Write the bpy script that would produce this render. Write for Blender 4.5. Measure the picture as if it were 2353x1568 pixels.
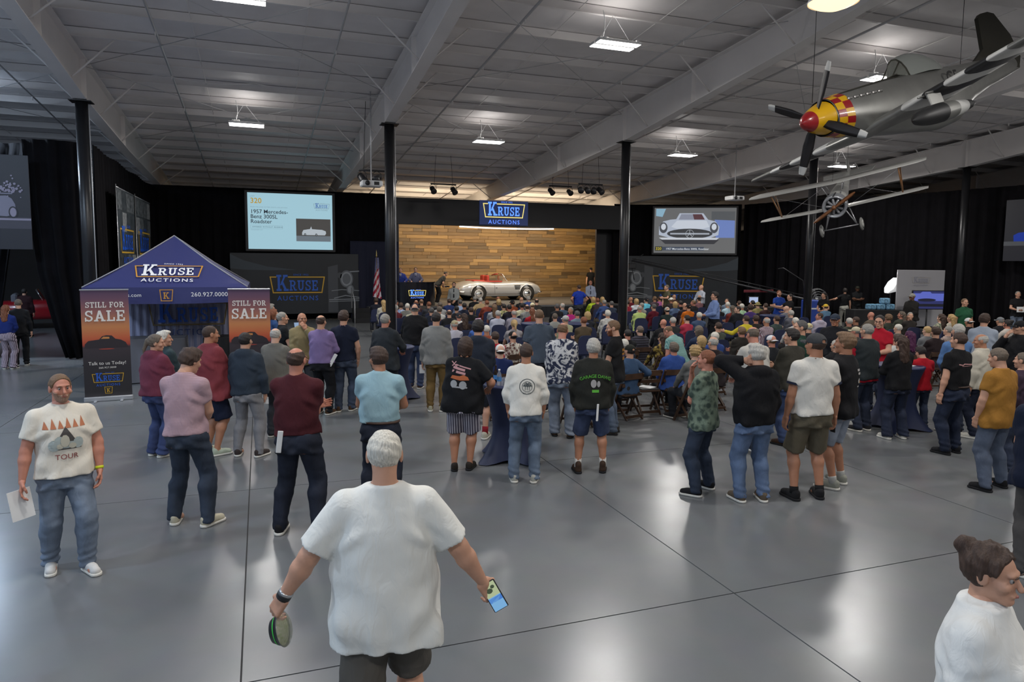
import bpy, bmesh, math, random
import numpy as np
from mathutils import Matrix, Vector
from mathutils.bvhtree import BVHTree
for _o in list(bpy.data.objects): bpy.data.objects.remove(_o)
random.seed(7); RNG = np.random.default_rng(7)
SC = bpy.context.scene; COL = SC.collection
PI = math.pi
# ------------------------------------------------------------------ camera
F_PX, CX, CY = 1600.0, 1176.5, 750.0
YAW, TILT, ROLL, CAM_H = math.radians(19.86), math.radians(5.3), 0.0085, 2.72
_fw = Vector((math.sin(YAW)*math.cos(TILT), math.cos(YAW)*math.cos(TILT), -math.sin(TILT)))
_r0 = Vector((math.cos(YAW), -math.sin(YAW), 0)); _u0 = _r0.cross(_fw)
_RT = _r0*math.cos(ROLL) + _u0*math.sin(ROLL); _UP = _u0*math.cos(ROLL) - _r0*math.sin(ROLL)
C0 = Vector((0, 0, CAM_H))
cam_d = bpy.data.cameras.new('camera'); cam = bpy.data.objects.new('camera', cam_d); COL.objects.link(cam)
cam_d.sensor_width = 36.0; cam_d.lens = F_PX*36.0/2353.0; cam_d.shift_y = -(784.0-CY)/2353.0
cam_d.clip_start = 0.05; cam_d.clip_end = 300
cam.matrix_world = Matrix(((_RT.x, _UP.x, -_fw.x, C0.x), (_RT.y, _UP.y, -_fw.y, C0.y), (_RT.z, _UP.z, -_fw.z, C0.z), (0, 0, 0, 1)))
SC.camera = cam
def ray(x, y): return _fw + _RT*((x-CX)/F_PX) - _UP*((y-CY)/F_PX)
def at_z(x, y, z): r = ray(x, y); return C0 + r*((z-CAM_H)/r.z)
def at_y(x, y, Y): r = ray(x, y); return C0 + r*(Y/r.y)
def at_x(x, y, X): r = ray(x, y); return C0 + r*(X/r.x)
def at_d(x, y, d): return C0 + ray(x, y)*d
# ------------------------------------------------------------------ world, exposure
w = bpy.data.worlds.new('world'); SC.world = w; w.use_nodes = True
w.node_tree.nodes['Background'].inputs[0].default_value = (0.55, 0.58, 0.65, 1)
w.node_tree.nodes['Background'].inputs[1].default_value = 0.02
vs = SC.view_settings; vs.view_transform = 'Standard'; vs.look = 'None'; vs.exposure = 0.0; vs.gamma = 1.0; vs.use_curve_mapping = False
try:
    SC.cycles.use_denoising = True; SC.cycles.max_bounces = 8; SC.cycles.sample_clamp_indirect = 6
except Exception: pass
# ------------------------------------------------------------------ the hall's high bay lamps: bays 7.62 m apart, rows 8.9 m apart
COLX = [-19.31+7.62*i for i in range(9)]           # lines of columns and rafters (-4.07, 3.55, 11.17 ...)
COLX = [x+0.0 for x in COLX]
LAMP_X = [-15.52, -7.90, -0.28, 7.34, 14.96, 22.58]; LAMP_Y = [-4.0, 5.0, 13.9, 22.8]
def deck_z(y): return 7.85 + .075*(20.26-y)
LAMP_W = 215.0
def area_light(name, loc, energy, sx, sy, color=(1, 1, 1), rot=(0, 0, 0), spread=PI):
    l = bpy.data.lights.new(name, 'AREA'); l.shape = 'RECTANGLE'; l.size = sx; l.size_y = sy; l.energy = energy; l.color = color; l.spread = spread
    o = bpy.data.objects.new(name, l); COL.objects.link(o); o.location = loc; o.rotation_euler = rot; return o
for _x in LAMP_X:
    for _y in LAMP_Y:
        c = (1.0, .965, .93) if _x > -5 else (.62, .78, 1.0)
        e = LAMP_W*(1.0 if _x > -5 else 1.6)
        area_light('high_bay_lamp', (_x, _y, deck_z(_y)-.99), e, .95, .5, c)
        _u = bpy.data.lights.new('high_bay_upward_spill', 'POINT'); _u.energy = 14 if _x > -5 else 45; _u.color = c; _u.shadow_soft_size = .25
        _uo = bpy.data.objects.new('high_bay_upward_spill', _u); COL.objects.link(_uo); _uo.location = (_x, _y, deck_z(_y)-.72)
def spot(name, loc, target, energy, size, color=(1, 1, 1), blend=.5, radius=.08):
    l = bpy.data.lights.new(name, 'SPOT'); l.energy = energy; l.spot_size = math.radians(size); l.spot_blend = blend; l.color = color; l.shadow_soft_size = radius
    o = bpy.data.objects.new(name, l); COL.objects.link(o); o.location = loc
    o.rotation_euler = (Vector(target)-Vector(loc)).to_track_quat('-Z', 'Y').to_euler(); return o
# stage lighting: a row of warm floods on the back of the stage header
for _i in range(5):
    _x = 7.6+2.25*_i
    _l = area_light('stage_flood', (_x, 33.9, 5.3), 150, .5, .25, (1.0, .80, .55)); _l.rotation_euler = (math.radians(48), 0, 0)
spot('stage_front_spot', (9.2, 22.2, 6.1), (12.5, 36.4, .9), 1100, 24, (1, .97, .95))
spot('stage_front_spot', (15.2, 21.0, 6.1), (12.5, 36.4, .9), 800, 24, (1, .97, .95))
spot('podium_spot', (5.0, 22.2, 6.1), (6.9, 33.0, 1.9), 700, 16, (.86, .90, 1.0))
# ------------------------------------------------------------------ helpers
def s2l(v):
    v /= 255.0
    return v/12.92 if v <= .04045 else ((v+.055)/1.055)**2.4
def rgb(r, g=None, b=None):
    if isinstance(r, str):
        h = r.lstrip('#'); r, g, b = int(h[0:2], 16), int(h[2:4], 16), int(h[4:6], 16)
    return (s2l(r), s2l(g), s2l(b), 1.0)
_mats = {}
def mat(name, col, rough=.6, metal=0.0, spec=.5, emit=0.0, noise=None, bump=None, rand=0.0, coat=0.0, alpha=1.0, sheen=0.0, trans=0.0, col2=None):
    """principled material; noise=(scale, amount) varies the colour, bump=(scale, strength) the relief, rand the value per object"""
    if name in _mats: return _mats[name]
    if isinstance(col, str): col = rgb(col)
    if len(col) == 3: col = (*col, 1)
    m = bpy.data.materials.new(name); m.use_nodes = True; nt = m.node_tree; N = nt.nodes; L = nt.links
    b = N['Principled BSDF']; I = b.inputs
    I['Base Color'].default_value = col; I['Roughness'].default_value = rough; I['Metallic'].default_value = metal
    I['Specular IOR Level'].default_value = spec; I['Coat Weight'].default_value = coat; I['Alpha'].default_value = alpha
    I['Sheen Weight'].default_value = sheen; I['Transmission Weight'].default_value = trans
    out = None
    if noise or bump:
        tc = N.new('ShaderNodeTexCoord')
    if noise:
        n = N.new('ShaderNodeTexNoise'); n.inputs['Scale'].default_value = noise[0]; n.inputs['Detail'].default_value = 6
        L.new(tc.outputs['Object'], n.inputs['Vector'])
        r = N.new('ShaderNodeValToRGB'); a = noise[1]
        c2 = col2 if col2 else tuple(min(1, c*(1+a)) for c in col[:3])+(1,)
        c1 = col if col2 else tuple(c*(1-a) for c in col[:3])+(1,)
        r.color_ramp.elements[0].position = .32; r.color_ramp.elements[1].position = .68
        r.color_ramp.elements[0].color = c1; r.color_ramp.elements[1].color = c2
        L.new(n.outputs['Fac'], r.inputs['Fac']); out = r.outputs['Color']
    if rand:
        oi = N.new('ShaderNodeObjectInfo'); mr = N.new('ShaderNodeMapRange')
        mr.inputs['To Min'].default_value = 1-rand; mr.inputs['To Max'].default_value = 1+rand
        L.new(oi.outputs['Random'], mr.inputs['Value'])
        mx = N.new('ShaderNodeVectorMath'); mx.operation = 'SCALE'
        if out: L.new(out, mx.inputs[0])
        else: mx.inputs[0].default_value = col[:3]
        L.new(mr.outputs['Result'], mx.inputs['Scale']); out = mx.outputs['Vector']
    if out: L.new(out, I['Base Color'])
    if bump:
        n2 = N.new('ShaderNodeTexNoise'); n2.inputs['Scale'].default_value = bump[0]; n2.inputs['Detail'].default_value = 4
        L.new(tc.outputs['Object'], n2.inputs['Vector'])
        bp = N.new('ShaderNodeBump'); bp.inputs['Strength'].default_value = bump[1]; bp.inputs['Distance'].default_value = .02
        L.new(n2.outputs['Fac'], bp.inputs['Height']); L.new(bp.outputs['Normal'], I['Normal'])
    if emit:
        I['Emission Color'].default_value = col; I['Emission Strength'].default_value = emit
    _mats[name] = m; return m
def prop(o, label=None, cat=None, group=None, kind=None):
    if label: o['label'] = label
    if cat: o['category'] = cat
    if group: o['group'] = group
    if kind: o['kind'] = kind
    return o
def mobj(name, me, m=None, parent=None, loc=None, rz=None):
    o = bpy.data.objects.new(name, me); COL.objects.link(o)
    if parent is not None: o.parent = parent
    if m is not None and me is not None:
        if len(me.materials) == 0:
            me.materials.append(m)
            if True: pass
        o.material_slots[0].link = 'OBJECT'; o.material_slots[0].material = m
    if loc is not None: o.location = loc
    if rz is not None: o.rotation_euler = (0, 0, rz)
    return o
def empty(name, loc=(0, 0, 0), rz=0.0, label=None, cat=None, group=None, kind=None):
    o = bpy.data.objects.new(name, None); COL.objects.link(o); o.location = loc; o.rotation_euler = (0, 0, rz); o.empty_display_size = .1
    return prop(o, label, cat, group, kind)
def np_mesh(name, V, Q, smooth=True):
    """mesh from (n,3) vertices and (m,4) or (m,3) faces"""
    V = np.asarray(V, np.float32); Q = np.asarray(Q, np.int32); k = Q.shape[1]
    me = bpy.data.meshes.new(name); me.vertices.add(len(V)); me.vertices.foreach_set('co', V.ravel())
    me.loops.add(Q.size); me.loops.foreach_set('vertex_index', Q.ravel())
    me.polygons.add(len(Q)); me.polygons.foreach_set('loop_start', np.arange(0, Q.size, k, dtype=np.int32))
    try: me.polygons.foreach_set('loop_total', np.full(len(Q), k, np.int32))
    except Exception: pass
    me.polygons.foreach_set('use_smooth', np.full(len(Q), smooth, bool))
    me.update(calc_edges=True); me.validate(); return me
class MB:
    """collects simple solids and links them as one mesh"""
    def __init__(s): s.v = []; s.f = []; s.sm = []
    def add(s, vs, fs, smooth=False):
        k = len(s.v); s.v += [tuple(p) for p in vs]; s.f += [tuple(i+k for i in f) for f in fs]; s.sm += [smooth]*len(fs); return s
    def box(s, c, d, R=None):
        hx, hy, hz = d[0]/2, d[1]/2, d[2]/2
        P = [Vector((x, y, z)) for z in (-hz, hz) for y in (-hy, hy) for x in (-hx, hx)]
        if R is not None: P = [R @ p for p in P]
        c = Vector(c)
        return s.add([p+c for p in P], [(0, 2, 3, 1), (4, 5, 7, 6), (0, 1, 5, 4), (2, 6, 7, 3), (0, 4, 6, 2), (1, 3, 7, 5)])
    def bbox(s, x0, x1, y0, y1, z0, z1): return s.box(((x0+x1)/2, (y0+y1)/2, (z0+z1)/2), (x1-x0, y1-y0, z1-z0))
    def cbox(s, c, d, b):
        """box with chamfered edges"""
        x, y, z = d[0]/2, d[1]/2, d[2]/2; P = []
        for sx in (-1, 1):
            for sy in (-1, 1):
                for sz in (-1, 1):
                    P += [(sx*(x-b), sy*(y-b), sz*z), (sx*(x-b), sy*y, sz*(z-b)), (sx*x, sy*(y-b), sz*(z-b))]
        bm = bmesh.new()
        for p in P: bm.verts.new((p[0]+c[0], p[1]+c[1], p[2]+c[2]))
        r = bmesh.ops.convex_hull(bm, input=bm.verts)
        bm.verts.index_update(); s.add([v.co.copy() for v in bm.verts], [[v.index for v in f.verts] for f in bm.faces]); bm.free(); return s
    def tube(s, pts, r, n=8, cap=True, closed=False):
        pts = [Vector(p) for p in pts]; m = len(pts); rs = r if isinstance(r, (list, tuple)) else [r]*m
        V = []; F = []; up = None
        for i, p in enumerate(pts):
            a = pts[(i-1) % m] if (closed or i > 0) else p; b = pts[(i+1) % m] if (closed or i < m-1) else p
            t = (b-a).normalized()
            if up is None: up = Vector((0, 0, 1)) if abs(t.z) < .9 else Vector((1, 0, 0))
            u = (up - t*up.dot(t)).normalized(); up = u; w_ = t.cross(u)
            for k in range(n):
                an = 2*PI*k/n; V.append(p + (u*math.cos(an)+w_*math.sin(an))*rs[i])
        for i in range(m if closed else m-1):
            j = (i+1) % m
            for k in range(n): F.append((i*n+k, i*n+(k+1) % n, j*n+(k+1) % n, j*n+k))
        if cap and not closed: F.append(tuple(range(n))[::-1]); F.append(tuple((m-1)*n+k for k in range(n)))
        return s.add(V, F, True)
    def lathe(s, prof, n=20, c=(0, 0, 0), R=None, cap=True):
        """prof = [(r, z)] revolved about local z"""
        V = []; F = []; m = len(prof); c = Vector(c)
        for r, z in prof:
            for k in range(n):
                p = Vector((r*math.cos(2*PI*k/n), r*math.sin(2*PI*k/n), z)); V.append((R @ p if R is not None else p)+c)
        for i in range(m-1):
            for k in range(n): F.append((i*n+k, i*n+(k+1) % n, (i+1)*n+(k+1) % n, (i+1)*n+k))
        if cap: F.append(tuple(range(n))[::-1]); F.append(tuple((m-1)*n+k for k in range(n)))
        return s.add(V, F, True)
    def prism(s, poly, axis, a, b):
        """2-D polygon pushed along an axis from a to b; axis 0: poly=(y,z), 1: (x,z), 2: (x,y)"""
        def P(u, v, w_): return (w_, u, v) if axis == 0 else ((u, w_, v) if axis == 1 else (u, v, w_))
        n = len(poly); V = [P(u, v, a) for u, v in poly]+[P(u, v, b) for u, v in poly]
        F = [tuple(range(n))[::-1], tuple(range(n, 2*n))]+[(i, (i+1) % n, n+(i+1) % n, n+i) for i in range(n)]
        return s.add(V, F)
    def grid(s, P, smooth=True, closed=False):
        """P = list of rows of points"""
        m, n = len(P), len(P[0]); V = [p for r in P for p in r]; F = []
        for i in range(m-1):
            for j in range(n if closed else n-1): F.append((i*n+j, i*n+(j+1) % n, (i+1)*n+(j+1) % n, (i+1)*n+j))
        return s.add(V, F, smooth)
    def mesh(s, name='mesh'):
        me = bpy.data.meshes.new(name); me.from_pydata([tuple(v) for v in s.v], [], s.f)
        me.polygons.foreach_set('use_smooth', s.sm); me.update(); return me
    def build(s, name, m, parent=None, fix=True):
        me = s.mesh(name)
        if fix:
            bm = bmesh.new(); bm.from_mesh(me); bmesh.ops.recalc_face_normals(bm, faces=bm.faces); bm.to_mesh(me); bm.free()
        return mobj(name, me, m, parent)
def copy_tree(o, parent=None):
    c = o.copy(); COL.objects.link(c); c.parent = parent
    for ch in list(o.children): copy_tree(ch, c)
    return c
def frame(o, x, y, n=None):
    """matrix with origin o and axes x, y (third = x cross y)"""
    x = Vector(x).normalized(); z = x.cross(Vector(y)).normalized(); y = z.cross(x); o = Vector(o)
    return Matrix(((x.x, y.x, z.x, o.x), (x.y, y.y, z.y, o.y), (x.z, y.z, z.z, o.z), (0, 0, 0, 1)))
# ------------------------------------------------------------------ flat print: lettering as polygons
def text_poly(body, size=1.0, bold=0.0, space=1.0, align='CENTER', shear=0.0):
    cu = bpy.data.curves.new('lettering', 'FONT'); cu.body = body; cu.size = size; cu.offset = bold*size; cu.space_character = space
    cu.align_x = align; cu.resolution_u = 3; cu.shear = shear
    o = bpy.data.objects.new('lettering', cu); me = bpy.data.meshes.new_from_object(o)
    V = [(v.co.x, v.co.y) for v in me.vertices]; F = [tuple(p.vertices) for p in me.polygons]
    bpy.data.objects.remove(o); bpy.data.curves.remove(cu); bpy.data.meshes.remove(me); return V, F
def _arc(cx, cy, rx, ry, a0, a1, wx, wy, n=10):
    V = []; F = []
    for i in range(n+1):
        a = math.radians(a0+(a1-a0)*i/n); c, s_ = math.cos(a), math.sin(a)
        V += [(cx+rx*c, cy+ry*s_), (cx+(rx-wx)*c, cy+(ry-wy)*s_)]
    for i in range(n): F.append((2*i, 2*i+2, 2*i+3, 2*i+1))
    return V, F
def _slab(ch):
    """one slab-serif capital, height 1; returns (verts, faces, advance)"""
    V = []; F = []
    def add(v, f):
        k = len(V); V.extend(v); F.extend(tuple(i+k for i in q) for q in f)
    def R(x0, y0, x1, y1): add([(x0, y0), (x1, y0), (x1, y1), (x0, y1)], [(0, 1, 2, 3)])
    def Q(*p): add(list(p), [tuple(range(len(p)))])
    A = lambda *a, **k: add(*_arc(*a, **k))
    s, t = .2, .13
    if ch == 'K':
        R(.1, 0, .1+s, 1); R(0, 0, .42, t); R(0, 1-t, .42, 1)
        Q((.3, .36), (.42, .36), (.84, 1), (.66, 1)); Q((.38, .55), (.5, .68), (.92, 0), (.7, 0)); R(.56, 1-t, .95, 1); R(.6, 0, 1.02, t); w_ = 1.06
    elif ch == 'R':
        R(.1, 0, .1+s, 1); R(0, 0, .42, t); R(0, 1-t, .5, 1); R(.3, .43, .5, .43+t); A(.48, .715, .32, .285, 90, -90, s, t); Q((.42, .45), (.62, .45), (.86, 0), (.64, 0)); R(.62, 0, .96, t); w_ = 1.0
    elif ch == 'U':
        R(.1, .35, .1+s, 1); R(.62, .35, .62+s*.8, 1); R(0, 1-t, .42, 1); R(.5, 1-t, .9, 1); A(.44, .36, .34, .36, 180, 360, s*.9, t*1.1, n=14); w_ = .95
    elif ch == 'S':
        A(.4, .73, .33, .27, 30, 270, s*.85, t, n=12); A(.4, .27, .35, .27, 90, -150, s*.85, t, n=12); R(.6, .66, .73, 1); R(.04, 0, .17, .36); w_ = .84
    elif ch == 'E':
        R(.1, 0, .1+s, 1); R(0, 0, .78, t); R(0, 1-t, .76, 1); R(.3, .44, .58, .44+t); R(.66, 0, .8, .32); R(.64, .7, .77, 1); R(.5, .36, .6, .66); w_ = .9
    elif ch == 'T':
        R(.33, 0, .33+s, 1); R(.2, 0, .66, t); R(0, 1-t, .86, 1); R(0, .68, .13, 1); R(.73, .68, .86, 1); w_ = .93
    elif ch == 'I':
        R(.1, 0, .1+s, 1); R(0, 0, .4, t); R(0, 1-t, .4, 1); w_ = .5
    elif ch == 'L':
        R(.1, 0, .1+s, 1); R(0, 0, .74, t); R(0, 1-t, .42, 1); R(.62, 0, .76, .36); w_ = .84
    elif ch == 'F':
        R(.1, 0, .1+s, 1); R(0, 0, .44, t); R(0, 1-t, .76, 1); R(.3, .44, .56, .44+t); R(.63, .68, .77, 1); R(.48, .34, .58, .66); w_ = .86
    elif ch == 'O':
        A(.45, .5, .45, .5, 0, 360, s*1.05, t*1.1, n=24); w_ = 1.0
    elif ch == 'A':
        Q((.06, 0), (.26, 0), (.58, 1), (.38, 1)); Q((.68, 0), (.92, 0), (.58, 1), (.38, 1)); R(.24, .26, .74, .26+t); R(-.04, 0, .36, t); R(.6, 0, 1.02, t); w_ = 1.06
    else: w_ = .45
    return V, F, w_
def slab_poly(txt, h=1.0, gap=.06, xs=.82):
    V = []; F = []; x = 0
    for ch in txt:
        v, f, a = _slab(ch); k = len(V)
        V += [((x+p[0])*h*xs, p[1]*h) for p in v]; F += [tuple(i+k for i in q) for q in f]; x += a+gap
    wd = (x-gap)*h*xs
    return [(p[0]-wd/2, p[1]) for p in V], F
def shift_poly(vf, dx=0, dy=0, sx=1, sy=1): return [(x*sx+dx, y*sy+dy) for x, y in vf[0]], vf[1]
def join_poly(*vfs):
    V = []; F = []
    for v, f in vfs:
        k = len(V); V += list(v); F += [tuple(i+k for i in q) for q in f]
    return V, F
def rect_poly(x0, y0, x1, y1): return [(x0, y0), (x1, y0), (x1, y1), (x0, y1)], [(0, 1, 2, 3)]
def poly(*p): return list(p), [tuple(range(len(p)))]
def disc_poly(cx, cy, rx, ry=None, n=24):
    ry = ry or rx
    return [(cx+rx*math.cos(2*PI*i/n), cy+ry*math.sin(2*PI*i/n)) for i in range(n)], [tuple(range(n))]
def ring_poly(cx, cy, r, w_, n=32, ry=None): return _arc(cx, cy, r, ry or r, 0, 360, w_, w_, n=n)
def line_poly(pts, w_, closed=False):
    V = []; F = []; n = len(pts)
    for i in range(n if closed else n-1):
        a = Vector(pts[i]); b = Vector(pts[(i+1) % n]); d = (b-a).normalized(); q = Vector((-d.y, d.x))*w_/2; e = d*w_/2; k = len(V)
        V += [tuple(a-e+q), tuple(a-e-q), tuple(b+e-q), tuple(b+e+q)]; F.append((k, k+1, k+2, k+3))
    return V, F
def flat(name, vf, m, M_, parent=None, off=.008):
    """links flat print in the plane of matrix M_ (x right, y up, z out of the surface), off metres proud of it"""
    V, F = vf
    me = bpy.data.meshes.new(name); zo = [off]*len(V)
    if len(F) < 260:
        for i, f in enumerate(F):
            for k in f: zo[k] = off+i*.00012
    me.from_pydata([(x, y, z_) for (x, y), z_ in zip(V, zo)], [], F); me.update()
    o = mobj(name, me, m, parent); o.matrix_local = M_; return o
def logo(parent, M_, wd, mk, mb, ms, off=.01, since=True):
    """house logo: big K, RUSE, tapered border, AUCTIONS below; wd = border width; mk, mb, ms materials of letters, border, subtitle"""
    s = wd/2.0
    K = shift_poly(slab_poly('K', .62, .06, .70), -.55, -.235); U = shift_poly(slab_poly('RUSE', .40, .06, .70), .235, -.225)
    br = line_poly([(-.80, .30), (-1, .30), (-.90, -.30), (.90, -.30), (1, .30), (-.34, .30)], .04)
    au = shift_poly(text_poly('AUCTIONS', .255, .006, 1.28), 0, -.60)
    sc_ = lambda p: shift_poly(p, 0, 0, s, s)
    a = flat('logo_lettering', sc_(join_poly(K, U)), mk, M_, parent, off)
    flat('logo_border', sc_(br), mb, M_, parent, off*.7)
    flat('logo_subtitle', sc_(au), ms, M_, parent, off)
    if since: flat('logo_since', sc_(shift_poly(text_poly('SINCE 1952', .10, .002, 1.15), .12, .355)), ms, M_, parent, off)
    return a
def kmark(parent, M_, h, m):
    s = h
    v = join_poly(slab_poly('K', .62*s), line_poly([(-.56*s, .86*s), (-.46*s, -.2*s), (.46*s, -.2*s), (.56*s, .86*s)], .07*s, True))
    return flat('monogram', v, m, M_, parent)
# ================================================================== THE HALL
def floor_material():
    m = bpy.data.materials.new('sealed_concrete'); m.use_nodes = True; nt = m.node_tree; N = nt.nodes; L = nt.links; b = N['Principled BSDF']
    tc = N.new('ShaderNodeTexCoord'); geo = N.new('ShaderNodeNewGeometry')
    n1 = N.new('ShaderNodeTexNoise'); n1.inputs['Scale'].default_value = .55; n1.inputs['Detail'].default_value = 7; n1.inputs['Roughness'].default_value = .6
    n2 = N.new('ShaderNodeTexNoise'); n2.inputs['Scale'].default_value = 3.2; n2.inputs['Detail'].default_value = 8; n2.inputs['Distortion'].default_value = .3
    for n in (n1, n2): L.new(geo.outputs['Position'], n.inputs['Vector'])
    r = N.new('ShaderNodeValToRGB'); e = r.color_ramp.elements
    e[0].position = .3; e[0].color = (.140, .147, .153, 1); e[1].position = .72; e[1].color = (.166, .173, .178, 1)
    L.new(n1.outputs['Fac'], r.inputs['Fac'])
    mx = N.new('ShaderNodeMixRGB'); mx.blend_type = 'MULTIPLY'; mx.inputs['Fac'].default_value = .10
    L.new(r.outputs['Color'], mx.inputs['Color1']); L.new(n2.outputs['Color'], mx.inputs['Color2'])
    # rusty stains with shapes of their own
    n3 = N.new('ShaderNodeTexNoise'); n3.inputs['Scale'].default_value = 1.1; n3.inputs['Detail'].default_value = 3; L.new(geo.outputs['Position'], n3.inputs['Vector'])
    r3 = N.new('ShaderNodeValToRGB'); r3.color_ramp.elements[0].position = .66; r3.color_ramp.elements[1].position = .8
    r3.color_ramp.elements[0].color = (0, 0, 0, 1); r3.color_ramp.elements[1].color = (.35, .35, .35, 1); L.new(n3.outputs['Fac'], r3.inputs['Fac'])
    m2 = N.new('ShaderNodeMixRGB'); m2.inputs['Color2'].default_value = (.165, .15, .125, 1); L.new(r3.outputs['Color'], m2.inputs['Fac']); L.new(mx.outputs['Color'], m2.inputs['Color1'])
    L.new(m2.outputs['Color'], b.inputs['Base Color'])
    rr = N.new('ShaderNodeMapRange'); rr.inputs['To Min'].default_value = .21; rr.inputs['To Max'].default_value = .29
    L.new(n2.outputs['Fac'], rr.inputs['Value']); L.new(rr.outputs['Result'], b.inputs['Roughness'])
    b.inputs['Specular IOR Level'].default_value = .55
    return m
M_FLOOR = floor_material(); M_JOINT = mat('joint_filler', (.055, .058, .062), .8)
fl = MB().bbox(-27, 42, -12, 46, -.30, -.02).build('floor', M_JOINT); prop(fl, 'grey sealed concrete floor with saw-cut joints', kind='structure')
JX = [-.18+3.81*i for i in range(-7, 12)]; JY = [.55+4.03*i for i in range(-3, 12)]
_cache = {}
for i in range(len(JX)-1):
    for j in range(len(JY)-1):
        g = .006; key = 'slab'
        if key not in _cache: _cache[key] = MB().bbox(g, 3.81-g, g, 4.03-g, -.02, 0).mesh('slab')
        mobj('slab', _cache[key], M_FLOOR, fl, (JX[i], JY[j], 0))
# ---- roof
M_ROOF = mat('white_roof_facing', (.80, .77, .765), .55, noise=(1.2, .06), bump=(2.5, .25))
M_STEEL = mat('white_painted_steel', (.80, .77, .755), .5, noise=(.7, .05))
M_STEEL2 = mat('galvanised_rod', (.55, .55, .56), .4, .3)
M_BLACKP = mat('black_painted_steel', (.012, .012, .014), .35)
X0, X1, Y0, Y1 = -26.0, 41.5, -11.5, 45.5
PURL = [-10.2+1.524*i for i in range(37)]
rows = []
for k in range(len(PURL)-1):
    for t in (0, .25, .5, .75):
        y = PURL[k]+1.524*t; rows.append([(x, y, deck_z(y)-.07*math.sin(PI*t)) for x in np.linspace(X0, X1, 12)])
ce = MB().grid(rows).build('ceiling', M_ROOF); prop(ce, 'white insulated metal roof on painted steel purlins', kind='structure')
def zsec(p, dz=0):
    return [(p-.065, -.205), (p+.005, -.205), (p+.005, -.01), (p+.065, -.01), (p+.065, 0), (p-.005, 0), (p-.005, -.195), (p-.065, -.195)]
zm = MB().prism(zsec(0), 0, X0, X1).mesh('purlin')
for p in PURL: mobj('purlin', zm, M_STEEL, ce, (0, p, deck_z(p)-.015))
rbm = MB(); prof = [(-10.5, 9.05), (8, 8.12), (12.6, 7.46), (20.26, 6.60), (26, 6.22), (34.5, 5.86), (45, 5.1)]
def raft_b(y): return float(np.interp(y, [a for a, _ in prof], [b for _, b in prof]))
def raft_t(y): return deck_z(y)-.225
ys = [-10.5, 0, 8, 12.6, 16.5, 20.26, 26, 34.5, 45]
web = [(y, raft_b(y)) for y in ys]+[(y, raft_t(y)) for y in ys[::-1]]
rbm.prism(web, 0, -.012, .012)
for a, b in zip(ys[:-1], ys[1:]):
    for fz, s in ((raft_b, -1), (raft_t, 1)):
        za, zb = fz(a), fz(b); rbm.prism([(a, za-.012), (b, zb-.012), (b, zb+.012), (a, za+.012)], 0, -.15, .15)
for y in (9.5, 16.5, 20.26, 25.5): rbm.bbox(-.13, .13, y-.01, y+.01, raft_b(y), raft_t(y))
rm = rbm.mesh('rafter')
for x in COLX: mobj('rafter', rm, M_STEEL, ce, (x, 0, 0))
bm_ = MB().tube([(0, 0, 0), (.95, 0, .86)], .021, 6).mesh('flange_brace'); bm2 = MB().tube([(0, 0, 0), (-.95, 0, .86)], .021, 6).mesh('flange_brace')
for x in COLX[1:8]:
    for p in PURL[15:31:2]:
        z = raft_b(p)+.03; h = deck_z(p)-.2-z
        for me, s in ((bm_, 1), (bm2, -1)):
            o = mobj('flange_brace', me, M_STEEL, ce, (x+.1*s, p, z)); o.scale = (1, 1, h/.86)
for i, x in enumerate([-13.62, -9.81, -6.0, -2.07, 1.84, 5.55, 9.58, 13.4, 17.4, 21.2, 25.0, 28.8]):
    d = .27
    MB().tube([(x, -10, deck_z(-10)-d), (x, 45, deck_z(45)-d)], .03 if i % 2 else .024, 8).build('sprinkler_pipe', M_STEEL2, ce)
    o = MB()
    for p in PURL[14:31:2]: o.tube([(x, p+.5, deck_z(p+.5)-d), (x, p+.5, deck_z(p+.5)-d-.12)], .016, 6)
    o.build('sprinkler_head', M_STEEL, ce)
for x in [-11.9, -8.1, -1.3, 1.1, 6.6, 8.6, 12.9, 15.9, 20.6, 23.5]:           # bridging straps between purlins
    MB().tube([(x, -10, deck_z(-10)-.14), (x, 45, deck_z(45)-.14)], .010, 5).build('bridging_rod', M_STEEL, ce)
for a, b in zip(COLX[1:7], COLX[2:8]):                                           # x-bracing cables in each bay
    for (ya, yb) in ((13.0, 20.6), (20.6, 28.2)):
        for s in (0, 1):
            p, q = (a, b) if s else (b, a)
            MB().tube([(p, ya, deck_z(ya)-.3), (q, yb, deck_z(yb)-.3)], .009, 5).build('bracing_cable', M_STEEL2, ce)
# drooping power cable along one purlin line
cb = []
for i in range(60):
    x = -2.6+i*.17; cb.append((x, 20.9, deck_z(20.9)-.26-.11*abs(math.sin(x*1.35))))
MB().tube(cb, .009, 5).build('power_cable', M_STEEL, ce)
# ---- outer walls of the building
M_WALL = mat('grey_metal_wall', (.58, .58, .59), .6, noise=(.5, .05))
M_DKWALL = mat('dark_hall_wall', (.05, .052, .058), .8)
def wall(name, x0, x1, y0, y1, label, m=M_WALL, z1=9.9): prop(MB().bbox(x0, x1, y0, y1, -.02, z1).build(name, m), label, kind='structure')
wall('wall_back', X0, X1, 45.5, 45.7, 'dark painted end wall behind the stage', M_DKWALL, 6.3)
wall('wall_front', X0, X1, -11.7, -11.5, 'grey metal end wall opposite the stage')
wall('wall_left', X0-.2, X0, -11.5, 45.5, 'grey metal side wall of the car store')
wall('wall_right', X1, X1+.2, -11.5, 45.5, 'dark painted side wall beyond the curtain', M_DKWALL)
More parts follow.
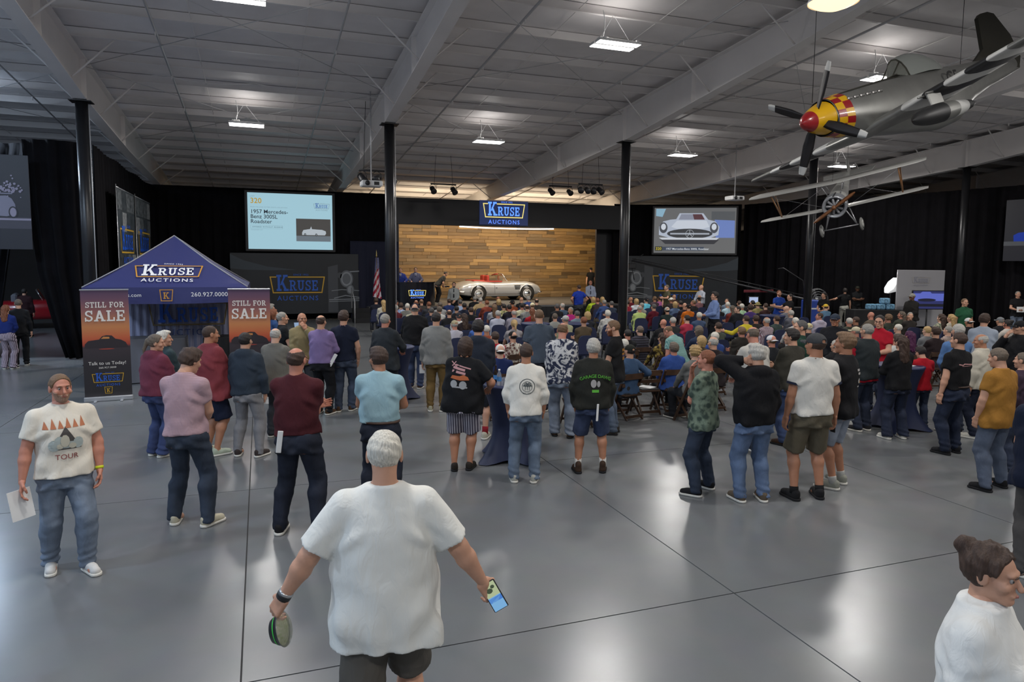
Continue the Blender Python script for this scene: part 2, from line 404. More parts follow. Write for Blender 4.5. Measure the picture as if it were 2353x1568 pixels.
# ---- columns
_COLLBL = {0: None}
def column(x, i):
    o = empty('steel_column', (x, 20.26, 0), 0)
    top = raft_b(20.26)-.012
    MB().lathe([(.142, .02), (.142, top-.02)], 20).build('shaft', M_BLACKP, o)
    MB().cbox((0, 0, top-.012), (.5, .42, .024), .004).build('cap_plate', M_BLACKP, o); MB().cbox((0, 0, .0125), (.42, .42, .025), .004).build('base_plate', M_BLACKP, o)
    MB().tube([(.16, -.03, .4), (.16, -.03, top-.1)], .012, 6).build('conduit', M_STEEL2, o)
    return o
for x, lab in ((COLX[2], 'round black steel column wrapped by drapery beside the blue canopy tent'),
               (COLX[3], 'round black steel column standing between the flag and the lectern desk'),
               (COLX[4], 'round black steel column to the right of the stage opening'),
               (COLX[5], 'round black steel column rising past the small silver biplane'),
               (COLX[6], 'round black steel column against the right-hand black drapes')):
    prop(column(x, 0), lab, 'column')
# ---- black drapes
M_DRAPE = mat('black_drape', (.0042, .0038, .0050), .95, spec=.15, sheen=0.0, noise=(3, .25))
M_DRAPE_B = mat('navy_drape', (.010, .012, .030), .9)
def drape(path, z0, z1, label, m=M_DRAPE, amp=.07, wl=.42, flare=None, name='black_drape', ztop=None):
    """pleated curtain hung along a floor path"""
    pts = []; L_ = 0
    for a, b in zip(path[:-1], path[1:]):
        a, b = Vector(a), Vector(b); n = max(2, int((b-a).length/.055)); t = (b-a).normalized(); q = Vector((-t.y, t.x))
        for i in range(n):
            s = L_+(b-a).length*i/n; pts.append((a+(b-a)*(i/n), q, s))
        L_ += (b-a).length
    pts.append((b, q, L_)); rows = []
    for k, f in enumerate((0, .15, .4, .7, .93, 1.0)):
        r = []
        for p, q, s in pts:
            am = amp*(1.15-.75*f); w_ = math.sin(2*PI*s/wl+.8*math.sin(s*1.7))+.4*math.sin(2*PI*s/(wl*.43)+s)
            pp = p+q*(am*w_); zt = z1 if ztop is None else ztop(s/L_)
            if flare: pp = pp+flare(s/L_, f)
            r.append((pp.x, pp.y, z0+(zt-z0)*f))
        rows.append(r)
    o = MB().grid(rows).build(name, m, fix=False); s_ = o.modifiers.new('thickness', 'SOLIDIFY'); s_.thickness = .012
    return prop(o, label, 'curtain')
YB = 32.95
drape([(-4.25, YB), (6.0, YB)], .03, 5.82, 'black drape behind the light blue projection screen')
drape([(17.75, 33.3), (18.9, 33.35), (23.9, 30.75)], .03, 5.82, 'black drape behind the grey car projection screen')
drape([(-4.2, 22.1), (-4.25, 27.5), (-4.22, YB-.05)], .03, 5.8, 'long black side drape carrying the two hanging banners', ztop=lambda f: 5.8-.06*math.sin(f*PI*3)**2)
drape([(-5.75, 21.65), (-5.0, 21.45), (-4.25, 21.75)], .02, 5.78, 'black drape pulled open beside the car store gap', flare=lambda f, h: Vector((.75*(1-f)*(1-h)**1.5-.45*(1-f)*math.sin(PI*min(1, h*1.2))*.3, 0)))
drape([(-10.5, 23.6), (-6.3, 22.6), (-5.85, 22.3)], .02, 5.8, 'black drape hanging left of the car store gap', flare=lambda f, h: Vector((-.95*f*(1-h), .1)))
drape([(23.95, 30.6), (24.5, 28.0), (26.75, 22.8), (27.5, 18.6), (28.0, 8)], .03, 5.8, 'tall black drape along the right side behind the press area', amp=.11, wl=.6)
# ---- high bay lamps
M_LED = mat('lit_led_panel', (1, .98, .95), .4, emit=9.0); M_LEDB = mat('lit_led_panel_cool', (.7, .85, 1.0), .4, emit=7.0)
M_WHITE = mat('white_enamel', (.75, .75, .74), .4)
bp = {}
def high_bay(x, y, label):
    z = deck_z(y)-.92; o = empty('high_bay_light', (x, y, z), 0, label, 'ceiling light', 'high bay lamps in the roof bays')
    if not bp:
        b = MB().cbox((0, -.15, .02), (1.0, .24, .06), .01); b.cbox((0, .15, .02), (1.0, .24, .06), .01); b.bbox(-.42, -.36, -.3, .3, .02, .06); b.bbox(.36, .42, -.3, .3, .02, .06); bp['h'] = b.mesh('housing')
        bp['d'] = MB().cbox((-.3, .0, .09), (.22, .16, .07), .01).mesh('driver_box')
        bp['p'] = MB().bbox(-.485, .485, -.105, .105, -.018, -.011).mesh('led_panel')
        c = MB().tube([(-.4, 0, .05), (-.05, 0, .62), (.4, 0, .05)], .006, 5); bp['w'] = c.mesh('hanger_wire')
        pts = [(-.3+.05*math.sin(t*3), .02, .1+t*.6) for t in np.linspace(0, 1, 12)]; bp['c'] = MB().tube(pts, .011, 6).mesh('cord')
    mobj('housing', bp['h'], M_WHITE, o); mobj('driver_box', bp['d'], M_WHITE, o)
    for s in (-1, 1): mobj('led_panel', bp['p'], M_LED if x > -5 else M_LEDB, o, (0, .15*s, 0))
    mobj('hanger_wire', bp['w'], M_STEEL2, o); mobj('cord', bp['c'], M_WHITE, o)
_LB = {(2, 2): 'lit twin-panel high bay lamp near the leftmost rafter, cut by the frame', (2, 3): 'lit twin-panel high bay lamp hanging above the light blue projection screen',
       (3, 2): 'large lit twin-panel high bay lamp in the bay right of the flag column', (3, 3): 'lit twin-panel high bay lamp hanging above the stage opening',
       (4, 2): 'lit high bay lamp glowing behind the big fighter aircraft canopy', (4, 3): 'lit high bay lamp hanging above the grey car projection screen',
       (5, 3): 'lit high bay lamp hanging above the small silver biplane', (5, 2): 'high bay lamp in the roof bay past the fighter aircraft tail'}
for i, x in enumerate(LAMP_X):
    for j, y in enumerate(LAMP_Y): high_bay(x, y, _LB.get((i, j), 'lit twin-panel high bay lamp over the hall behind the viewpoint' if i > 1 else 'cool lit high bay lamp over the car store'))
# warm round pendant lamp close to the viewpoint
pl = at_d(1915, 6, 9.5); o = empty('pendant_lamp', pl, 0, 'round warm glowing pendant lamp at the top beside the fighter aircraft cable', 'pendant lamp')
MB().lathe([(.02, .42), (.06, .40), (.14, .30), (.30, .10), (.335, .02), (.33, 0)], 28, cap=False).build('reflector', M_WHITE, o)
MB().lathe([(.0, -.10), (.12, -.085), (.24, -.04), (.32, .01)], 28, cap=False).build('globe', mat('warm_lamp_glass', (1, .72, .42), .4, emit=1.6), o)
MB().tube([(0, 0, .4), (0, 0, deck_z(pl.y)-pl.z-.2)], .012, 6).build('stem', M_STEEL2, o)
# ================================================================== STAGE
def at_plane(x, y, P, Q):
    """pixel ray against the upright plane through floor points P, Q"""
    P = Vector((P[0], P[1], 0)); d = Vector((Q[0]-P.x, Q[1]-P.y, 0)); n = Vector((d.y, -d.x, 0)); r = ray(x, y)
    return C0 + r*((P-C0).dot(n)/r.dot(n))
M_STAGE = mat('stage_deck_grey', (.10, .10, .10), .45, noise=(1.5, .12)); M_STBLK = mat('stage_skirt_black', (.008, .008, .009), .8)
M_PLYK = mat('black_panel', (.010, .010, .013), .5); M_GOLD = mat('logo_gold', rgb(205, 160, 40), .5); M_BLUE = mat('logo_blue', rgb(38, 92, 190), .5); M_NAVY = mat('logo_navy', rgb(60, 80, 150), .5)
ST = .6
st = empty('stage', (11, 35, 0), 0, 'low black stage platform with grey deck under the silver car', 'stage')
MB().prism([(-6.4, -3.2), (6.4, -3.2), (6.4, -1.2), (8.6, -1.2), (8.6, 4.0), (-6.4, 4.0)], 2, .52, ST).build('deck', M_STAGE, st)
sk = []
MB().grid([[(x, -3.2+.02*math.sin(x*22), z) for x in np.linspace(-6.4, 6.4, 200)] for z in (0, .52)]).build('skirt', M_STBLK, st)
MB().prism([(-6.3, -3.1), (6.3, -3.1), (6.3, -1.1), (8.5, -1.1), (8.5, 3.9), (-6.3, 3.9)], 2, 0, .52).build('base', M_STBLK, st)
# wooden back wall of separate reclaimed planks
bd = prop(MB().bbox(6.2, 19.6, 38.95, 39.1, ST, 5.12).build('stage_backdrop', mat('backdrop_frame', (.05, .035, .02), .8)), 'tall stage backdrop clad in mixed brown reclaimed wood planks', 'backdrop')
def wood(name, c1, c2):
    m = mat(name, c1, .55, rand=.3); nt = m.node_tree; N = nt.nodes; L = nt.links
    tc = N.new('ShaderNodeTexCoord'); mp = N.new('ShaderNodeMapping'); mp.inputs['Scale'].default_value = (1.2, 1, 16); L.new(tc.outputs['Object'], mp.inputs['Vector'])
    oi = N.new('ShaderNodeObjectInfo'); ad = N.new('ShaderNodeVectorMath'); L.new(mp.outputs['Vector'], ad.inputs[0]); sc = N.new('ShaderNodeMath'); sc.operation = 'MULTIPLY'; sc.inputs[1].default_value = 90
    L.new(oi.outputs['Random'], sc.inputs[0]); L.new(sc.outputs[0], ad.inputs[1])
    n = N.new('ShaderNodeTexNoise'); n.inputs['Scale'].default_value = 1.6; n.inputs['Detail'].default_value = 7; L.new(ad.outputs['Vector'], n.inputs['Vector'])
    r = N.new('ShaderNodeValToRGB'); r.color_ramp.elements[0].position = .3; r.color_ramp.elements[1].position = .7; r.color_ramp.elements[0].color = (*c1, 1); r.color_ramp.elements[1].color = (*c2, 1)
    L.new(n.outputs['Fac'], r.inputs['Fac'])
    sm = [x for x in N if x.type == 'VECT_MATH' and x.operation == 'SCALE'][0]; L.new(r.outputs['Color'], sm.inputs[0]); return m
WD = [wood('plank_honey', (.20, .115, .036), (.31, .19, .065)), wood('plank_brown', (.13, .074, .025), (.23, .135, .048)), wood('plank_grey', (.11, .07, .03), (.19, .125, .06)), wood('plank_dark', (.075, .043, .017), (.13, .08, .03))]
rs = random.Random(5); pm = {}
z = ST+.005; k = 0
while z < 5.0:
    x = 6.22
    while x < 19.55:
        ln = rs.choice((.5, .8, 1.2, 1.5, 1.9, 2.4)); ln = min(ln, 19.56-x)
        if ln < .2: break
        key = round(ln, 2)
        if key not in pm: pm[key] = MB().cbox((key/2, 0, .094), (key-.008, .03, .182), .006).mesh('plank')
        o = mobj('plank', pm[key], rs.choices(WD, (3.5, 5, 3.5, 2.2))[0], bd, (x, 38.93-rs.random()*.025, z)); x += ln
    z += .188
# header with the lit sign and the curved light strip below it
hd = empty('stage_header', (12, 32.85, 0), 0, 'black header panel across the top of the stage opening', 'header')
MB().cbox((.1, 0, 5.05), (12.3, .25, 1.24), .01).build('panel', M_PLYK, hd)
MB().bbox(-6.0, -5.85, -.1, .1, ST, 4.5).build('side_post', M_PLYK, hd)
MB().bbox(4.95, 6.25, .9, 1.05, .0, 4.5).build('wing_panel', M_PLYK, hd)
rows = []
M_SIGN = mat('lit_sign_glow', rgb(44, 58, 104), .5, emit=.42); M_SK = mat('lit_sign_blue', rgb(96, 150, 255), .5, emit=1.25); M_SG = mat('lit_sign_gold', rgb(235, 215, 120), .5, emit=1.1); M_SW = mat('lit_sign_subtitle', rgb(96, 140, 250), .5, emit=1.1)
sp = at_y(1158, 489, 32.7); sg = empty('lit_sign', sp, 0, 'backlit blue and gold logo sign on the black stage header', 'sign')
wS = (at_y(1208, 489, 32.7)-at_y(1112, 489, 32.7)).length
MB().cbox((0, .0, -.02), (wS*1.16, .05, 1.18), .01).build('backing', M_SIGN, sg)
logo(sg, frame((0, -.03, .09), (1, 0, 0), (0, 0, 1)), wS*.98, M_SK, M_SG, M_SW, .006)
_xa, _xb = at_y(1056, 518, 32.98).x, at_y(1272, 520, 32.98).x; _xm = (_xa+_xb)/2; _xh = (_xb-_xa)/2
pts = [(x, 32.98-.12*(1-((x-_xm)/_xh)**2), 4.40-.05*(1-((x-_xm)/_xh)**2)) for x in np.linspace(_xa, _xb, 24)]
ls = MB().tube(pts, .028, 8).build('light_strip', mat('lit_strip', (1, .98, .95), .4, emit=3.2)); prop(ls, 'thin curved white light strip along the header bottom', 'light strip')
# floods on the header
for i in range(5):
    o = empty('stage_flood_light', (7.6+2.25*i, 33.72, 5.3), 0, 'black flood lamp fixed behind the stage header', 'stage light', 'floods behind the stage header')
    MB().cbox((0, 0, 0), (.5, .2, .3), .02).build('housing', M_PLYK, o); MB().tube([(-.28, 0, .02), (-.28, 0, .22), (.28, 0, .22), (.28, 0, .02)], .012, 6).build('yoke', M_PLYK, o)
# lectern desk
dk = empty('lectern_desk', (6.75, 32.55, ST), 0, 'wide curved black lectern desk with a blue logo on its front', 'lectern')
M_GLK = mat('gloss_black', (.010, .011, .016), .18, coat=.4)
arcp = [(1.22*math.sin(a), .55-1.0*math.cos(a)) for a in np.linspace(-1.15, 1.15, 26)]
MB().grid([[(x, y, z) for x, y in arcp] for z in (0, .05, 1.08)], smooth=True).build('curved_front', M_GLK, dk)
MB().prism([(x*1.03, y-.03) for x, y in arcp]+[(1.1, .45), (-1.1, .45)], 2, 1.08, 1.13).build('worktop', M_GLK, dk)
MB().prism([(x*.98, y+.02) for x, y in arcp], 2, 0, 1.07).build('carcass', M_PLYK, dk)
logo(dk, frame((.12, -.475, .62), (1, 0, 0), (0, 0, 1)), .82, M_SK, M_SG, M_SW, .008)
# ================================================================== SILVER ROADSTER
M_SIL = mat('silver_paint', (.46, .465, .475), .28, .5, coat=.5); M_CHR = mat('chrome', (.85, .85, .87), .12, 1.0); M_TYRE = mat('tyre_rubber', (.012, .012, .012), .75)
M_RED = mat('red_leather', (.30, .03, .02), .5); M_DARK = mat('dark_recess', (.006, .006, .006), .8); M_GLASS = mat('windscreen_glass', (.9, .95, .97), .03, trans=1.0, alpha=.35); M_AMB = mat('tail_lens', (.4, .02, .01), .25)
car = empty('roadster', (12.3, 36.75, ST), math.radians(4), 'open silver roadster with red interior parked on the stage', 'car'); car.scale = (1.08,)*3
# stations: x, half width, bottom z, waist z, shoulder z, top z
SX = [(-2.25, .50, .42, .55, .62, .64), (-2.12, .72, .30, .56, .74, .78), (-1.75, .86, .24, .58, .88, .95), (-1.35, .89, .22, .60, .93, 1.01), (-.9, .88, .20, .60, .92, .98), (-.35, .87, .20, .60, .88, .93), (.3, .87, .20, .60, .90, .95), (.8, .88, .20, .60, .92, .97), (1.3, .89, .22, .60, .92, .95), (1.75, .87, .26, .58, .86, .87), (2.1, .78, .32, .54, .74, .74), (2.24, .62, .40, .52, .62, .62)]
rows = []
xs_ = np.linspace(-2.25, 2.24, 46)
for x in xs_:
    w_, zb, zw, zs, zt = [float(np.interp(x, [s[0] for s in SX], [s[k] for s in SX])) for k in range(1, 6)]
    fl_ = 0
    for cx in (-1.28, 1.36): fl_ = max(fl_, math.exp(-((x-cx)/.36)**2))
    w2 = w_+.025*fl_
    half = [(0, zb), (w_*.80, zb), (w_*.95, zb+.06), (w_, zw-.08), (w2, zw+.06), (w2*.985, zs-.10), (w_*.93, zs-.02), (w_*.82, zs+.02+.03*fl_), (w_*.62, zt-.03), (w_*.35, zt-.005), (0, zt)]
    rows.append([(x, y, z) for y, z in half]+[(x, -y, z) for y, z in half[-2:0:-1]])
b = MB().grid(rows, True, True); b.add(rows[0], [tuple(range(len(rows[0])))], False); b.add(rows[-1], [tuple(range(len(rows[-1])))[::-1]], False)
b.build('body', M_SIL, car)
b = MB()
for s in (-1, 1):
    for cx in (-1.28, 1.36):
        R_ = Matrix.Rotation(PI/2, 3, 'X'); wl = mobj('wheel', MB().lathe([(.10, -.1), (.30, -.1), (.34, -.07), (.345, 0), (.34, .07), (.30, .1), (.10, .1)], 28, R=R_).mesh('wheel'), M_TYRE, car, (cx, s*.80, .345))
        MB().lathe([(.16, .0), (.155, .02), (.14, .03), (.10, .05), (.05, .06), (0.001, .065)], 24, R=Matrix.Rotation(PI/2*(1 if s < 0 else -1), 3, 'X'), c=(0, s*.095, 0)).build('hubcap', M_CHR, wl)
        MB().lathe([(.245, .0), (.235, .012), (.17, .008)], 24, R=Matrix.Rotation(PI/2*(1 if s < 0 else -1), 3, 'X'), c=(0, s*.097, 0), cap=False).build('rim', mat('wheel_rim_silver', (.30, .30, .31), .4, .4), wl)
        MB().lathe([(.40, -.01), (.40, .01)], 28, (cx, s*.895, .36), Matrix.Rotation(PI/2, 3, 'X')).build('wheel_well', M_DARK, car)
        arch = [(cx+.43*math.cos(a), s*.915, .37+.43*math.sin(a)) for a in np.linspace(.1, PI-.1, 14)]
        MB().tube(arch, .03, 8).build('wheel_arch', M_SIL, car)

MB().cbox((-.52, 0, .955), (1.25, 1.22, .06), .02).build('cockpit_surround', M_RED, car); MB().cbox((-1.15, 0, .99), (.62, 1.2, .08), .03).build('hood_cover', M_RED, car)
MB().bbox(-.85, .08, -.55, .55, .90, .994).build('cockpit_shade_block', mat('cockpit_red_shade', (.10, .012, .01), .7), car)  # solid block; shade of the open cockpit put into its dark red
for s in (-1, 1):
    q = MB().cbox((-.62, s*.28, 1.10), (.14, .46, .34), .05); q.build('seat', M_RED, car)
sw = [(.02+.04*math.cos(a), -.28+.19*math.cos(a), 1.08+.17*math.sin(a)) for a in np.linspace(0, 2*PI, 20)[:-1]]; MB().tube(sw, .012, 6, closed=True).build('steering_wheel', M_RED, car)
fr = [(.38, -.62, .97), (.12, -.56, 1.33), (.08, 0, 1.36), (.12, .56, 1.33), (.38, .62, .97)]
MB().tube(fr, .022, 8).build('windscreen_frame', M_CHR, car); MB().grid([[(.38, y, .97) for y in (-.6, 0, .6)], [(.11, y*.92, 1.33) for y in (-.6, 0, .6)]]).build('windscreen', M_GLASS, car)
MB().tube([(.06, -.1, 1.33), (.02, .2, 1.30), (-.02, .52, 1.26)], .03, 6).build('sun_visor', M_RED, car)
for s in (-1, 1):
    for i in range(3): MB().cbox((.83, s*.885, .60+.075*i), (.34-.03*(2-i), .03, .045), .01).build('vent', M_DARK, car)
    MB().cbox((-.05, s*.89, .335), (2.0, .02, .03), .006).build('sill_trim', M_CHR, car); MB().cbox((-.32, s*.887, .66), (.09, .02, .02), .004).build('door_handle', M_CHR, car)
    MB().lathe([(.10, 0), (.09, .05), (.05, .08), (.001, .09)], 16, (2.07, s*.60, .66), Matrix.Rotation(PI/2, 3, 'Y')).build('headlight', M_CHR, car)
    MB().cbox((-2.2, s*.5, .6), (.06, .12, .08), .02).build('tail_lamp', M_AMB, car); MB().tube([(-.41, s*.884, .35), (-.43, s*.886, .88)], .005, 5).build('door_gap', M_DARK, car)
bp_ = [(2.1, -.86, .42), (2.30, -.6, .43), (2.38, 0, .44), (2.30, .6, .43), (2.1, .86, .42)]; MB().tube(bp_, .045, 8).build('front_bumper', M_CHR, car)
MB().tube([(-2.02, -.86, .44), (-2.28, -.6, .45), (-2.34, 0, .46), (-2.28, .6, .45), (-2.02, .86, .44)], .045, 8).build('rear_bumper', M_CHR, car)
MB().lathe([(.22, 0), (.20, .03)], 20, (2.2, 0, .5), Matrix.Rotation(PI/2, 3, 'Y')).build('grille', M_DARK, car)
# ================================================================== SCREENS
def panel_frame(tl, tr, bl):
    tl, tr, bl = Vector(tl), Vector(tr), Vector(bl); ux = (tr-tl); up = Vector((0, 0, 1)); c = (tr+bl)/2; ux.z = 0
    return frame(c, ux, up), ux.length, (tl-bl).length
def lit(name, c, k=1.0): return mat('screen_'+name, c, .6, emit=k, spec=.1)
EMS = .82
def scr_mat(name, hexc): 
    m = mat('screen_'+name, (.02, .02, .02), .5); b = m.node_tree.nodes['Principled BSDF']; b.inputs['Emission Color'].default_value = rgb(hexc); b.inputs['Emission Strength'].default_value = EMS; return m
tl, tr, bl = at_y(569, 441, 32.6), at_y(764, 454, 32.6), at_y(570, 571, 32.6); tr.z = tl.z-.04
M1, W1, H1 = panel_frame(tl, tr, bl); M1 = frame(M1.translation, (1, 0, 0), (0, 0, 1))
s1 = prop(MB().cbox((0, 0, 0), (W1+.24, H1+.2, .06), .01).build('projection_screen', M_PLYK), 'light blue lit projection screen listing the lot number and car', 'screen'); s1.matrix_world = M1
MB().bbox(-.6, .6, H1/2, H1/2+.06, -.45, 0).build('wall_bracket', M_PLYK, s1)
flat('lit_image', rect_poly(-W1/2, -H1/2, W1/2, H1/2), scr_mat('paleblue', '#a9d3e2'), Matrix(), s1, .034)
def on(s_, W, H, nm, vf, m, o=.045): return flat(nm, vf, m, Matrix(), s_, o)
X_ = lambda u: (u-.5)*W1
Y_ = lambda v: (.5-v)*H1
K1 = scr_mat('ink', '#232b36'); K2 = scr_mat('gold', '#c29a1e'); K3 = scr_mat('soft', '#7d97a5'); K4 = scr_mat('blue', '#3f66ad')
def tx(body, u, v, h, m, bold=.0, al='LEFT', sp_=1.0): on(s1, W1, H1, 'screen_text', shift_poly(text_poly(body, h*H1, bold, sp_, al), X_(u), Y_(v)), m)
tx('LOT', .03, .075, .035, K3, .0, sp_=1.3); tx('320', .03, .185, .13, K2, .012); tx('FROM THE JOHN SUTTER SPORTS COLLECTION', .03, .262, .026, K3, 0, sp_=1.15)
for i, t in enumerate(('1957 Mercedes-', 'Benz 300SL', 'Roadster')): tx(t, .03, .365+.088*i, .098, K1, .008)
tx('OFFERED WITHOUT RESERVE', .05, .615, .03, K1, 0, sp_=1.35); tx('CONSIGNED LOT', .03, .665, .022, K3, 0, sp_=1.2)
on(s1, W1, H1, 'reserve_box', line_poly([(X_(.03), Y_(.575)), (X_(.40), Y_(.575)), (X_(.40), Y_(.635)), (X_(.03), Y_(.635))], .006, True), K3)
logo(s1, frame((X_(.87), Y_(.205), .03), (1, 0, 0), (0, 1, 0)), .19*W1, K4, K3, K3, .012)
on(s1, W1, H1, 'photo', rect_poly(X_(.56), Y_(.85), X_(.975), Y_(.44)), scr_mat('photodark', '#474543'), .042)
on(s1, W1, H1, 'photo', rect_poly(X_(.56), Y_(.85), X_(.975), Y_(.75)), scr_mat('photofloor', '#6c7780'), .044)
carp = [(.63, .735), (.63, .69), (.645, .645), (.70, .63), (.725, .625), (.74, .575), (.748, .625), (.80, .63), (.87, .635), (.915, .66), (.92, .70), (.905, .735)]
on(s1, W1, H1, 'photo_car', poly(*[(X_(u), Y_(v)) for u, v in carp]), scr_mat('photocar', '#b9c3cb'), .048)
on(s1, W1, H1, 'photo_wheels', join_poly(disc_poly(X_(.665), Y_(.725), .045, .055), disc_poly(X_(.80), Y_(.73), .045, .06)), scr_mat('photowheel', '#2a2b2d'), .051)
on(s1, W1, H1, 'photo_wheels', join_poly(disc_poly(X_(.665), Y_(.725), .022, .028), disc_poly(X_(.80), Y_(.73), .022, .03)), scr_mat('photohub', '#9aa6ae'), .053)
# right screen hangs on the angled drape
PA, PB = (18.75, 33.18), (23.8, 30.52)
def rp(x, y, o=0.0):
    d = Vector((PB[0]-PA[0], PB[1]-PA[1])).normalized(); n = Vector((d.y, -d.x))*o
    return at_plane(x, y, (PA[0]+n.x, PA[1]+n.y), (PB[0]+n.x, PB[1]+n.y))
tl, tr, bl = rp(1503, 477, .3), rp(1691, 479, .3), rp(1503, 580, .3)
M2, W2, H2 = panel_frame(tl, tr, bl)
s2 = prop(MB().cbox((0, 0, 0), (W2+.2, H2+.2, .06), .01).build('projection_screen', M_PLYK), 'grey lit projection screen showing the front of a silver car', 'screen'); s2.matrix_world = M2
W1, H1 = W2, H2
flat('lit_image', rect_poly(-W2/2, -H2/2, W2/2, H2/2), scr_mat('grey', '#6a6b6c'), Matrix(), s2, .034)
def P2(*uv): return poly(*[(X_(u), Y_(v)) for u, v in uv])
B = lambda nm, vf, hx, o: on(s2, W2, H2, nm, vf, scr_mat('r'+hx[1:], hx), o)
B('screen_picture', P2((.02, .02), (.14, .02), (.10, .20), (.02, .18)), '#8fb6cc', .040); B('screen_picture', P2((.74, .26), (.985, .28), (.985, .66), (.76, .66)), '#6f86c4', .040)
B('screen_picture', P2((.70, .08), (.985, .08), (.985, .28), (.70, .26)), '#55585c', .041)
B('car_body', P2((.06, .60), (.06, .42), (.11, .30), (.20, .26), (.27, .25), (.31, .12), (.60, .12), (.66, .26), (.75, .30), (.80, .42), (.79, .60), (.70, .66), (.18, .66)), '#b7c0d0', .044)
B('car_hood', P2((.21, .42), (.28, .28), (.64, .28), (.68, .42), (.60, .46), (.28, .46)), '#cfd6e2', .047); B('car_cockpit', P2((.33, .14), (.58, .14), (.62, .26), (.30, .26)), '#8e93a4', .048); B('car_cockpit', P2((.47, .14), (.58, .14), (.62, .26), (.49, .26)), '#5a3a40', .050)
B('car_grille', shift_poly(disc_poly(0, 0, .28*W2, .11*H2), X_(.44), Y_(.57)), '#3a3c40', .050); B('car_grille_bar', P2((.2, .555), (.68, .555), (.68, .59), (.2, .59)), '#a8afba', .053)
B('car_star', join_poly(shift_poly(ring_poly(0, 0, .09*H2, .014), X_(.44), Y_(.575)), line_poly([(X_(.44), Y_(.49)), (X_(.44), Y_(.575))], .02), line_poly([(X_(.41), Y_(.63)), (X_(.44), Y_(.575)), (X_(.47), Y_(.63))], .02)), '#c3c9d2', .056)
B('car_lamps', join_poly(shift_poly(disc_poly(0, 0, .05*W2, .12*H2), X_(.115), Y_(.44)), shift_poly(disc_poly(0, 0, .05*W2, .12*H2), X_(.735), Y_(.44))), '#4a4d55', .053); B('car_lamps', join_poly(shift_poly(disc_poly(0, 0, .03*W2, .07*H2), X_(.115), Y_(.42)), shift_poly(disc_poly(0, 0, .03*W2, .07*H2), X_(.735), Y_(.42))), '#d5dbe4', .056)
B('car_bumper', P2((.06, .66), (.80, .66), (.77, .705), (.10, .705)), '#d0d5dd', .055); B('car_shadow', P2((.08, .705), (.80, .705), (.74, .80), (.14, .80)), '#33343a', .052)
B('caption_bar', P2((.10, .865), (.62, .865), (.62, .945), (.10, .945)), '#3c4658', .046); B('caption_bar', P2((.015, .855), (.105, .855), (.105, .955), (.015, .955)), '#33342a', .047)
on(s2, W2, H2, 'caption', shift_poly(text_poly('1957 Mercedes-Benz 300SL Roadster', .062*H2, .004, 1.0, 'LEFT'), X_(.15), Y_(.93)), scr_mat('rcap', '#e6ecf2'), .056)
on(s2, W2, H2, 'caption', shift_poly(text_poly('320', .085*H2, .004, 1.0, 'CENTER'), X_(.06), Y_(.935)), scr_mat('rnum', '#d6c33a'), .056)
# ================================================================== BIG WALL BANNERS
M_BANN = mat('banner_charcoal', (.008, .011, .015), .5, noise=(.6, .35)); M_BAN2 = mat('banner_slate', (.035, .048, .062), .5); M_BANG = mat('banner_grey_print', (.10, .11, .125), .5); M_BANL = mat('banner_light_print', (.22, .24, .26), .5); M_BANM = mat('banner_mid_print', (.05, .055, .065), .5)
def wall_banner(tl, tr, bl, label, logo_px, flip, lx):
    Mx, W, H = panel_frame(tl, tr, bl)
    o = prop(MB().cbox((0, 0, 0), (W, H, .05), .008).build('wall_banner', M_BANN), label, 'banner'); o.matrix_world = Mx
    sx = -1 if flip else 1; X = lambda u: sx*(u-.5)*W; Y = lambda v: (.5-v)*H
    pf = lambda nm, vf, m, k: flat(nm, vf, m, Matrix(), o, .027+.002*k)
    pf('printed_sweep', poly((X(0), Y(.02)), (X(.10), Y(.12)), (X(.28), Y(.22)), (X(.5), Y(.27)), (X(.3), Y(.28)), (X(.1), Y(.27)), (X(0), Y(.25))), M_BAN2, 1)
    pf('printed_car', join_poly(line_poly([(X(.86), Y(.33)), (X(.92), Y(.30)), (X(1), Y(.29))], .05), line_poly([(X(.78), Y(.62)), (X(.86), Y(.60)), (X(1), Y(.62))], .03), line_poly([(X(.80), Y(.745)), (X(.89), Y(.70)), (X(1), Y(.735))], .04), line_poly([(X(.76), Y(.77)), (X(1), Y(.76))], .04), line_poly([(X(.76), Y(.80)), (X(1), Y(.79))], .03)), M_BANL, 3)
    pf('printed_grille', poly((X(.75), Y(.22)), (X(.83), Y(.18)), (X(.83), Y(.98)), (X(.75), Y(.98))), M_BANM, 2)
    for (u, v, r, m, k) in ((.90, .42, .145*H, M_BANG, 4), (.90, .42, .12*H, M_BANL, 5), (.90, .42, .09*H, M_BANG, 6), (.93, .60, .085*H, M_BANG, 5), (.93, .60, .06*H, M_BANL, 6), (.845, .36, .05*H, M_BANM, 4)):
        pf('printed_lamp', disc_poly(X(u), Y(v), r*.75, r), m, k)
    cx, cy, wd = lx
    logo(o, frame((cx, cy, .025), (1, 0, 0), (0, 1, 0)), wd, M_BLUE, M_GOLD, M_BLUE, .014)
    return o, W, H
tl, tr, bl = at_y(530, 581, 32.62), at_y(825, 584, 32.62), at_y(530, 715, 32.62); bl.z = .3
lc = at_y(686, 655, 32.6); wl_ = (at_y(748, 655, 32.6)-at_y(624, 655, 32.6)).length
wall_banner(tl, tr, bl, 'black wall banner with blue logo and vintage grille below the light blue screen', None, False, (lc.x-(tl.x+tr.x)/2, lc.z-(tl.z+bl.z)/2, wl_))
tl, tr, bl = rp(1437, 588, .2), rp(1695, 588, .2), rp(1437, 700, .2); bl.z = .3; tr.z = tl.z
lc = rp(1557, 652, .2); wl_ = (rp(1616, 652, .2)-rp(1499, 652, .2)).length; mid = (tl+tr)/2; dd = Vector((tr.x-tl.x, tr.y-tl.y)).normalized()
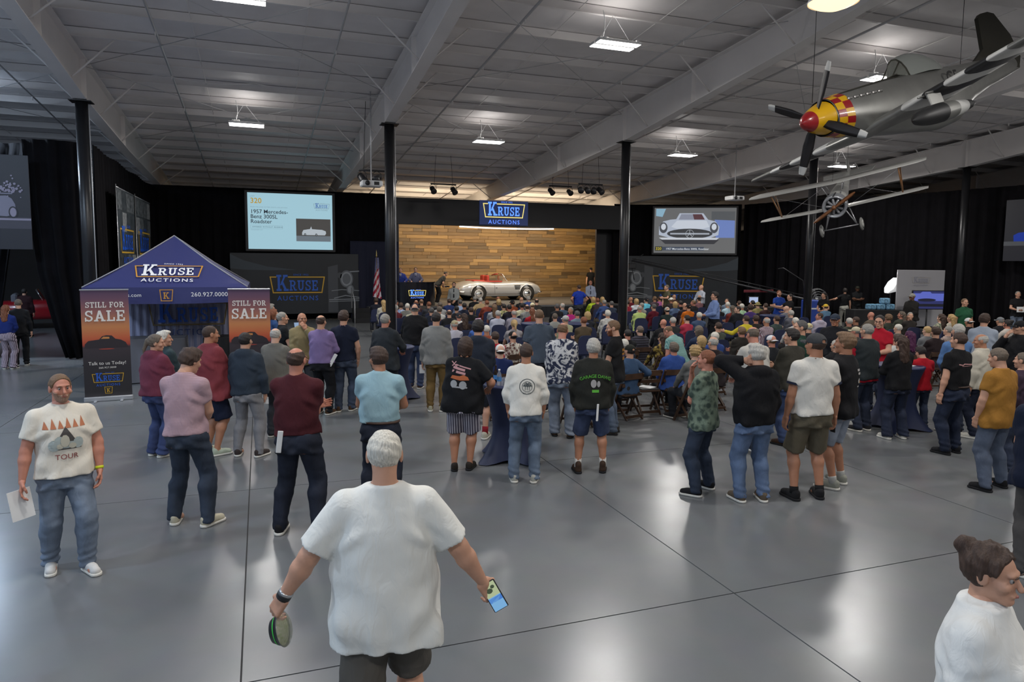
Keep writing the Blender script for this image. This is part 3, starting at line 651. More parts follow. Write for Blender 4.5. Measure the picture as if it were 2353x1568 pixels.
wall_banner(tl, tr, bl, 'black wall banner with blue logo behind the camera crane', None, True, ((lc.xy-mid.xy).dot(dd), lc.z-(tl.z+bl.z)/2, wl_))
# ================================================================== FLAG, STEPS, DRAPES BY THE STAGE
fp = at_y(866, 690, 31.9); fg = empty('flag_on_pole', (fp.x, fp.y, 0), 0, 'american flag hanging from a gold tipped pole beside the stage', 'flag')
zt_ = at_y(864, 573, 31.9).z
M_GOLDP = mat('gold_finial', (.6, .45, .18), .35, .8); MB().tube([(0, 0, .05), (0, 0, zt_-.35)], .016, 8).build('pole', M_GOLDP, fg); MB().lathe([(.16, 0), (.16, .04), (.05, .07), (.03, .1)], 18).build('base', M_GOLDP, fg)
MB().lathe([(.012, zt_-.36), (.045, zt_-.3), (.02, zt_-.24), (.03, zt_-.2), (.012, zt_-.1), (.001, zt_)], 10).build('finial', M_GOLDP, fg)
z0, z1 = at_y(865, 682, 31.9).z, zt_-.38
def fold(u, v):   # u along the hoist 0..1 downward, v across
    wv = .10+.20*u**.8
    return Vector(((v-.45)*wv*1.25+.02*math.sin(9*v+4*u), -.05+.07*math.sin(13*v+2*u), z1-(z1-z0)*u-.10*v*u))
nU, nV = 40, 15
V = [fold(i/nU, j/nV) for i in range(nU+1) for j in range(nV+1)]; FS = {'r': [], 'w': [], 'b': []}
for i in range(nU):
    for j in range(nV):
        u, v = i/nU, j/nV; q = (i*(nV+1)+j, i*(nV+1)+j+1, (i+1)*(nV+1)+j+1, (i+1)*(nV+1)+j)
        FS['b' if u+.25*v < .42 else ('r' if int((u*8+v*3.2)*1.15) % 2 == 0 else 'w')].append(q)
for k, nm, m in (('b', 'canton', mat('flag_blue', rgb(42, 52, 140), .7, noise=(45, .9), col2=(.5, .5, .6, 1))), ('r', 'red_stripes', mat('flag_red', rgb(175, 25, 60), .7)), ('w', 'white_stripes', mat('flag_white', rgb(225, 215, 225), .7))):
    b = MB(); b.add(V, FS[k], True); b.build(nm, m, fg, fix=False)
drape([(3.9, 32.7), (6.1, 32.6)], .03, 3.6, 'dark navy drape hanging behind the flag beside the stage', M_DRAPE_B, name='navy_drape', amp=.05, wl=.5)
sp_ = empty('stage_steps', (4.3, 31.2, 0), 0, 'black stage steps with a grey handrail beside the flag', 'steps')
for i in range(3): MB().bbox(-.5, .5, -.6+.3*i, -.3+.3*i, 0, .2*(i+1)).build('step', M_STBLK, sp_)
MB().tube([(-.5, -.7, 0), (-.5, -.7, .95), (-.5, .35, 1.5), (-.5, .35, .6)], .02, 8).build('handrail', M_STEEL2, sp_)
# speakers and stage lamps hung from the roof
M_GEAR = mat('black_gear', (.010, .010, .012), .5)
def rig(px, py, Y, label, n=3, proj_=None, seed=1):
    p = at_y(px, py, Y); o = empty('lighting_rig', p, 0, label, 'lighting rig'); r = random.Random(seed); zt = deck_z(Y)-.02-p.z
    MB().tube([(-.55, 0, .15), (.55, 0, .15)], .03, 8).build('bar', M_GEAR, o)
    for s in (-.4, .4): MB().tube([(s, 0, .15), (s*.8, 0, zt)], .008, 5).build('hanger', M_GEAR, o)
    for i in range(n):
        x = -.45+.9*i/max(1, n-1); R_ = Matrix.Rotation(r.uniform(-.6, .6), 3, 'Z') @ Matrix.Rotation(PI/2+r.uniform(.3, .8), 3, 'X')
        h = MB().lathe([(.05, -.18), (.10, -.15), (.11, .05), (.13, .14), (.12, .16)], 14, (x, 0, -.10), R_).build('lamp_head', M_GEAR, o)
        MB().lathe([(.001, .15), (.10, .152)], 12, (x, 0, -.10), R_, cap=False).build('lens', mat('rig_lens', (.5, .52, .6), .15), h)
        MB().tube([(x-.13, 0, -.1), (x-.13, 0, .06), (x, 0, .15), (x+.13, 0, .06), (x+.13, 0, -.1)], .01, 6).build('yoke', M_GEAR, o)
    return o
rig(866, 404, 22.0, 'cluster of black stage lamps hanging beside the flag column', 3, seed=2); rig(1357, 432, 26.5, 'cluster of black stage lamps hanging above the stage opening right side', 4, seed=4)
rig(1019, 432, 29.0, 'small black stage lamp pair hanging above the stage opening left side', 2, seed=5); rig(1288, 436, 29.0, 'small black lamp pair hanging between the rafters above the stage sign', 2, seed=6)
def projector(px, py, Y, label):
    p = at_y(px, py, Y); o = empty('projector', p, 0, label, 'projector')
    MB().cbox((0, 0, 0), (.62, .5, .17), .03).build('case', M_WHITE, o); MB().lathe([(.06, 0), (.075, .05), (.06, .07)], 16, (-.15, -.25, 0), Matrix.Rotation(PI/2, 3, 'X')).build('lens', M_GEAR, o)
    MB().bbox(.05, .2, -.255, -.25, -.05, .05).build('vent', M_GEAR, o)
    MB().tube([(0, 0, .08), (0, 0, deck_z(Y)-.02-p.z)], .02, 8).build('ceiling_pole', M_STEEL2, o)
projector(853, 423, 21.4, 'white ceiling projector beside the flag column lamps'); projector(1688, 456, 24.0, 'white ceiling projector hanging left of the small biplane')
# ================================================================== CANOPY TENT
M_TENT = mat('navy_canopy_fabric', rgb(44, 49, 100), .6, bump=(6, .12)); M_TWHITE = mat('print_white', (.78, .78, .78), .6); M_TGOLD = mat('print_gold', rgb(196, 140, 50), .6); M_ALU = mat('brushed_aluminium', (.55, .56, .58), .35, .8)
tx0, tx1, ty0, ty1, tz, tp = -3.36, -.27, 16.0, 19.1, 2.13, 3.24
tc = empty('canopy_tent', ((tx0+tx1)/2, (ty0+ty1)/2, 0), 0, 'navy blue pop-up canopy tent printed with a white logo', 'tent')
hw, hd_ = (tx1-tx0)/2, (ty1-ty0)/2
def roof_pt(u, v, side):
    # u -1..1 along the eave, v 0 eave..1 peak; slightly hollow ridge
    z = tz+(tp-tz)*(v**1.12); x = u*hw*(1-v); y = -hd_*(1-v)
    sag = -.05*math.sin(PI*v)*(1-abs(u))
    return Matrix.Rotation(side*PI/2, 3, 'Z') @ Vector((x, y, z+sag))
for side in range(4):
    MB().grid([[roof_pt(u, v, side) for u in np.linspace(-1, 1, 13)] for v in np.linspace(0, 1, 10)]).build('roof_panel', M_TENT, tc, fix=False)
    MB().grid([[Matrix.Rotation(side*PI/2, 3, 'Z') @ Vector((u*hw, -hd_-.01-.018*math.sin(u*7)*(1 if z < tz-.1 else .2), z-.035*(1-u*u)*(1 if z < tz-.1 else 0))) for u in np.linspace(-1, 1, 25)] for z in (tz, tz-.1, tz-.22, tz-.31)]).build('valance', M_TENT, tc, fix=False)
    a = Matrix.Rotation(side*PI/2, 3, 'Z') @ Vector((-hw+.03, -hd_+.03, 0))
    lg = MB().bbox(a.x-.022, a.x+.022, a.y-.022, a.y+.022, .02, tz).build('leg', M_ALU, tc); MB().bbox(a.x-.06, a.x+.06, a.y-.06, a.y+.06, 0, .02).build('foot', M_ALU, lg)
    MB().tube([roof_pt(-1, 0, side)+Vector((0, 0, .004)), roof_pt(-1, .5, side)+Vector((0, 0, .004)), roof_pt(-1, 1, side)], .014, 6).build('hip_seam', mat('seam_grey', (.3, .3, .33), .6), tc)
M_BACKW = mat('translucent_side_wall', rgb(150, 152, 176), .8)
nt = M_BACKW.node_tree; wv = nt.nodes.new('ShaderNodeTexWave'); wv.inputs['Scale'].default_value = 9; wv.inputs['Distortion'].default_value = .6; tcn = nt.nodes.new('ShaderNodeTexCoord'); nt.links.new(tcn.outputs['Object'], wv.inputs['Vector'])
rp_ = nt.nodes.new('ShaderNodeValToRGB'); rp_.color_ramp.elements[0].color = rgb(104, 106, 132); rp_.color_ramp.elements[1].color = rgb(168, 170, 192); nt.links.new(wv.outputs['Fac'], rp_.inputs['Fac']); nt.links.new(rp_.outputs['Color'], nt.nodes['Principled BSDF'].inputs['Base Color'])
bw = MB().grid([[(u*hw*.99, hd_-.06+.02*math.sin(u*60), z) for u in np.linspace(-1, 1, 120)] for z in (.05, 1.0, tz-.05)]).build('back_wall', M_BACKW, tc, fix=False)
logo(tc, frame((.12, hd_-.10, 1.36), (1, 0, 0), (0, 0, 1)), 1.78, M_BLUE, mat('faded_gold', rgb(120, 104, 72), .7), mat('faded_blue', rgb(66, 80, 128), .7), .012)
# logo drawn on the front roof panel
up = (roof_pt(0, .75, 0)-roof_pt(0, .05, 0)).normalized()
pc = roof_pt(0, .33, 0)+Vector((-.02, 0, 0)); nrm = Vector((1, 0, 0)).cross(up)
logo(tc, frame(pc+nrm*.055, (1, 0, 0), up), 1.30, M_TWHITE, M_TGOLD, M_TWHITE, .004)
kmark(tc, frame((-.02, -hd_-.045, tz-.235), (1, 0, 0), (0, 0, 1)), .215, M_TGOLD)
vm = lambda x: frame((x, -hd_-.045, tz-.19), (1, 0, 0), (0, 0, 1))
flat('valance_text', text_poly('260.927.0000', .125, .0, 1.05), M_TWHITE, vm(.80), tc); flat('valance_text', text_poly('KruseAuctions.com', .105, .0, 1.05), M_TWHITE, vm(-.92), tc)
# tables under the canopy
M_BLKCLOTH = mat('black_table_cloth', (.012, .012, .013), .8, bump=(8, .3)); M_GRYCLOTH = mat('grey_table_cloth', (.16, .165, .19), .8)
def cloth_table(x, y, rz, L_, W_, label, m, h=.76):
    o = empty('draped_table', (x, y, 0), rz, label, 'table')
    MB().cbox((0, 0, h-.02), (L_, W_, .04), .01).build('tabletop', m, o)
    per = []; n = 90
    for i in range(n):
        a = i/n*4; k = int(a); f = a-k
        c = [(-L_/2, -W_/2), (L_/2, -W_/2), (L_/2, W_/2), (-L_/2, W_/2), (-L_/2, -W_/2)]; per.append((c[k][0]+(c[k+1][0]-c[k][0])*f, c[k][1]+(c[k+1][1]-c[k][1])*f, i))
    rows = [[(px*(1+s*.03*math.sin(i*1.3)), py*(1+s*.06*math.sin(i*1.3)), z) for px, py, i in per] for z, s in ((h, 0), (h*.5, .7), (.02, 1))]
    MB().grid(rows, True, True).build('table_skirt', m, o, fix=False); return o
cloth_table(-.75, 17.0, 0, .95, .8, 'black draped table under the blue canopy tent, beside its right front leg', M_BLKCLOTH, .98)
cloth_table(-2.35, 17.2, 0, 1.5, .7, 'grey draped table under the blue canopy tent behind the left sale banner', M_GRYCLOTH, .98)
ob = empty('laptop', (-1.0, 16.95, .98), .3, 'open black laptop on the black draped tent table', 'laptop'); MB().cbox((0, 0, .01), (.34, .24, .02), .006).build('keyboard_base', M_GEAR, ob); MB().box((0, .15, .12), (.34, .012, .22), Matrix.Rotation(-.25, 3, 'X')).build('lid', M_GEAR, ob)
# ================================================================== ROLL-UP SALE BANNERS
def sale_mat(name):
    m = bpy.data.materials.new(name); m.use_nodes = True; nt = m.node_tree; N = nt.nodes; L = nt.links
    t = N.new('ShaderNodeTexCoord'); s = N.new('ShaderNodeSeparateXYZ'); L.new(t.outputs['Object'], s.inputs['Vector'])
    mr = N.new('ShaderNodeMapRange'); mr.inputs['From Min'].default_value = 0; mr.inputs['From Max'].default_value = 2.06; L.new(s.outputs['Z'], mr.inputs['Value'])
    r = N.new('ShaderNodeValToRGB'); L.new(mr.outputs['Result'], r.inputs['Fac']); e = r.color_ramp.elements
    stops = [(0, '#3a3638'), (.06, '#2a2729'), (.30, '#2c282b'), (.46, '#3c3337'), (.475, '#3c3136'), (.50, '#a8412f'), (.56, '#c05f3c'), (.66, '#c4804f'), (.80, '#95605a'), (.92, '#6a4a5c'), (1, '#54405a')]
    e[0].position, e[0].color = stops[0][0], rgb(stops[0][1]); e[1].position, e[1].color = stops[-1][0], rgb(stops[-1][1])
    for p, c in stops[1:-1]: q = e.new(p); q.color = rgb(c)
    L.new(r.outputs['Color'], N['Principled BSDF'].inputs['Base Color']); N['Principled BSDF'].inputs['Roughness'].default_value = .4; return m
M_SALE = sale_mat('sunset_print'); M_SIL_D = mat('print_silhouette', rgb(44, 36, 40), .5); M_SALEW = mat('print_cream', rgb(228, 222, 214), .5)
def sale_banner(x, y, rz, label, lean=0.0):
    o = empty('roll_up_banner', (x, y, 0), rz, label, 'banner'); W = .79; Hh = 2.06
    pnl = MB().bbox(-W/2, W/2, -.003, .003, 0, Hh).build('print_panel', M_SALE, o); pnl.location.z = .06
    MB().cbox((0, 0, .045), (W+.03, .10, .09), .012).build('base_cassette', M_ALU, o); MB().cbox((0, 0, Hh+.065), (W+.02, .03, .025), .006).build('top_rail', M_ALU, o)
    MB().tube([(0, .03, .05), (0, .03, Hh+.06)], .011, 8).build('support_pole', M_ALU, o)
    for s in (-1, 1): MB().cbox((s*.22, -.06, .01), (.05, .22, .02), .005).build('foot', M_ALU, o)
    Mz = lambda z, xx=0: frame((xx, -.004, z), (1, 0, 0), (0, 0, 1))
    flat('print_heading', slab_poly('STILL FOR', .105, .05, .80), M_SALEW, Mz(1.79), o, .004); flat('print_heading', slab_poly('SALE', .205, .05, .88), M_SALEW, Mz(1.53), o, .004)
    cs = [(-.36, 1.03), (-.355, 1.10), (-.30, 1.16), (-.12, 1.185), (-.07, 1.245), (.0, 1.262), (.09, 1.255), (.15, 1.19), (.24, 1.17), (.32, 1.12), (.36, 1.03)]
    flat('print_car', poly(*cs), M_SIL_D, Mz(0), o, .003); flat('print_car_window', poly((-.09, 1.195), (-.05, 1.235), (.05, 1.23), (.05, 1.195)), mat('print_amber', rgb(196, 130, 70), .5), Mz(0), o, .005)
    flat('print_car_lamp', shift_poly(disc_poly(0, 0, .13, .012), 0, 1.0), mat('print_ember', rgb(150, 62, 50), .5), Mz(0), o, .004)
    flat('print_text', text_poly('Talk to us Today!', .088, .002), M_SALEW, Mz(.70), o, .004); flat('print_text', text_poly('260.927.0000', .046, .001, 1.15), M_SALEW, Mz(.63), o, .004)
    logo(o, Mz(.445), .52, M_BLUE, M_GOLD, M_BLUE, .004); kmark(o, Mz(.17), .115, M_GOLD); return o
p = at_z(251, 921, 0); sale_banner(p.x, p.y, .10, 'orange and black still-for-sale roll-up banner beside the left tent leg'); q = at_y(572, 666, 15.0); sale_banner(q.x, 15.0, -.06, 'orange and black still-for-sale roll-up banner beside the right tent leg')
# ================================================================== POSTERS AND HANGING BANNERS
M_POST = mat('poster_dusk', (.020, .021, .030), .45); M_POST2 = mat('poster_road', (.06, .058, .08), .45); M_PCAR = mat('poster_car_silver', (.22, .22, .30), .45); M_PFLW = mat('poster_blossom', (.30, .28, .38), .5)
def poster(tl, tr, bl, label):
    Mx, W, H = panel_frame(tl, tr, bl); o = prop(MB().cbox((0, 0, 0), (W, H, .03), .005).build('hanging_poster', M_POST), label, 'poster'); o.matrix_world = Mx; return o, W, H
a, b_, c_ = at_y(-150, 351, 21.15), at_y(64, 354, 21.15), at_y(-150, 575, 21.15); c_.x = a.x; po, W, H = poster(a, b_, c_, 'dark hanging poster of a silver sports car left of the tent')
P_ = lambda nm, vf, m, k: flat(nm, vf, m, Matrix(), po, .016+.002*k)
P_('printed_road', rect_poly(-W/2, -.28*H, W/2, -.16*H), M_POST2, 1); P_('printed_line', rect_poly(-W/2, -.19*H, W/2, -.17*H), M_PFLW, 2)
cx = W/2-.02
P_('printed_car', poly((cx-1.4, -.13*H), (cx-1.3, .02*H), (cx-.8, .06*H), (cx-.5, .07*H), (cx-.38, .04*H), (cx-.31, -.02*H), (cx-.29, -.12*H), (cx-.5, -.15*H)), M_PCAR, 3); P_('printed_wheel', disc_poly(cx-.36, -.105*H, .10, .15), M_POST, 4); P_('printed_wheel', disc_poly(cx-.36, -.105*H, .07, .115), M_PFLW, 5); P_('printed_spoiler', rect_poly(cx-.62, .085*H, cx-.36, .098*H), M_PCAR, 4)
rr = random.Random(3)
P_('printed_blossom', join_poly(*[disc_poly(cx-.40+rr.gauss(0, .12), .15*H+rr.gauss(0, .04)*H, rr.uniform(.012, .035), n=6) for i in range(46)]), M_PFLW, 6)
M_COL1 = mat('collage_grey', (.09, .095, .10), .5, noise=(7, .8)); M_COL2 = mat('collage_light', (.20, .205, .21), .5, noise=(9, .5)); M_COL3 = mat('collage_dark', (.03, .032, .036), .5, noise=(5, .6)); M_BLUEV = mat('vivid_blue_print', rgb(20, 90, 215), .5)
def hang_banner(Ya, Yb, label, seed):
    z1, z0 = 4.78, 1.6; o = empty('hanging_banner', (-3.9, (Ya+Yb)/2, z0), PI/2, label, 'banner'); L_ = Yb-Ya; r = random.Random(seed)
    MB().bbox(-L_/2, L_/2, -.006, .006, 0, z1-z0).build('print_panel', M_COL3, o); MB().tube([(-L_/2-.05, 0, z1-z0+.02), (L_/2+.05, 0, z1-z0+.02)], .02, 8).build('top_rod', M_ALU, o); MB().tube([(-L_/2-.05, 0, z1-z0+.1), (-L_/2-.05, 0, -1.6)], .012, 6).build('side_pole', M_ALU, o)
    fm = lambda z, x=0: frame((x, -.008, z), (1, 0, 0), (0, 0, 1))
    for i in range(4):
        for j in range(5):
            if j == 2: continue
            x0 = -L_/2+L_*i/4; z_ = (z1-z0)*j/5; flat('printed_photo', rect_poly(x0+.03, z_+.03, x0+L_/4-.03, z_+(z1-z0)/5-.03), r.choice((M_COL1, M_COL2, M_COL3)), fm(0), o, .002)
    logo(o, fm((z1-z0)*.52), L_*.78, M_BLUEV, M_GOLD, M_BLUEV, .006)
hang_banner(23.3, 26.3, 'tall grey photo-collage banner with blue logo hanging closer to the drape edge', 3); hang_banner(26.6, 29.8, 'tall grey photo-collage banner with blue logo hanging nearer the stage corner', 8)
a, b_, c_ = at_x(2310, 461, 26.9), at_x(2460, 452, 27.1), at_x(2308, 600, 26.9); b_.z = a.z; po, W, H = poster(a, b_, c_, 'dark hanging poster of a bright blue car on the right drape')
P_('printed_ground', rect_poly(-W/2, -.25*H, W/2, -.18*H), M_BANG, 1); P_('printed_car', poly((-W/2+.35, -.18*H), (-W/2+.33, -.08*H), (-W/2+.5, -.04*H), (-W/2+.75, -.03*H), (-W/2+1.0, .03*H), (W/2, .04*H), (W/2, -.18*H)), mat('poster_blue_car', rgb(10, 62, 190), .4), 2)
flat('printed_logo', shift_poly(slab_poly('K', .30), -W/2+.85, .25*H), M_BANL, Matrix(), po, .02); P_('printed_yellow', rect_poly(-W/2+.85, -.45*H, -W/2+1.3, -.36*H), M_GOLD, 2)
# ================================================================== RED CAR IN THE STORE
rc = empty('red_car', (-8.15, 31.6, 0), math.radians(12), 'red vintage car with white wheels glimpsed through the drape gap', 'car'); M_RP = mat('red_paint', (.30, .008, .015), .25, coat=.5)
rows = []
for x, w_, zb, zt in ((-2.2, .4, .5, .8), (-2.0, .7, .4, .98), (-1.2, .78, .38, 1.08), (-.6, .8, .38, 1.1), (.4, .8, .38, 1.12), (1.2, .62, .42, 1.1), (2.0, .5, .48, 1.02), (2.2, .42, .52, .95)):
    hf = [(0, zb), (w_*.9, zb), (w_, zb+.15), (w_*.98, zt-.15), (w_*.8, zt-.03), (0, zt)]; rows.append([(x, y, z) for y, z in hf]+[(x, -y, z) for y, z in hf[-2:0:-1]])
bb = MB().grid(rows, True, True); bb.add(rows[0], [tuple(range(len(rows[0])))]); bb.add(rows[-1], [tuple(range(len(rows[-1])))]); bb.build('body', M_RP, rc)
M_WW = mat('white_wheel', (.7, .72, .75), .4)
for cx in (-1.4, 1.45):
    for s in (-1, 1):
        wl = MB().lathe([(.2, -.09), (.33, -.09), (.37, -.05), (.37, .05), (.33, .09), (.2, .09)], 24, (cx, s*.78, .37), Matrix.Rotation(PI/2, 3, 'X')).build('wheel', M_TYRE, rc)
        MB().lathe([(.30, -.094), (.18, -.10), (.06, -.13), (.06, .13), (.18, .10), (.30, .094)], 20, (cx, s*.78, .37), Matrix.Rotation(PI/2, 3, 'X')).build('wheel_disc', M_WW, wl)
        MB().tube([(cx+.52*math.cos(a), s*.76, .36+.5*math.sin(a)) for a in np.linspace(-.1, PI+.2, 12)], .09, 8).build('fender', M_RP, rc)
MB().tube([(.2, -.6, 1.1), (0, -.58, 1.5), (0, .58, 1.5), (.2, .6, 1.1)], .025, 8).build('windscreen_frame', M_CHR, rc); MB().cbox((-.7, 0, 1.15), (.2, 1.2, .4), .06).build('seat', M_GRYCLOTH, rc)
for s in (-1, 1): MB().lathe([(.04, -.1), (.11, 0), (.11, .03)], 14, (1.9, s*.55, .95), Matrix.Rotation(PI/2, 3, 'Y')).build('headlight', M_CHR, rc)
MB().tube([(2.25, -.8, .45), (2.32, 0, .45), (2.25, .8, .45)], .04, 8).build('bumper', M_CHR, rc)
# ================================================================== COCKTAIL TABLES
M_SPAN = mat('navy_spandex', (.009, .016, .055), .6)
def cocktail(p, rz, label, h=1.07, R0=.40):
    o = empty('cocktail_table', (p[0], p[1], 0), rz, label, 'table', 'navy covered cocktail tables')
    MB().lathe([(.001, h), (R0-.03, h), (R0, h-.012), (R0, h-.03)], 36, cap=False).build('table_top', mat('navy_spandex_top', (.015, .025, .085), .5), o)
    rows = []
    for t in np.linspace(0, 1, 16):
        z = (h-.03)*(1-t); r = []
        for k in range(36):
            a = 2*PI*k/36; foot = (abs(math.cos(2*a)))**3
            rr_ = R0*(1-t)**1.5+.21*math.sin(PI*min(1, t*1.0))**.6*(1-.35*t) if t < .999 else 0
            base = .20+(R0-.20)*((1-t)**2.2)
            fl_ = base+(.10+.26*foot)*(t**3.2)
            r.append((fl_*math.cos(a), fl_*math.sin(a), max(.01, z+.05*(1-foot)*(t**6))))
        rows.append(r)
    MB().grid(rows, True, True).build('spandex_cover', M_SPAN, o, fix=False); return o
T1 = at_z(1178, 1060, 0); T1 = Vector((T1.x+.02, T1.y+.15, 0)); cocktail(T1, .4, 'navy covered cocktail table holding a water bottle and plastic cups')
T2 = at_z(905, 795, 1.07); cocktail(T2, .2, 'navy covered cocktail table with a paper beside the man in the dark grey blazer')
T3 = at_z(2064, 838, 1.07); cocktail(T3, .7, 'navy covered cocktail table with white papers behind the long-haired woman')
T4 = at_z(1230, 742, 1.07); cocktail(T4, .1, 'navy covered cocktail table behind the man in the slate blue shirt'); T5 = at_z(1320, 742, 1.07); cocktail(T5, .3, 'navy covered cocktail table behind the person in the tie-dye shirt')
T6 = at_z(1775, 724, 1.07); cocktail(T6, .1, 'navy covered cocktail table among the seated crowd behind the red plaid shirt')
M_PAPER = mat('white_paper', (.75, .75, .74), .7); M_CLEAR = mat('clear_plastic', (.85, .9, .95), .08, trans=.85, alpha=.55); M_BLUELBL = mat('blue_bottle_label', rgb(70, 130, 190), .5); M_BEER = mat('brown_bottle_glass', (.02, .010, .006), .08, coat=.5)
def paper(p, rz, label, w_=.21, l_=.28):
    o = prop(MB().cbox((0, 0, .002), (w_, l_, .004), .001).build('paper_sheet', M_PAPER), label, 'paper'); o.location = p; o.rotation_euler = (0, 0, rz)
paper((T2.x-.05, T2.y+.1, 1.072), .4, 'white paper lying on the cocktail table beside the dark grey blazer'); paper((T3.x-.05, T3.y-.12, 1.072), .3, 'white papers lying on the cocktail table behind the long-haired woman', .3, .3)
p = at_z(1147, 886, 1.072)
wb = empty('water_bottle', (p.x, p.y, 1.071), 0, 'clear plastic water bottle with blue label on the cocktail table', 'bottle'); MB().lathe([(.03, 0), (.033, .01), (.033, .13), (.028, .16), (.013, .19), (.013, .20)], 16).build('bottle_body', M_CLEAR, wb); MB().lathe([(.0335, .06), (.0335, .115)], 16, cap=False).build('bottle_label', M_BLUELBL, wb); MB().lathe([(.0145, .2), (.0145, .22)], 12).build('bottle_cap', M_TWHITE, wb)
p = at_z(1139, 878, 1.072); bt = empty('beer_bottle', (p.x, p.y, 1.071), 0, 'dark brown glass bottle on the cocktail table', 'bottle'); MB().lathe([(.03, 0), (.031, .12), (.026, .15), (.013, .18), (.013, .23), (.015, .235)], 16).build('bottle_body', M_BEER, bt); MB().lathe([(.0315, .04), (.0315, .1)], 16, cap=False).build('bottle_label', M_BLUELBL, bt)
for px, py, lab in ((1161, 886, 'clear plastic cup in front of the bottles on the cocktail table'), (1176, 880, 'tall clear plastic cup beside the white shirt sleeve on the cocktail table')):
    p = at_z(px, py, 1.072); o = empty('plastic_cup', (p.x, p.y, 1.071), 0, lab, 'cup'); MB().lathe([(.030, .002), (.042, .11), (.040, .11), (.028, .006)], 16, cap=False).build('cup_wall', M_CLEAR, o); MB().lathe([(.027, .006), (.033, .05)], 14).build('ice_and_drink', mat('icy_drink', (.6, .62, .63), .3), o)
# ================================================================== REGISTRATION DESK
p = at_z(668, 762, .75); RGT = Vector((p.x, p.y+.3)); cloth_table(p.x, p.y+.3, .15, 2.0, .75, 'black draped registration table behind the right sale banner', M_BLKCLOTH)
o = empty('tablet', (RGT.x+.25, RGT.y+.1, .76), .4, 'pale blue lit tablet standing on the registration table', 'tablet'); MB().box((0, .05, .11), (.28, .012, .2), Matrix.Rotation(-.3, 3, 'X')).build('tablet_case', M_GEAR, o); MB().box((0, .042, .11), (.25, .004, .175), Matrix.Rotation(-.3, 3, 'X')).build('tablet_screen', scr_mat('tablet', '#8aa6c8'), o)
rr = random.Random(9)
for i in range(4):
    q = RGT+Vector((-.7+.4*i, rr.uniform(-.15, .15))); paper((q.x, q.y, .762), rr.uniform(0, 3), 'loose white paper on the registration table', .21, .28); bpy.context.scene.collection.objects[-1]['group'] = 'papers on the registration table'
# ================================================================== PRESS AREA ON THE RIGHT
def at_floor(px, Yd):  # floor point under pixel column px at forward distance Yd
    p_ = at_d(px, 620, Yd); return Vector((p_.x, p_.y, 0))
vdir = Vector((_r0.x, _r0.y, 0))
mw = empty('media_wall', at_floor(2117, 28.5), -YAW, 'white media backdrop board behind the blue lit monitor', 'backdrop board')
zt_ = at_d(2117, 621, 28.5).z; M_MW = mat('media_wall_white', (.46, .45, .47), .6)
MB().cbox((0, 0, zt_/2+.1), (1.95, .05, zt_-.2), .01).build('board', M_MW, mw)
for s in (-1, 1): MB().tube([(s*.96, 0, 0), (s*.96, 0, zt_)], .02, 8).build('post', M_ALU, mw); MB().cbox((s*.96, 0, .01), (.08, .5, .02), .005).build('foot', M_ALU, mw)
logo(mw, frame((0, -.03, zt_-.42), (1, 0, 0), (0, 0, 1)), .75, mat('pale_logo', (.38, .38, .44), .6), mat('pale_logo_border', (.45, .42, .38), .6), mat('pale_logo_sub', (.38, .38, .44), .6), .01)
sb = empty('softbox', at_floor(2049, 29.0), -YAW, 'lit white octagonal softbox on a stand beside the media board', 'studio light'); zc = at_d(2050, 656, 29.0).z
MB().lathe([(.38, 0), (.40, .02), (.10, .35), (.05, .45)], 8, (0, 0, zc), Matrix.Rotation(PI/2+.5, 3, 'Y') @ Matrix.Rotation(.4, 3, 'Z'), cap=False).build('hood', mat('softbox_fabric', (.8, .8, .8), .6, emit=.5), sb)
MB().lathe([(.001, -.01), (.38, -.01)], 8, (0, 0, zc), Matrix.Rotation(PI/2+.5, 3, 'Y') @ Matrix.Rotation(.4, 3, 'Z'), cap=False).build('diffuser', mat('lit_diffuser', (1, 1, 1), .6, emit=1.2), sb)
MB().tube([(0, 0, .1), (0, 0, zc)], .018, 8).build('stand', M_GEAR, sb)
for k in range(3): MB().tube([(0, 0, .5), (.5*math.cos(k*2.1), .5*math.sin(k*2.1), .01)], .012, 6).build('tripod_leg', M_GEAR, sb)
tv = empty('monitor', at_floor(2136, 27.6), -YAW, 'blue lit monitor on a stand showing a car front', 'monitor'); za, zb_ = at_d(2136, 668, 27.6).z, at_d(2136, 712, 27.6).z
TW = 74*27.6/1600; MB().cbox((0, 0, (za+zb_)/2), (TW, .06, za-zb_), .01).build('screen_case', M_GEAR, tv); MB().tube([(0, .02, .02), (0, .02, zb_)], .03, 8).build('pole', M_GEAR, tv); MB().cbox((0, 0, .02), (.7, .5, .04), .01).build('base', M_GEAR, tv)
fm = lambda k: frame((0, -.032-k*.003, (za+zb_)/2), (1, 0, 0), (0, 0, 1)); hw_, hh_ = TW/2-.03, (za-zb_)/2-.03
flat('lit_image', rect_poly(-hw_, -hh_, hw_, hh_), scr_mat('tvdark', '#2a2f66'), fm(0), tv); flat('lit_image', rect_poly(-hw_, -.1*hh_, hw_, .75*hh_), scr_mat('tvblue', '#5d6ac6'), fm(1), tv); flat('lit_image', poly((-.55*hw_, .75*hh_), (-.4*hw_, .95*hh_), (.1*hw_, .95*hh_), (.2*hw_, .75*hh_)), scr_mat('tvblue', '#5d6ac6'), fm(1), tv)
flat('lit_image', shift_poly(disc_poly(0, 0, .6*hw_, .18*hh_), -.1*hw_, .0), scr_mat('tvgrille', '#10122c'), fm(2), tv); flat('lit_image', rect_poly(-hw_, -.75*hh_, hw_, -.45*hh_), scr_mat('tvblack', '#0b0c1c'), fm(2), tv)
spk = empty('loudspeaker', at_floor(2228, 29), -YAW+.1, 'black loudspeaker on a stand against the right drape', 'loudspeaker'); za, zb_ = at_d(2228, 622, 29).z, at_d(2228, 663, 29).z
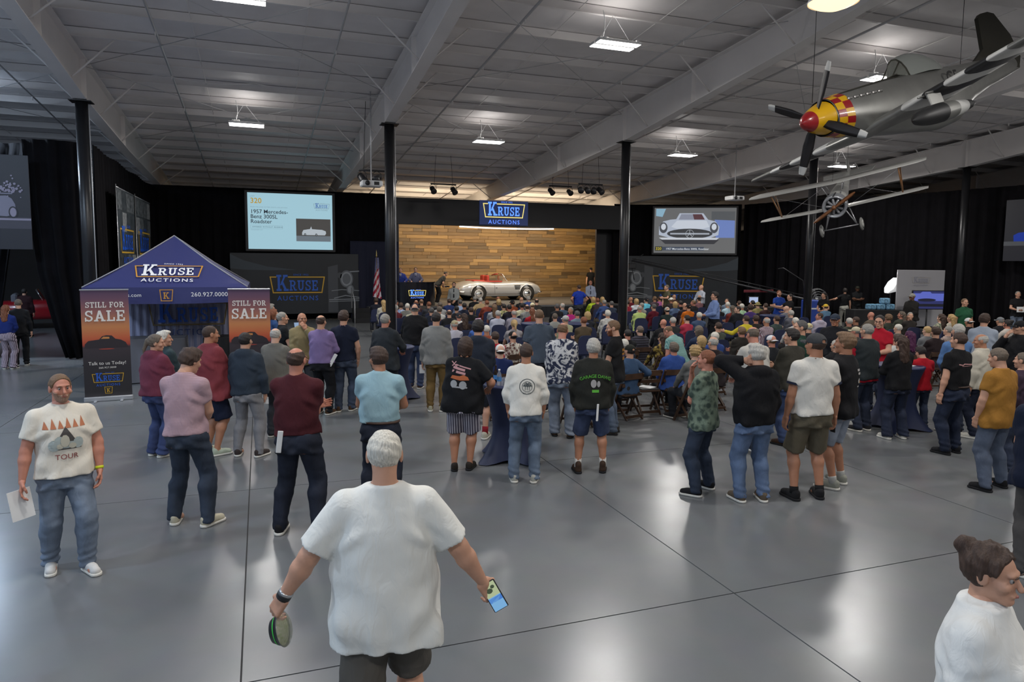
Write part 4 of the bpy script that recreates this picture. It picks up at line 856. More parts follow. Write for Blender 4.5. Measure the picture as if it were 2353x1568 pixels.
MB().cbox((0, 0, (za+zb_)/2), (.5, .4, za-zb_), .03).build('cabinet', mat('speaker_grey', (.022, .022, .024), .7), spk); MB().bbox(-.22, .22, -.21, -.2, zb_+.04, za-.04).build('grille', M_GEAR, spk); MB().tube([(0, 0, .05), (0, 0, zb_)], .02, 8).build('stand', M_GEAR, spk)
for k in range(3): MB().tube([(0, 0, .6), (.5*math.cos(k*2.1), .5*math.sin(k*2.1), .01)], .014, 6).build('tripod_leg', M_GEAR, spk)
# camera crane
A, B_ = at_d(1452, 599, 32.3), at_d(1850, 688, 30.4); BB = at_d(1880, 695, 30.2)
cr = empty('camera_crane', (B_.x, B_.y, 0), 0, 'long black camera crane reaching across the right wall banner', 'camera crane'); L0 = Vector((B_.x, B_.y, 0))
M_CRN = mat('crane_black', (.035, .035, .038), .35, .4)
MB().tube([A-L0, B_-L0, BB-L0], .045, 8).build('arm', M_CRN, cr); up_ = Vector((0, 0, .16)); MB().tube([A-L0+up_*.6, A.lerp(B_, .5)-L0+up_, B_-L0+up_], .016, 6).build('guy_cable', M_CRN, cr)
for i in range(1, 16): q = A.lerp(B_, i/16)-L0; MB().tube([q, q+Vector((0, 0, .15))], .010, 5).build('arm_strut', M_CRN, cr)
MB().cbox(tuple(A.lerp(B_, .74)-L0-Vector((0, .05, .1))), (1.6, .03, .12), .01).build('arm_label', mat('dull_red', (.12, .012, .02), .6), cr).rotation_euler = (0, 0, 0)
q = A-L0; MB().cbox(tuple(q+Vector((0, 0, -.25))), (.35, .25, .25), .03).build('camera_head', M_GEAR, cr); MB().tube([q, q+Vector((0, 0, -.3)), q+Vector((.15, 0, -.9))], .02, 6).build('head_bracket', M_CRN, cr); MB().tube([q+Vector((-.2, 0, .0)), q+Vector((.2, 0, .05)), q+Vector((.6, 0, .3))], .02, 6).build('head_rod', M_CRN, cr)
MB().tube([Vector((0, 0, .05)), Vector((0, 0, B_.z))], .06, 10).build('pedestal', M_CRN, cr)
for k in range(3): MB().tube([(0, 0, .8), (.8*math.cos(k*2.1+.3), .8*math.sin(k*2.1+.3), .02)], .025, 6).build('pedestal_leg', M_CRN, cr)
q1, q2, q3 = at_d(1788, 618, 30.4)-L0, at_d(1800, 616, 30.4)-L0, at_d(1845, 645, 30.4)-L0; MB().tube([q1, q2, q3, B_-L0], .022, 6).build('tension_mast', M_CRN, cr)
MB().cbox(tuple(BB-L0+Vector((.1, 0, -.12))), (.35, .3, .4), .03).build('counterweight', M_GEAR, cr)
# production desk, fan drum, crates
o = cloth_table(at_floor(1770, 28.5).x, at_floor(1770, 28.5).y, -YAW, 2.9, .8, 'black draped production desk under the camera crane', M_BLKCLOTH, .95)
p = at_floor(1734, 28.3); o = empty('desk_monitor', (p.x, p.y, .95), -YAW, 'small lit monitor on the production desk', 'monitor'); MB().cbox((0, 0, .3), (.42, .04, .28), .01).build('screen_case', M_GEAR, o); flat('lit_image', rect_poly(-.18, -.11, .18, .11), scr_mat('desk', '#b7c6ea'), frame((0, -.024, .3), (1, 0, 0), (0, 0, 1)), o); MB().tube([(0, 0, .0), (0, 0, .18)], .02, 6).build('stand', M_GEAR, o); MB().cbox((0, 0, .01), (.2, .15, .02), .004).build('foot', M_GEAR, o)
p = at_floor(1880, 29.4); fz = at_d(1880, 688, 29.4).z; o = empty('drum_fan', (p.x, p.y, 0), -YAW, 'grey drum fan standing beside the blue crate', 'fan')
R_ = Matrix.Rotation(PI/2, 3, 'X'); MB().lathe([(.44, -.12), (.46, 0), (.44, .12)], 24, (0, 0, fz), R_, cap=False).build('shroud', mat('fan_grey', (.16, .16, .165), .45, .4), o); MB().lathe([(.08, -.08), (.08, .08)], 12, (0, 0, fz), R_).build('hub', M_ALU, o)
for k in range(4): MB().box((.22*math.cos(k*PI/2+.4), 0, fz+.22*math.sin(k*PI/2+.4)), (.34, .015, .16), Matrix.Rotation(-(k*PI/2+.4), 3, 'Y') @ Matrix.Rotation(.5, 3, 'X')).build('blade', mat('fan_blade', (.22, .22, .23), .4, .4), o)
for r_ in (.12, .22, .32, .42): MB().tube([(r_*math.cos(t), -.13, fz+r_*math.sin(t)) for t in np.linspace(0, 2*PI, 25)[:-1]], .006, 5, closed=True).build('guard_ring', M_ALU, o)
for s in (-1, 1): MB().tube([(s*.46, 0, fz), (s*.46, 0, .05), (s*.46, -.3, .02)], .02, 6).build('stand_leg', M_GEAR, o)
p = at_floor(1866, 27.6); fz = at_d(1866, 690, 27.6).z; o = empty('blue_crate', (p.x, p.y, 0), -YAW, 'tall blue crate with white stripe behind the biplane column', 'crate'); MB().cbox((0, 0, fz/2), (.55, .5, fz), .03).build('body', mat('crate_blue', rgb(40, 70, 160), .5), o); MB().bbox(-.28, .28, -.256, -.25, fz-.36, fz-.30).build('stripe', M_TWHITE, o)
p = at_floor(2020, 28.2); o = cloth_table(p.x, p.y, -YAW, 2.2, .7, 'black table stacked with water packs beside the media board', M_BLKCLOTH, .9); M_PACK = mat('water_pack', rgb(120, 165, 195), .25, noise=(14, .5))
rr = random.Random(12)
for i, (dx, dz) in enumerate(((-.25, 0), (.12, 0), (.5, 0), (.3, .24))):
    q = prop(MB().cbox((0, 0, .12), (.36, .26, .23), .04).build('water_pack', M_PACK), 'shrink-wrapped water pack on the black table by the media board' if dz == 0 else 'shrink-wrapped water pack topping the pile by the media board', 'water pack', 'water packs'); q.location = (p.x+dx*vdir.x, p.y+dx*vdir.y, .9+dz); q.rotation_euler = (0, 0, -YAW+rr.uniform(-.2, .2))
# ================================================================== FIGHTER AIRCRAFT
M_FUS = mat('bare_aluminium_skin', (.28, .28, .265), .38, .55, noise=(1.6, .12)); M_OLV = mat('olive_antiglare', (.035, .032, .022), .6); M_STW = mat('stripe_white', (.55, .55, .53), .5); M_STB = mat('stripe_black', (.014, .014, .015), .5)
M_YEL = mat('spinner_yellow', rgb(222, 170, 12), .35, coat=.3); M_SRED = mat('spinner_red', rgb(150, 22, 28), .3, coat=.4); M_PROP = mat('propeller_black', (.014, .012, .013), .45); M_CAN = mat('canopy_perspex', (.30, .32, .30), .08, coat=.3)
S_, SL, SW, DIH, ZW, XW = .75, 1.025, .743, .079, -.161, 1.132
fa = empty('fighter_aircraft', at_d(1843.2, 284.5, 11.5), 0, 'large silver fighter aircraft with striped wings and red-yellow spinner hung from the roof', 'aircraft')
fa.matrix_world = Matrix.Translation(at_d(1843.2, 284.5, 11.5)) @ Matrix.Rotation(3.341, 4, 'Z') @ Matrix.Rotation(.266, 4, 'Y') @ Matrix.Rotation(.305, 4, 'X') @ Matrix.Scale(S_, 4)
FS_ = [(-.72, .37, 0, .39), (-1.2, .43, -.03, .47), (-2.0, .46, -.08, .56), (-3.0, .47, -.13, .66), (-3.8, .46, -.17, .71), (-4.8, .44, -.24, .78), (-5.6, .40, -.22, .74), (-6.5, .32, -.06, .54), (-7.5, .22, .05, .42), (-8.6, .13, .12, .32), (-9.7, .04, .18, .2)]
def fus(x, a): 
    hw, zc, hh = [float(np.interp(-x, [-s[0] for s in FS_], [s[k] for s in FS_])) for k in (1, 2, 3)]
    c, s = math.cos(a), math.sin(a); return Vector((x*SL, hw*math.copysign(abs(c)**.85, c), zc+hh*math.copysign(abs(s)**.85, s)))
xs_ = np.linspace(-.72, -9.7, 40); MB().grid([[fus(x, 2*PI*k/28) for k in range(28)] for x in xs_], True, True).build('fuselage', M_FUS, fa)
MB().grid([[fus(x, PI/2+t)+Vector((0, 0, .008)) for t in np.linspace(-.55, .55, 7)] for x in np.linspace(-.74, -3.6, 14)]).build('antiglare_panel', M_OLV, fa)
RY = Matrix.Rotation(-PI/2, 3, 'Y')   # lathe z -> -x
def lx(prof, n=28): return MB().lathe(prof, n, R=RY, cap=False)
lx([(.001, 0), (.06, .02), (.13, .08), (.19, .18), (.225, .27)]).build('spinner_tip', M_SRED, fa); lx([(.225, .27), (.28, .42), (.325, .56), (.35, .66), (.365, .74)]).build('spinner', M_YEL, fa)
for r_ in range(2):
    for k in range(18):
        a0, a1 = 2*PI*k/18, 2*PI*(k+1)/18; xa, xb = -.745-.235*r_, -.745-.235*(r_+1)
        MB().grid([[fus(x, a)*1.0+Vector((0, math.cos(a)*.012, math.sin(a)*.012)) for a in np.linspace(a0, a1, 4)] for x in (xa, (xa+xb)/2, xb)]).build('cowl_check', M_SRED if (k+r_) % 2 else M_YEL, fa)
for k in range(4):
    a = math.radians(41+90*k); R_ = Matrix.Rotation(-a, 3, 'X'); rows = []
    for r_, c_, tw in ((.15, .12, .8), (.35, .20, .6), (.6, .24, .45), (.9, .21, .35), (1.08, .18, .3)):
        rows.append([R_ @ Vector((-.45+c_*u*math.sin(tw), c_*u*math.cos(tw)+v*.02, r_)) for u, v in ((-.5, 0), (-.2, 1), (.2, 1), (.5, 0), (.2, -1), (-.2, -1))])
    bl = MB().grid(rows, True, True).build('propeller_blade', M_PROP, fa); rows = []
    for r_, c_, tw in ((1.08, .182, .3), (1.2, .16, .3), (1.27, .12, .3)): rows.append([R_ @ Vector((-.45+c_*u*math.sin(tw), c_*u*math.cos(tw)+v*.022, r_)) for u, v in ((-.5, 0), (-.2, 1), (.2, 1), (.5, 0), (.2, -1), (-.2, -1))])
    t_ = MB().grid(rows, True, True); t_.add(rows[-1], [tuple(range(6))]); t_.build('blade_tip', M_STW, bl)
def wing_sec(y, rev=1):
    ay = abs(y); f = ay/5.64; xl = (-2.75-.8*f)*SL+XW; ch = 2.55-1.25*f
    if f > .93: ch *= 1-(f-.93)*6; xl -= (f-.93)*4
    z = -.42+ZW+DIH*ay*SW; t = .15*ch*(1-.35*f)
    af = [(0, 0), (.02, .35), (.08, .7), (.25, 1), (.5, .85), (.8, .35), (1, 0), (.8, -.18), (.5, -.45), (.25, -.55), (.08, -.4), (.02, -.22)]
    return [Vector((xl-u*ch, y*SW, z+v*t*.55)) for u, v in af]
bands = [(0, 1.35, M_FUS), (1.35, 1.95, M_STW), (1.95, 2.55, M_STB), (2.55, 3.1, M_STW), (3.1, 3.65, M_STB), (3.65, 4.15, M_STW), (4.15, 5.64, M_FUS)]
for s in (-1, 1):
    for a, b_, m in bands:
        rows = [wing_sec(s*y) for y in np.linspace(a, b_, 5 if b_ < 5 else 9)]; w_ = MB().grid(rows, True, True)
        if b_ > 5: w_.add(rows[-1], [tuple(range(12))])
        w_.build('wing_band' if m is not M_FUS else 'wing_panel', m, fa)
    # gun barrels
    for y in (2.0, 2.25): q = wing_sec(s*y)[0]; MB().tube([q+Vector((.22, 0, 0)), q+Vector((-.1, 0, 0))], .022, 6).build('gun_barrel', M_FUS, fa)
    # drop tank
    if s > 0:
        q = wing_sec(s*2.2)[3]; c = q+Vector((.55, 0, -.62)); tk = empty('drop_tank', (0, 0, 0)); tk.parent = fa
        for (p0, p1, m) in ((0, .42, M_STB), (.42, .6, M_FUS), (.6, .78, M_STW), (.78, 1, M_STB)):
            pr = []
            for t in np.linspace(p0, p1, 7): pr.append((max(.004, .21*math.sin(PI*min(1, t**.75))**.62*(1 if t < .9 else (1-t)/.1*.6+.4)), t*2.6-1.0))
            MB().lathe(pr, 18, c, RY, cap=False).build('tank_section', m, tk)
        MB().cbox(tuple(c+Vector((-.1, 0, .33))), (.5, .06, .35), .02).build('tank_pylon', M_FUS, fa)
    rows = []
    for f in np.linspace(0, 1, 5):
        y = s*(.05+1.9*f); xl = -8.35-.35*f; ch = 1.15-.45*f; rows.append([Vector(((xl-u*ch)*SL, y*.8, .32+v*.05)) for u, v in ((0, 0), (.15, 1), (.6, .7), (1, 0), (.6, -.7), (.15, -1))])
    tp_ = MB().grid(rows, True, True); tp_.add(rows[-1], [tuple(range(6))]); tp_.build('tailplane', M_FUS, fa)
    for k in range(6): q = fus(-1.25-.22*k, .42 if s > 0 else PI-.42); MB().cbox(tuple(q), (.16, .09, .07), .02).build('exhaust_stack', mat('exhaust_steel', (.35, .34, .33), .35, .8), fa)
fin = [(-7.4, .42), (-8.15, .75), (-8.55, 1.66), (-8.75, 1.76), (-9.15, 1.78), (-9.45, 1.7), (-9.85, 1.0), (-9.9, .3), (-9.6, .0)]
MB().prism([(x*SL, z) for x, z in fin], 1, -.05, .05).build('tail_fin', M_OLV, fa)
# canopy
def cano(x, a):
    t = (x+3.55)/(-2.35); h = .54*math.sin(PI*min(1, max(0, t))**.8)**.7; base = float(np.interp(-x, [-s[0] for s in FS_], [s[2]+s[3] for s in FS_]))
    return Vector((x*SL, .34*math.cos(a)*math.sin(PI*t)**.5 if 0 < t < 1 else 0, base-.12+(h+.12)*math.sin(a)))
MB().grid([[cano(x, a) for a in np.linspace(0, PI, 13)] for x in np.linspace(-4.02, -5.88, 16)]).build('canopy', M_CAN, fa)
wsA = [cano(-4.02, a) for a in np.linspace(0, PI, 9)]; wsB = [Vector((-3.55*SL, .26*math.cos(a), .52+.03*math.sin(a))) for a in np.linspace(0, PI, 9)]
MB().grid([wsB, wsA]).build('windscreen', mat('windscreen_perspex', (.55, .60, .48), .05, trans=.7, alpha=.6), fa); MB().tube(wsA, .022, 6).build('windscreen_arch', M_OLV, fa); MB().tube(wsB, .018, 6).build('windscreen_sill', M_OLV, fa)
for a in (.9, PI-.9): MB().tube([cano(-4.02, a), Vector((-3.55*SL, .26*math.cos(a), .55))], .018, 6).build('windscreen_bar', M_OLV, fa)
MB().lathe([(.001, 0), (.07, .06), (.10, .16), (.10, .2)], 12, cano(-4.6, 0)+Vector((0, -.28, .2))).build('pilot_headrest', M_OLV, fa)
q = fus(-5.35, .12); flat('fuselage_code', text_poly('C5', .55, .01), M_STB, frame(q+Vector((0, .03, -.02)), (-1, -.06, 0), (0, .02, 1)), fa, .02)
MB().lathe([(.001, 0), (.03, .06), (.04, .2)], 8, (-1.2, .1, -.55), RY).build('intake_lip', M_FUS, fa)
iv = fa.matrix_world.inverted()
for lp in ((-.6, 0, .40), (-7.0, 0, .45)):
    wp = fa.matrix_world @ Vector(lp); MB().tube([iv @ wp, iv @ Vector((wp.x, wp.y, deck_z(wp.y)-.2))], .008, 5).build('hanging_cable', M_GEAR, fa)
# ================================================================== BIPLANE
k_ = 22.0/28.66; bi = empty('biplane', (0, 0, 0), 0, 'small silver biplane with round engine and wooden propeller hung below the fighter', 'aircraft')
bi.matrix_world = Matrix.Translation(at_d(1916.8, 476.7, 22.0)) @ Matrix.Rotation(3.79, 4, 'Z') @ Matrix.Rotation(.421, 4, 'Y') @ Matrix.Rotation(.196, 4, 'X') @ Matrix.Scale(.85*k_, 4)
M_BSIL = mat('silver_doped_fabric', (.42, .42, .40), .5, .15); M_BW = mat('varnished_strut', (.22, .10, .035), .45); M_BPROP = mat('laminated_propeller', (.17, .065, .022), .4); M_BENG = mat('engine_metal', (.40, .40, .42), .35, .6)
MB().lathe([(.40, .16), (.46, .05), (.52, .0), (.56, .03), (.56, .25), (.555, .5)], 28, R=RY, cap=False).build('cowl_ring', mat('spun_aluminium', (.50, .52, .55), .3, .7), bi)
BF = [(-.5, .52, 0, .52), (-1.2, .42, .02, .50), (-2.0, .36, .05, .46), (-3.0, .26, .08, .36), (-4.2, .14, .12, .24), (-5.2, .04, .15, .12)]
rows = [[Vector((x, hw*math.cos(a), zc+hh*math.sin(a))) for a in np.linspace(0, 2*PI, 17)[:-1]] for x, hw, zc, hh in BF]; MB().grid(rows, True, True).build('fuselage', M_BSIL, bi)
MB().lathe([(.001, .2), (.36, .22)], 20, R=RY, cap=False).build('firewall', M_GEAR, bi); MB().lathe([(.001, -.06), (.10, -.02), (.14, .1), (.14, .2)], 14, R=RY, cap=False).build('crankcase', M_BENG, bi)
for i in range(9):
    a = 2*PI*i/9; R_ = Matrix.Rotation(a, 3, 'X'); c = [(.055, .13), (.055, .36)]
    cy = MB()
    for j in range(6): cy.lathe([(.07, .14+.04*j), (.07, .155+.04*j)], 10, (-.12, 0, 0), R_)
    cy.lathe([(.05, .12), (.05, .39)], 10, (-.12, 0, 0), R_); cy.build('cylinder', M_BENG, bi)
for s in (-1, 1):
    rows = []; pa = math.radians(-62)
    for r_, c_ in ((.05, .10), (.3, .15), (.7, .17), (1.0, .15), (1.2, .06)):
        rows.append([Matrix.Rotation(pa, 3, 'X') @ Vector((.1+c_*u*.5, c_*u, s*r_+v*.0)) + Vector((v*.02, 0, 0)) for u, v in ((-.5, 0), (0, 1), (.5, 0), (0, -1))])
    MB().grid(rows, True, True).build('propeller_blade', M_BPROP, bi)
MB().lathe([(.09, -.15), (.11, -.05), (.11, .0)], 14, R=RY).build('propeller_hub', M_BPROP, bi)
def bwing(name, x0, z0, span, ch, dih=.03, sweep=.0):
    rows = []
    for f in np.linspace(-1, 1, 21):
        af = abs(f); c_ = ch*(1 if af < .9 else 1-(af-.9)*4.5); x = x0-sweep*af-(ch-c_)*.3
        rows.append([Vector((x-u*c_, f*span/2, z0+dih*af*span/2+v*.05*ch)) for u, v in ((0, 0), (.08, .7), (.35, 1), (1, 0), (.35, -.2), (.08, -.5))])
    o = MB().grid(rows, True, True); o.add(rows[0], [tuple(range(6))]); o.add(rows[-1], [tuple(range(6))]); return o.build(name, M_BSIL, bi)
bwing('upper_wing', -.5, 1.0, 7.5*1.074, .8); bwing('lower_wing', -.85, -.42, 7.2*1.074, .55)
for s in (-1, 1):
    for (yu, yl) in ((2.9, 2.8),):
        for xu in (-.6, -1.3): MB().tube([(xu, s*yu, 1.06), (-1.15, s*yl, -.38)], .035, 6).build('wing_strut', M_BW, bi)
    for xu in (-.6, -1.2): MB().tube([(xu, s*.5, 1.0), (xu, s*.3, .45)], .022, 6).build('cabane_strut', M_BENG, bi)
    for xu in (-.35, -1.1): MB().tube([(xu, s*.4, -.38), (-.45, s*.72, -1.22)], .028, 6).build('gear_strut', M_BENG, bi)
    wl = MB().lathe([(.14, -.05), (.27, -.05), (.32, -.02), (.32, .02), (.27, .05), (.14, .05)], 22, (-.45, s*.92, -1.25), Matrix.Rotation(PI/2, 3, 'X')).build('wheel', mat('grey_tyre', (.16, .16, .15), .7), bi); MB().lathe([(.25, -.055), (.06, -.09), (.06, .09), (.25, .055)], 18, (-.45, s*.92, -1.25), Matrix.Rotation(PI/2, 3, 'X')).build('wheel_cover', M_BSIL, wl)
    MB().tube([(-.6, s*.3, .95), (-1.15, s*2.8, -.38)], .006, 4).build('flying_wire', M_BENG, bi); MB().tube([(-.6, s*2.9, 1.0), (-1.15, s*.5, -.38)], .006, 4).build('landing_wire', M_BENG, bi)
MB().tube([(-.45, -.9, -1.25), (-.45, .9, -1.25)], .03, 8).build('axle', M_BENG, bi)
MB().prism([(-4.7, .15), (-4.9, .85), (-5.4, .9), (-5.5, .1)], 1, -.02, .02).build('rudder', M_BSIL, bi); MB().prism([(-4.4, -1.2), (-4.2, 0), (-4.4, 1.2), (-5.1, 1.3), (-5.1, -1.3)], 2, .16, .2).build('tailplane', M_BSIL, bi)
MB().tube([(-.5, .1, .55), (.15, .1, .6)], .03, 8).build('gun', M_GEAR, bi)
iv = bi.matrix_world.inverted()
for lp in ((-.9, 0, 1.03), (-4.5, 0, .3)):
    wp = bi.matrix_world @ Vector(lp); MB().tube([iv @ wp, iv @ Vector((wp.x, wp.y, deck_z(wp.y)-.2))], .008, 5).build('hanging_cable', M_GEAR, bi)
# ================================================================== PEOPLE: implicit figures meshed by surface nets
f32 = np.float32
def _v(a): return np.array(a, f32)
def cone(P, a, b, ra, rb):
    a, b = _v(a), _v(b); ba = b-a; pa = P-a; t = np.clip(pa @ ba/max(1e-9, float(ba @ ba)), 0, 1)
    return np.sqrt(((pa-t[:, None]*ba)**2).sum(1))-(ra+(rb-ra)*t)
def ell(P, c, r):
    p = P-_v(c); r = _v(r); k0 = np.sqrt(((p/r)**2).sum(1)); k1 = np.sqrt(((p/(r*r))**2).sum(1)); return k0*(k0-1)/np.maximum(k1, 1e-6)
def smin(a, b, k):
    h = np.clip(.5+.5*(b-a)/k, 0, 1); return b+(a-b)*h-k*h*(1-h)
_OFF = [(i, j, k) for i in (0, 1) for j in (0, 1) for k in (0, 1)]
_EDG = [(a, b) for a in _OFF for b in _OFF if sum(b)-sum(a) == 1 and all(y >= x for x, y in zip(a, b))]
def nets(f, lo, hi, h):
    lo, hi = _v(lo), _v(hi); n = np.ceil((hi-lo)/h).astype(int)+1
    ax = [lo[i]+h*np.arange(n[i], dtype=f32) for i in range(3)]
    G = np.stack(np.meshgrid(*ax, indexing='ij'), -1).reshape(-1, 3).astype(f32)
    D = f(G).reshape(n).astype(f32); S = D < 0
    c = np.zeros(n-1, np.int8)
    for i, j, k in _OFF: c += S[i:n[0]-1+i, j:n[1]-1+j, k:n[2]-1+k]
    act = (c > 0) & (c < 8); idx = np.full(act.shape, -1, np.int64); I = np.nonzero(act); m = len(I[0]); idx[I] = np.arange(m)
    acc = np.zeros((m, 3), f32); cnt = np.zeros(m, f32)
    for a, b in _EDG:
        da = D[I[0]+a[0], I[1]+a[1], I[2]+a[2]]; db = D[I[0]+b[0], I[1]+b[1], I[2]+b[2]]; q = (da < 0) != (db < 0)
        t = np.where(q, da/np.where(q, da-db, 1), 0)
        for d in range(3): acc[:, d] += np.where(q, a[d]+t*(b[d]-a[d]), 0)
        cnt += q
    V = lo+h*(np.stack(I, -1)+acc/cnt[:, None]); Q = []
    for d in range(3):
        e = [0, 0, 0]; e[d] = 1; sl0 = tuple(slice(0, n[i]-e[i]) for i in range(3)); sl1 = tuple(slice(e[i], n[i]) for i in range(3))
        A, B = S[sl0], S[sl1]; u, w_ = [(1, 2), (2, 0), (0, 1)][d]
        ch = A != B; sel = [slice(None)]*3; sel[u] = slice(1, n[u]-1); sel[w_] = slice(1, n[w_]-1)
        mk = np.zeros_like(ch); mk[tuple(sel)] = ch[tuple(sel)]; g = np.stack(np.nonzero(mk), -1)
        if not len(g): continue
        def cell(du, dw):
            q = g.copy(); q[:, u] += du; q[:, w_] += dw; return idx[q[:, 0], q[:, 1], q[:, 2]]
        q4 = np.stack([cell(-1, -1), cell(0, -1), cell(0, 0), cell(-1, 0)], -1); fl = ~A[tuple(g.T)]
        q4[fl] = q4[fl][:, ::-1]; Q.append(q4)
    Q = np.concatenate(Q); Q = Q[(Q >= 0).all(1)]; return V.astype(f32), Q
def wob(P, amp, k, seed):
    r = np.random.default_rng(seed); d = np.zeros(len(P), f32)
    for i in range(4):
        w_ = r.normal(size=3)*k*_v((1, 1, .8)); d += np.sin(P @ w_.astype(f32)+r.uniform(0, 6.3)).astype(f32)
    return d*(amp/2)
# ---------------------------------------------------------------- head, hair, hats (head space: centre at eye-level, +y face)
def head_f(P, male=True):
    d = ell(P, (0, -.012, .030), (.076, .097, .088)); d = smin(d, ell(P, (0, .022, -.040), (.060 if male else .054, .070, .078)), .03)
    d = smin(d, ell(P, (0, .072, -.092), (.028, .024, .022)), .025)
    d = smin(d, ell(P, (0, .078, .032), (.052, .018, .012)), .015)
    for s in (-1, 1):
        d = np.maximum(d, -ell(P, (s*.031, .106, .010), (.016, .012, .009))); d = smin(d, ell(P, (s*.046, .062, -.022), (.024, .026, .022)), .02)
        d = smin(d, ell(P, (s*.080, -.008, -.002), (.010, .024, .034)), .008)
    d = smin(d, cone(P, (0, .092, .012), (0, .112, -.024), .008, .0135), .012)
    d = smin(d, ell(P, (0, .092, -.060), (.026, .012, .011)), .008)
    d = smin(d, cone(P, (0, -.028, -.19), (0, -.022, -.04), .062 if male else .05, .056 if male else .046), .02)
    return d
_hc = {}
def head_arr(res, male):
    k = ('h', res, male)
    if k not in _hc: _hc[k] = nets(lambda P: head_f(P, male), (-.105, -.125, -.20), (.105, .14, .13), res)
    return _hc[k]
def hair_f(P, st):
    z, y, x = P[:, 2], P[:, 1], P[:, 0]
    t = {'buzz': .003, 'short': .007, 'bald': .004, 'wisp': .006, 'full': .016, 'curly': .024, 'long': .016, 'bun': .014, 'pony': .012, 'bob': .022, 'under': .008, 'wave': .016}[st]
    d = ell(P, (0, -.014, .030), (.077+t, .098+t*1.1, .089+t*1.2)); d += wob(P, {'curly': .010, 'full': .004, 'short': .0022, 'wave': .006, 'buzz': .001}.get(st, .003), 75 if st == 'curly' else (60 if st == 'wave' else 90), 3)
    front = y-(.050+.36*(z-.062)); nape = -(z+.058)-np.clip(y+.02, -1, .0)*.15; side = np.where(y > -.005, .018-z-np.clip(.03-y, 0, 1)*.9, -1)
    d = np.maximum(np.maximum(d, np.where(z < .10, front, -1)), np.maximum(nape, side if st not in ('long', 'bob') else y-.03-.8*np.clip(z, 0, 1)))
    if st == 'bald': d = np.maximum(d, -ell(P, (0, .03, .115), (.068, .13, .095)))
    if st == 'under': d = np.maximum(d, z-.030)
    if st == 'wisp': d = np.maximum(d, -ell(P, (0, -.05, .12), (.035, .045, .05)))
    if st == 'full' or st == 'wave': d = smin(d, ell(P, (0, .035, .105), (.065, .060, .030)), .02)
    if st == 'long':
        d = smin(d, cone(P, (-.035, -.085, .02), (-.045, -.115, -.27), .050, .040), .03); d = smin(d, cone(P, (.035, -.085, .02), (.045, -.115, -.29), .050, .038), .03); d = smin(d, cone(P, (0, -.10, .0), (0, -.125, -.31), .05, .036), .03)+wob(P, .008, 60, 8)
    if st == 'bob':
        for s in (-1, 1): d = smin(d, cone(P, (s*.055, -.04, .0), (s*.062, -.03, -.09), .045, .035), .03)
        d = smin(d, cone(P, (0, -.08, 0), (0, -.075, -.09), .055, .04), .03)
    if st == 'bun': d = smin(d, ell(P, (0, -.115, .085), (.045, .042, .045)), .015)+wob(P, .005, 70, 5); d = smin(d, cone(P, (-.07, .02, .0), (-.075, .03, -.07), .016, .008), .01)
    if st == 'pony': d = smin(d, cone(P, (0, -.115, .03), (0, -.15, -.10), .034, .022), .015); d = smin(d, cone(P, (0, -.15, -.10), (.01, -.15, -.18), .022, .010), .01)
    return d
def hair_mesh(st, res):
    k = ('hair', st, res)
    if k not in _hc: _hc[k] = np_mesh('hair', *nets(lambda P: hair_f(P, st), (-.14, -.20, -.36 if st == 'long' else -.22), (.14, .12, .16), res))
    return _hc[k]
def cap_meshes(kind, res):
    k = (kind, res)
    if k not in _hc:
        def dome(P):
            d = ell(P, (0, -.012, .036), (.089, .110, .090)); d = np.maximum(d, .020-P[:, 2]+.10*np.clip(P[:, 1], 0, 1))
            if kind == 'cap': d = np.maximum(d, -ell(P, (0, -.115, .045), (.032, .03, .018)))
            d = smin(d, ell(P, (0, -.012, .127), (.008, .008, .006)), .004); return d
        def brim(P):
            if kind == 'bucket': return np.maximum(np.abs(P[:, 2]-.028+.35*(np.sqrt(P[:, 0]**2+(P[:, 1]*.85)**2)-.09))-.006, np.sqrt(P[:, 0]**2+(P[:, 1]*.85)**2)-.145)
            z = P[:, 2]-.040+.9*P[:, 0]**2*6+.10*(P[:, 1]-.08); return np.maximum(np.maximum(np.abs(z)-.005, np.sqrt((P[:, 0]/.078)**2+((P[:, 1]-.06)/.125)**2)*.078-.078), .055-P[:, 1])
        _hc[k] = (np_mesh('crown', *nets(dome, (-.11, -.15, .0), (.11, .13, .15), res)), np_mesh('brim', *nets(brim, (-.17, -.19, -.04), (.17, .21, .09), min(res, .009))))
    return _hc[k]
def beard_mesh(res):
    if ('beard', res) not in _hc:
        def f(P):
            d = head_f(P)-.004; d = np.maximum(d, P[:, 2]+.036+.25*np.clip(P[:, 1]-.06, -1, 1)-np.where(np.abs(P[:, 0]) > .05, .02, 0)); d = np.maximum(d, -.125-P[:, 2]); d = np.maximum(d, .022-P[:, 1]); return np.maximum(d, -ell(P, (0, .105, -.060), (.022, .02, .008)))
        _hc[('beard', res)] = np_mesh('beard', *nets(f, (-.1, -.02, -.14), (.1, .14, .03), res))
    return _hc[('beard', res)]
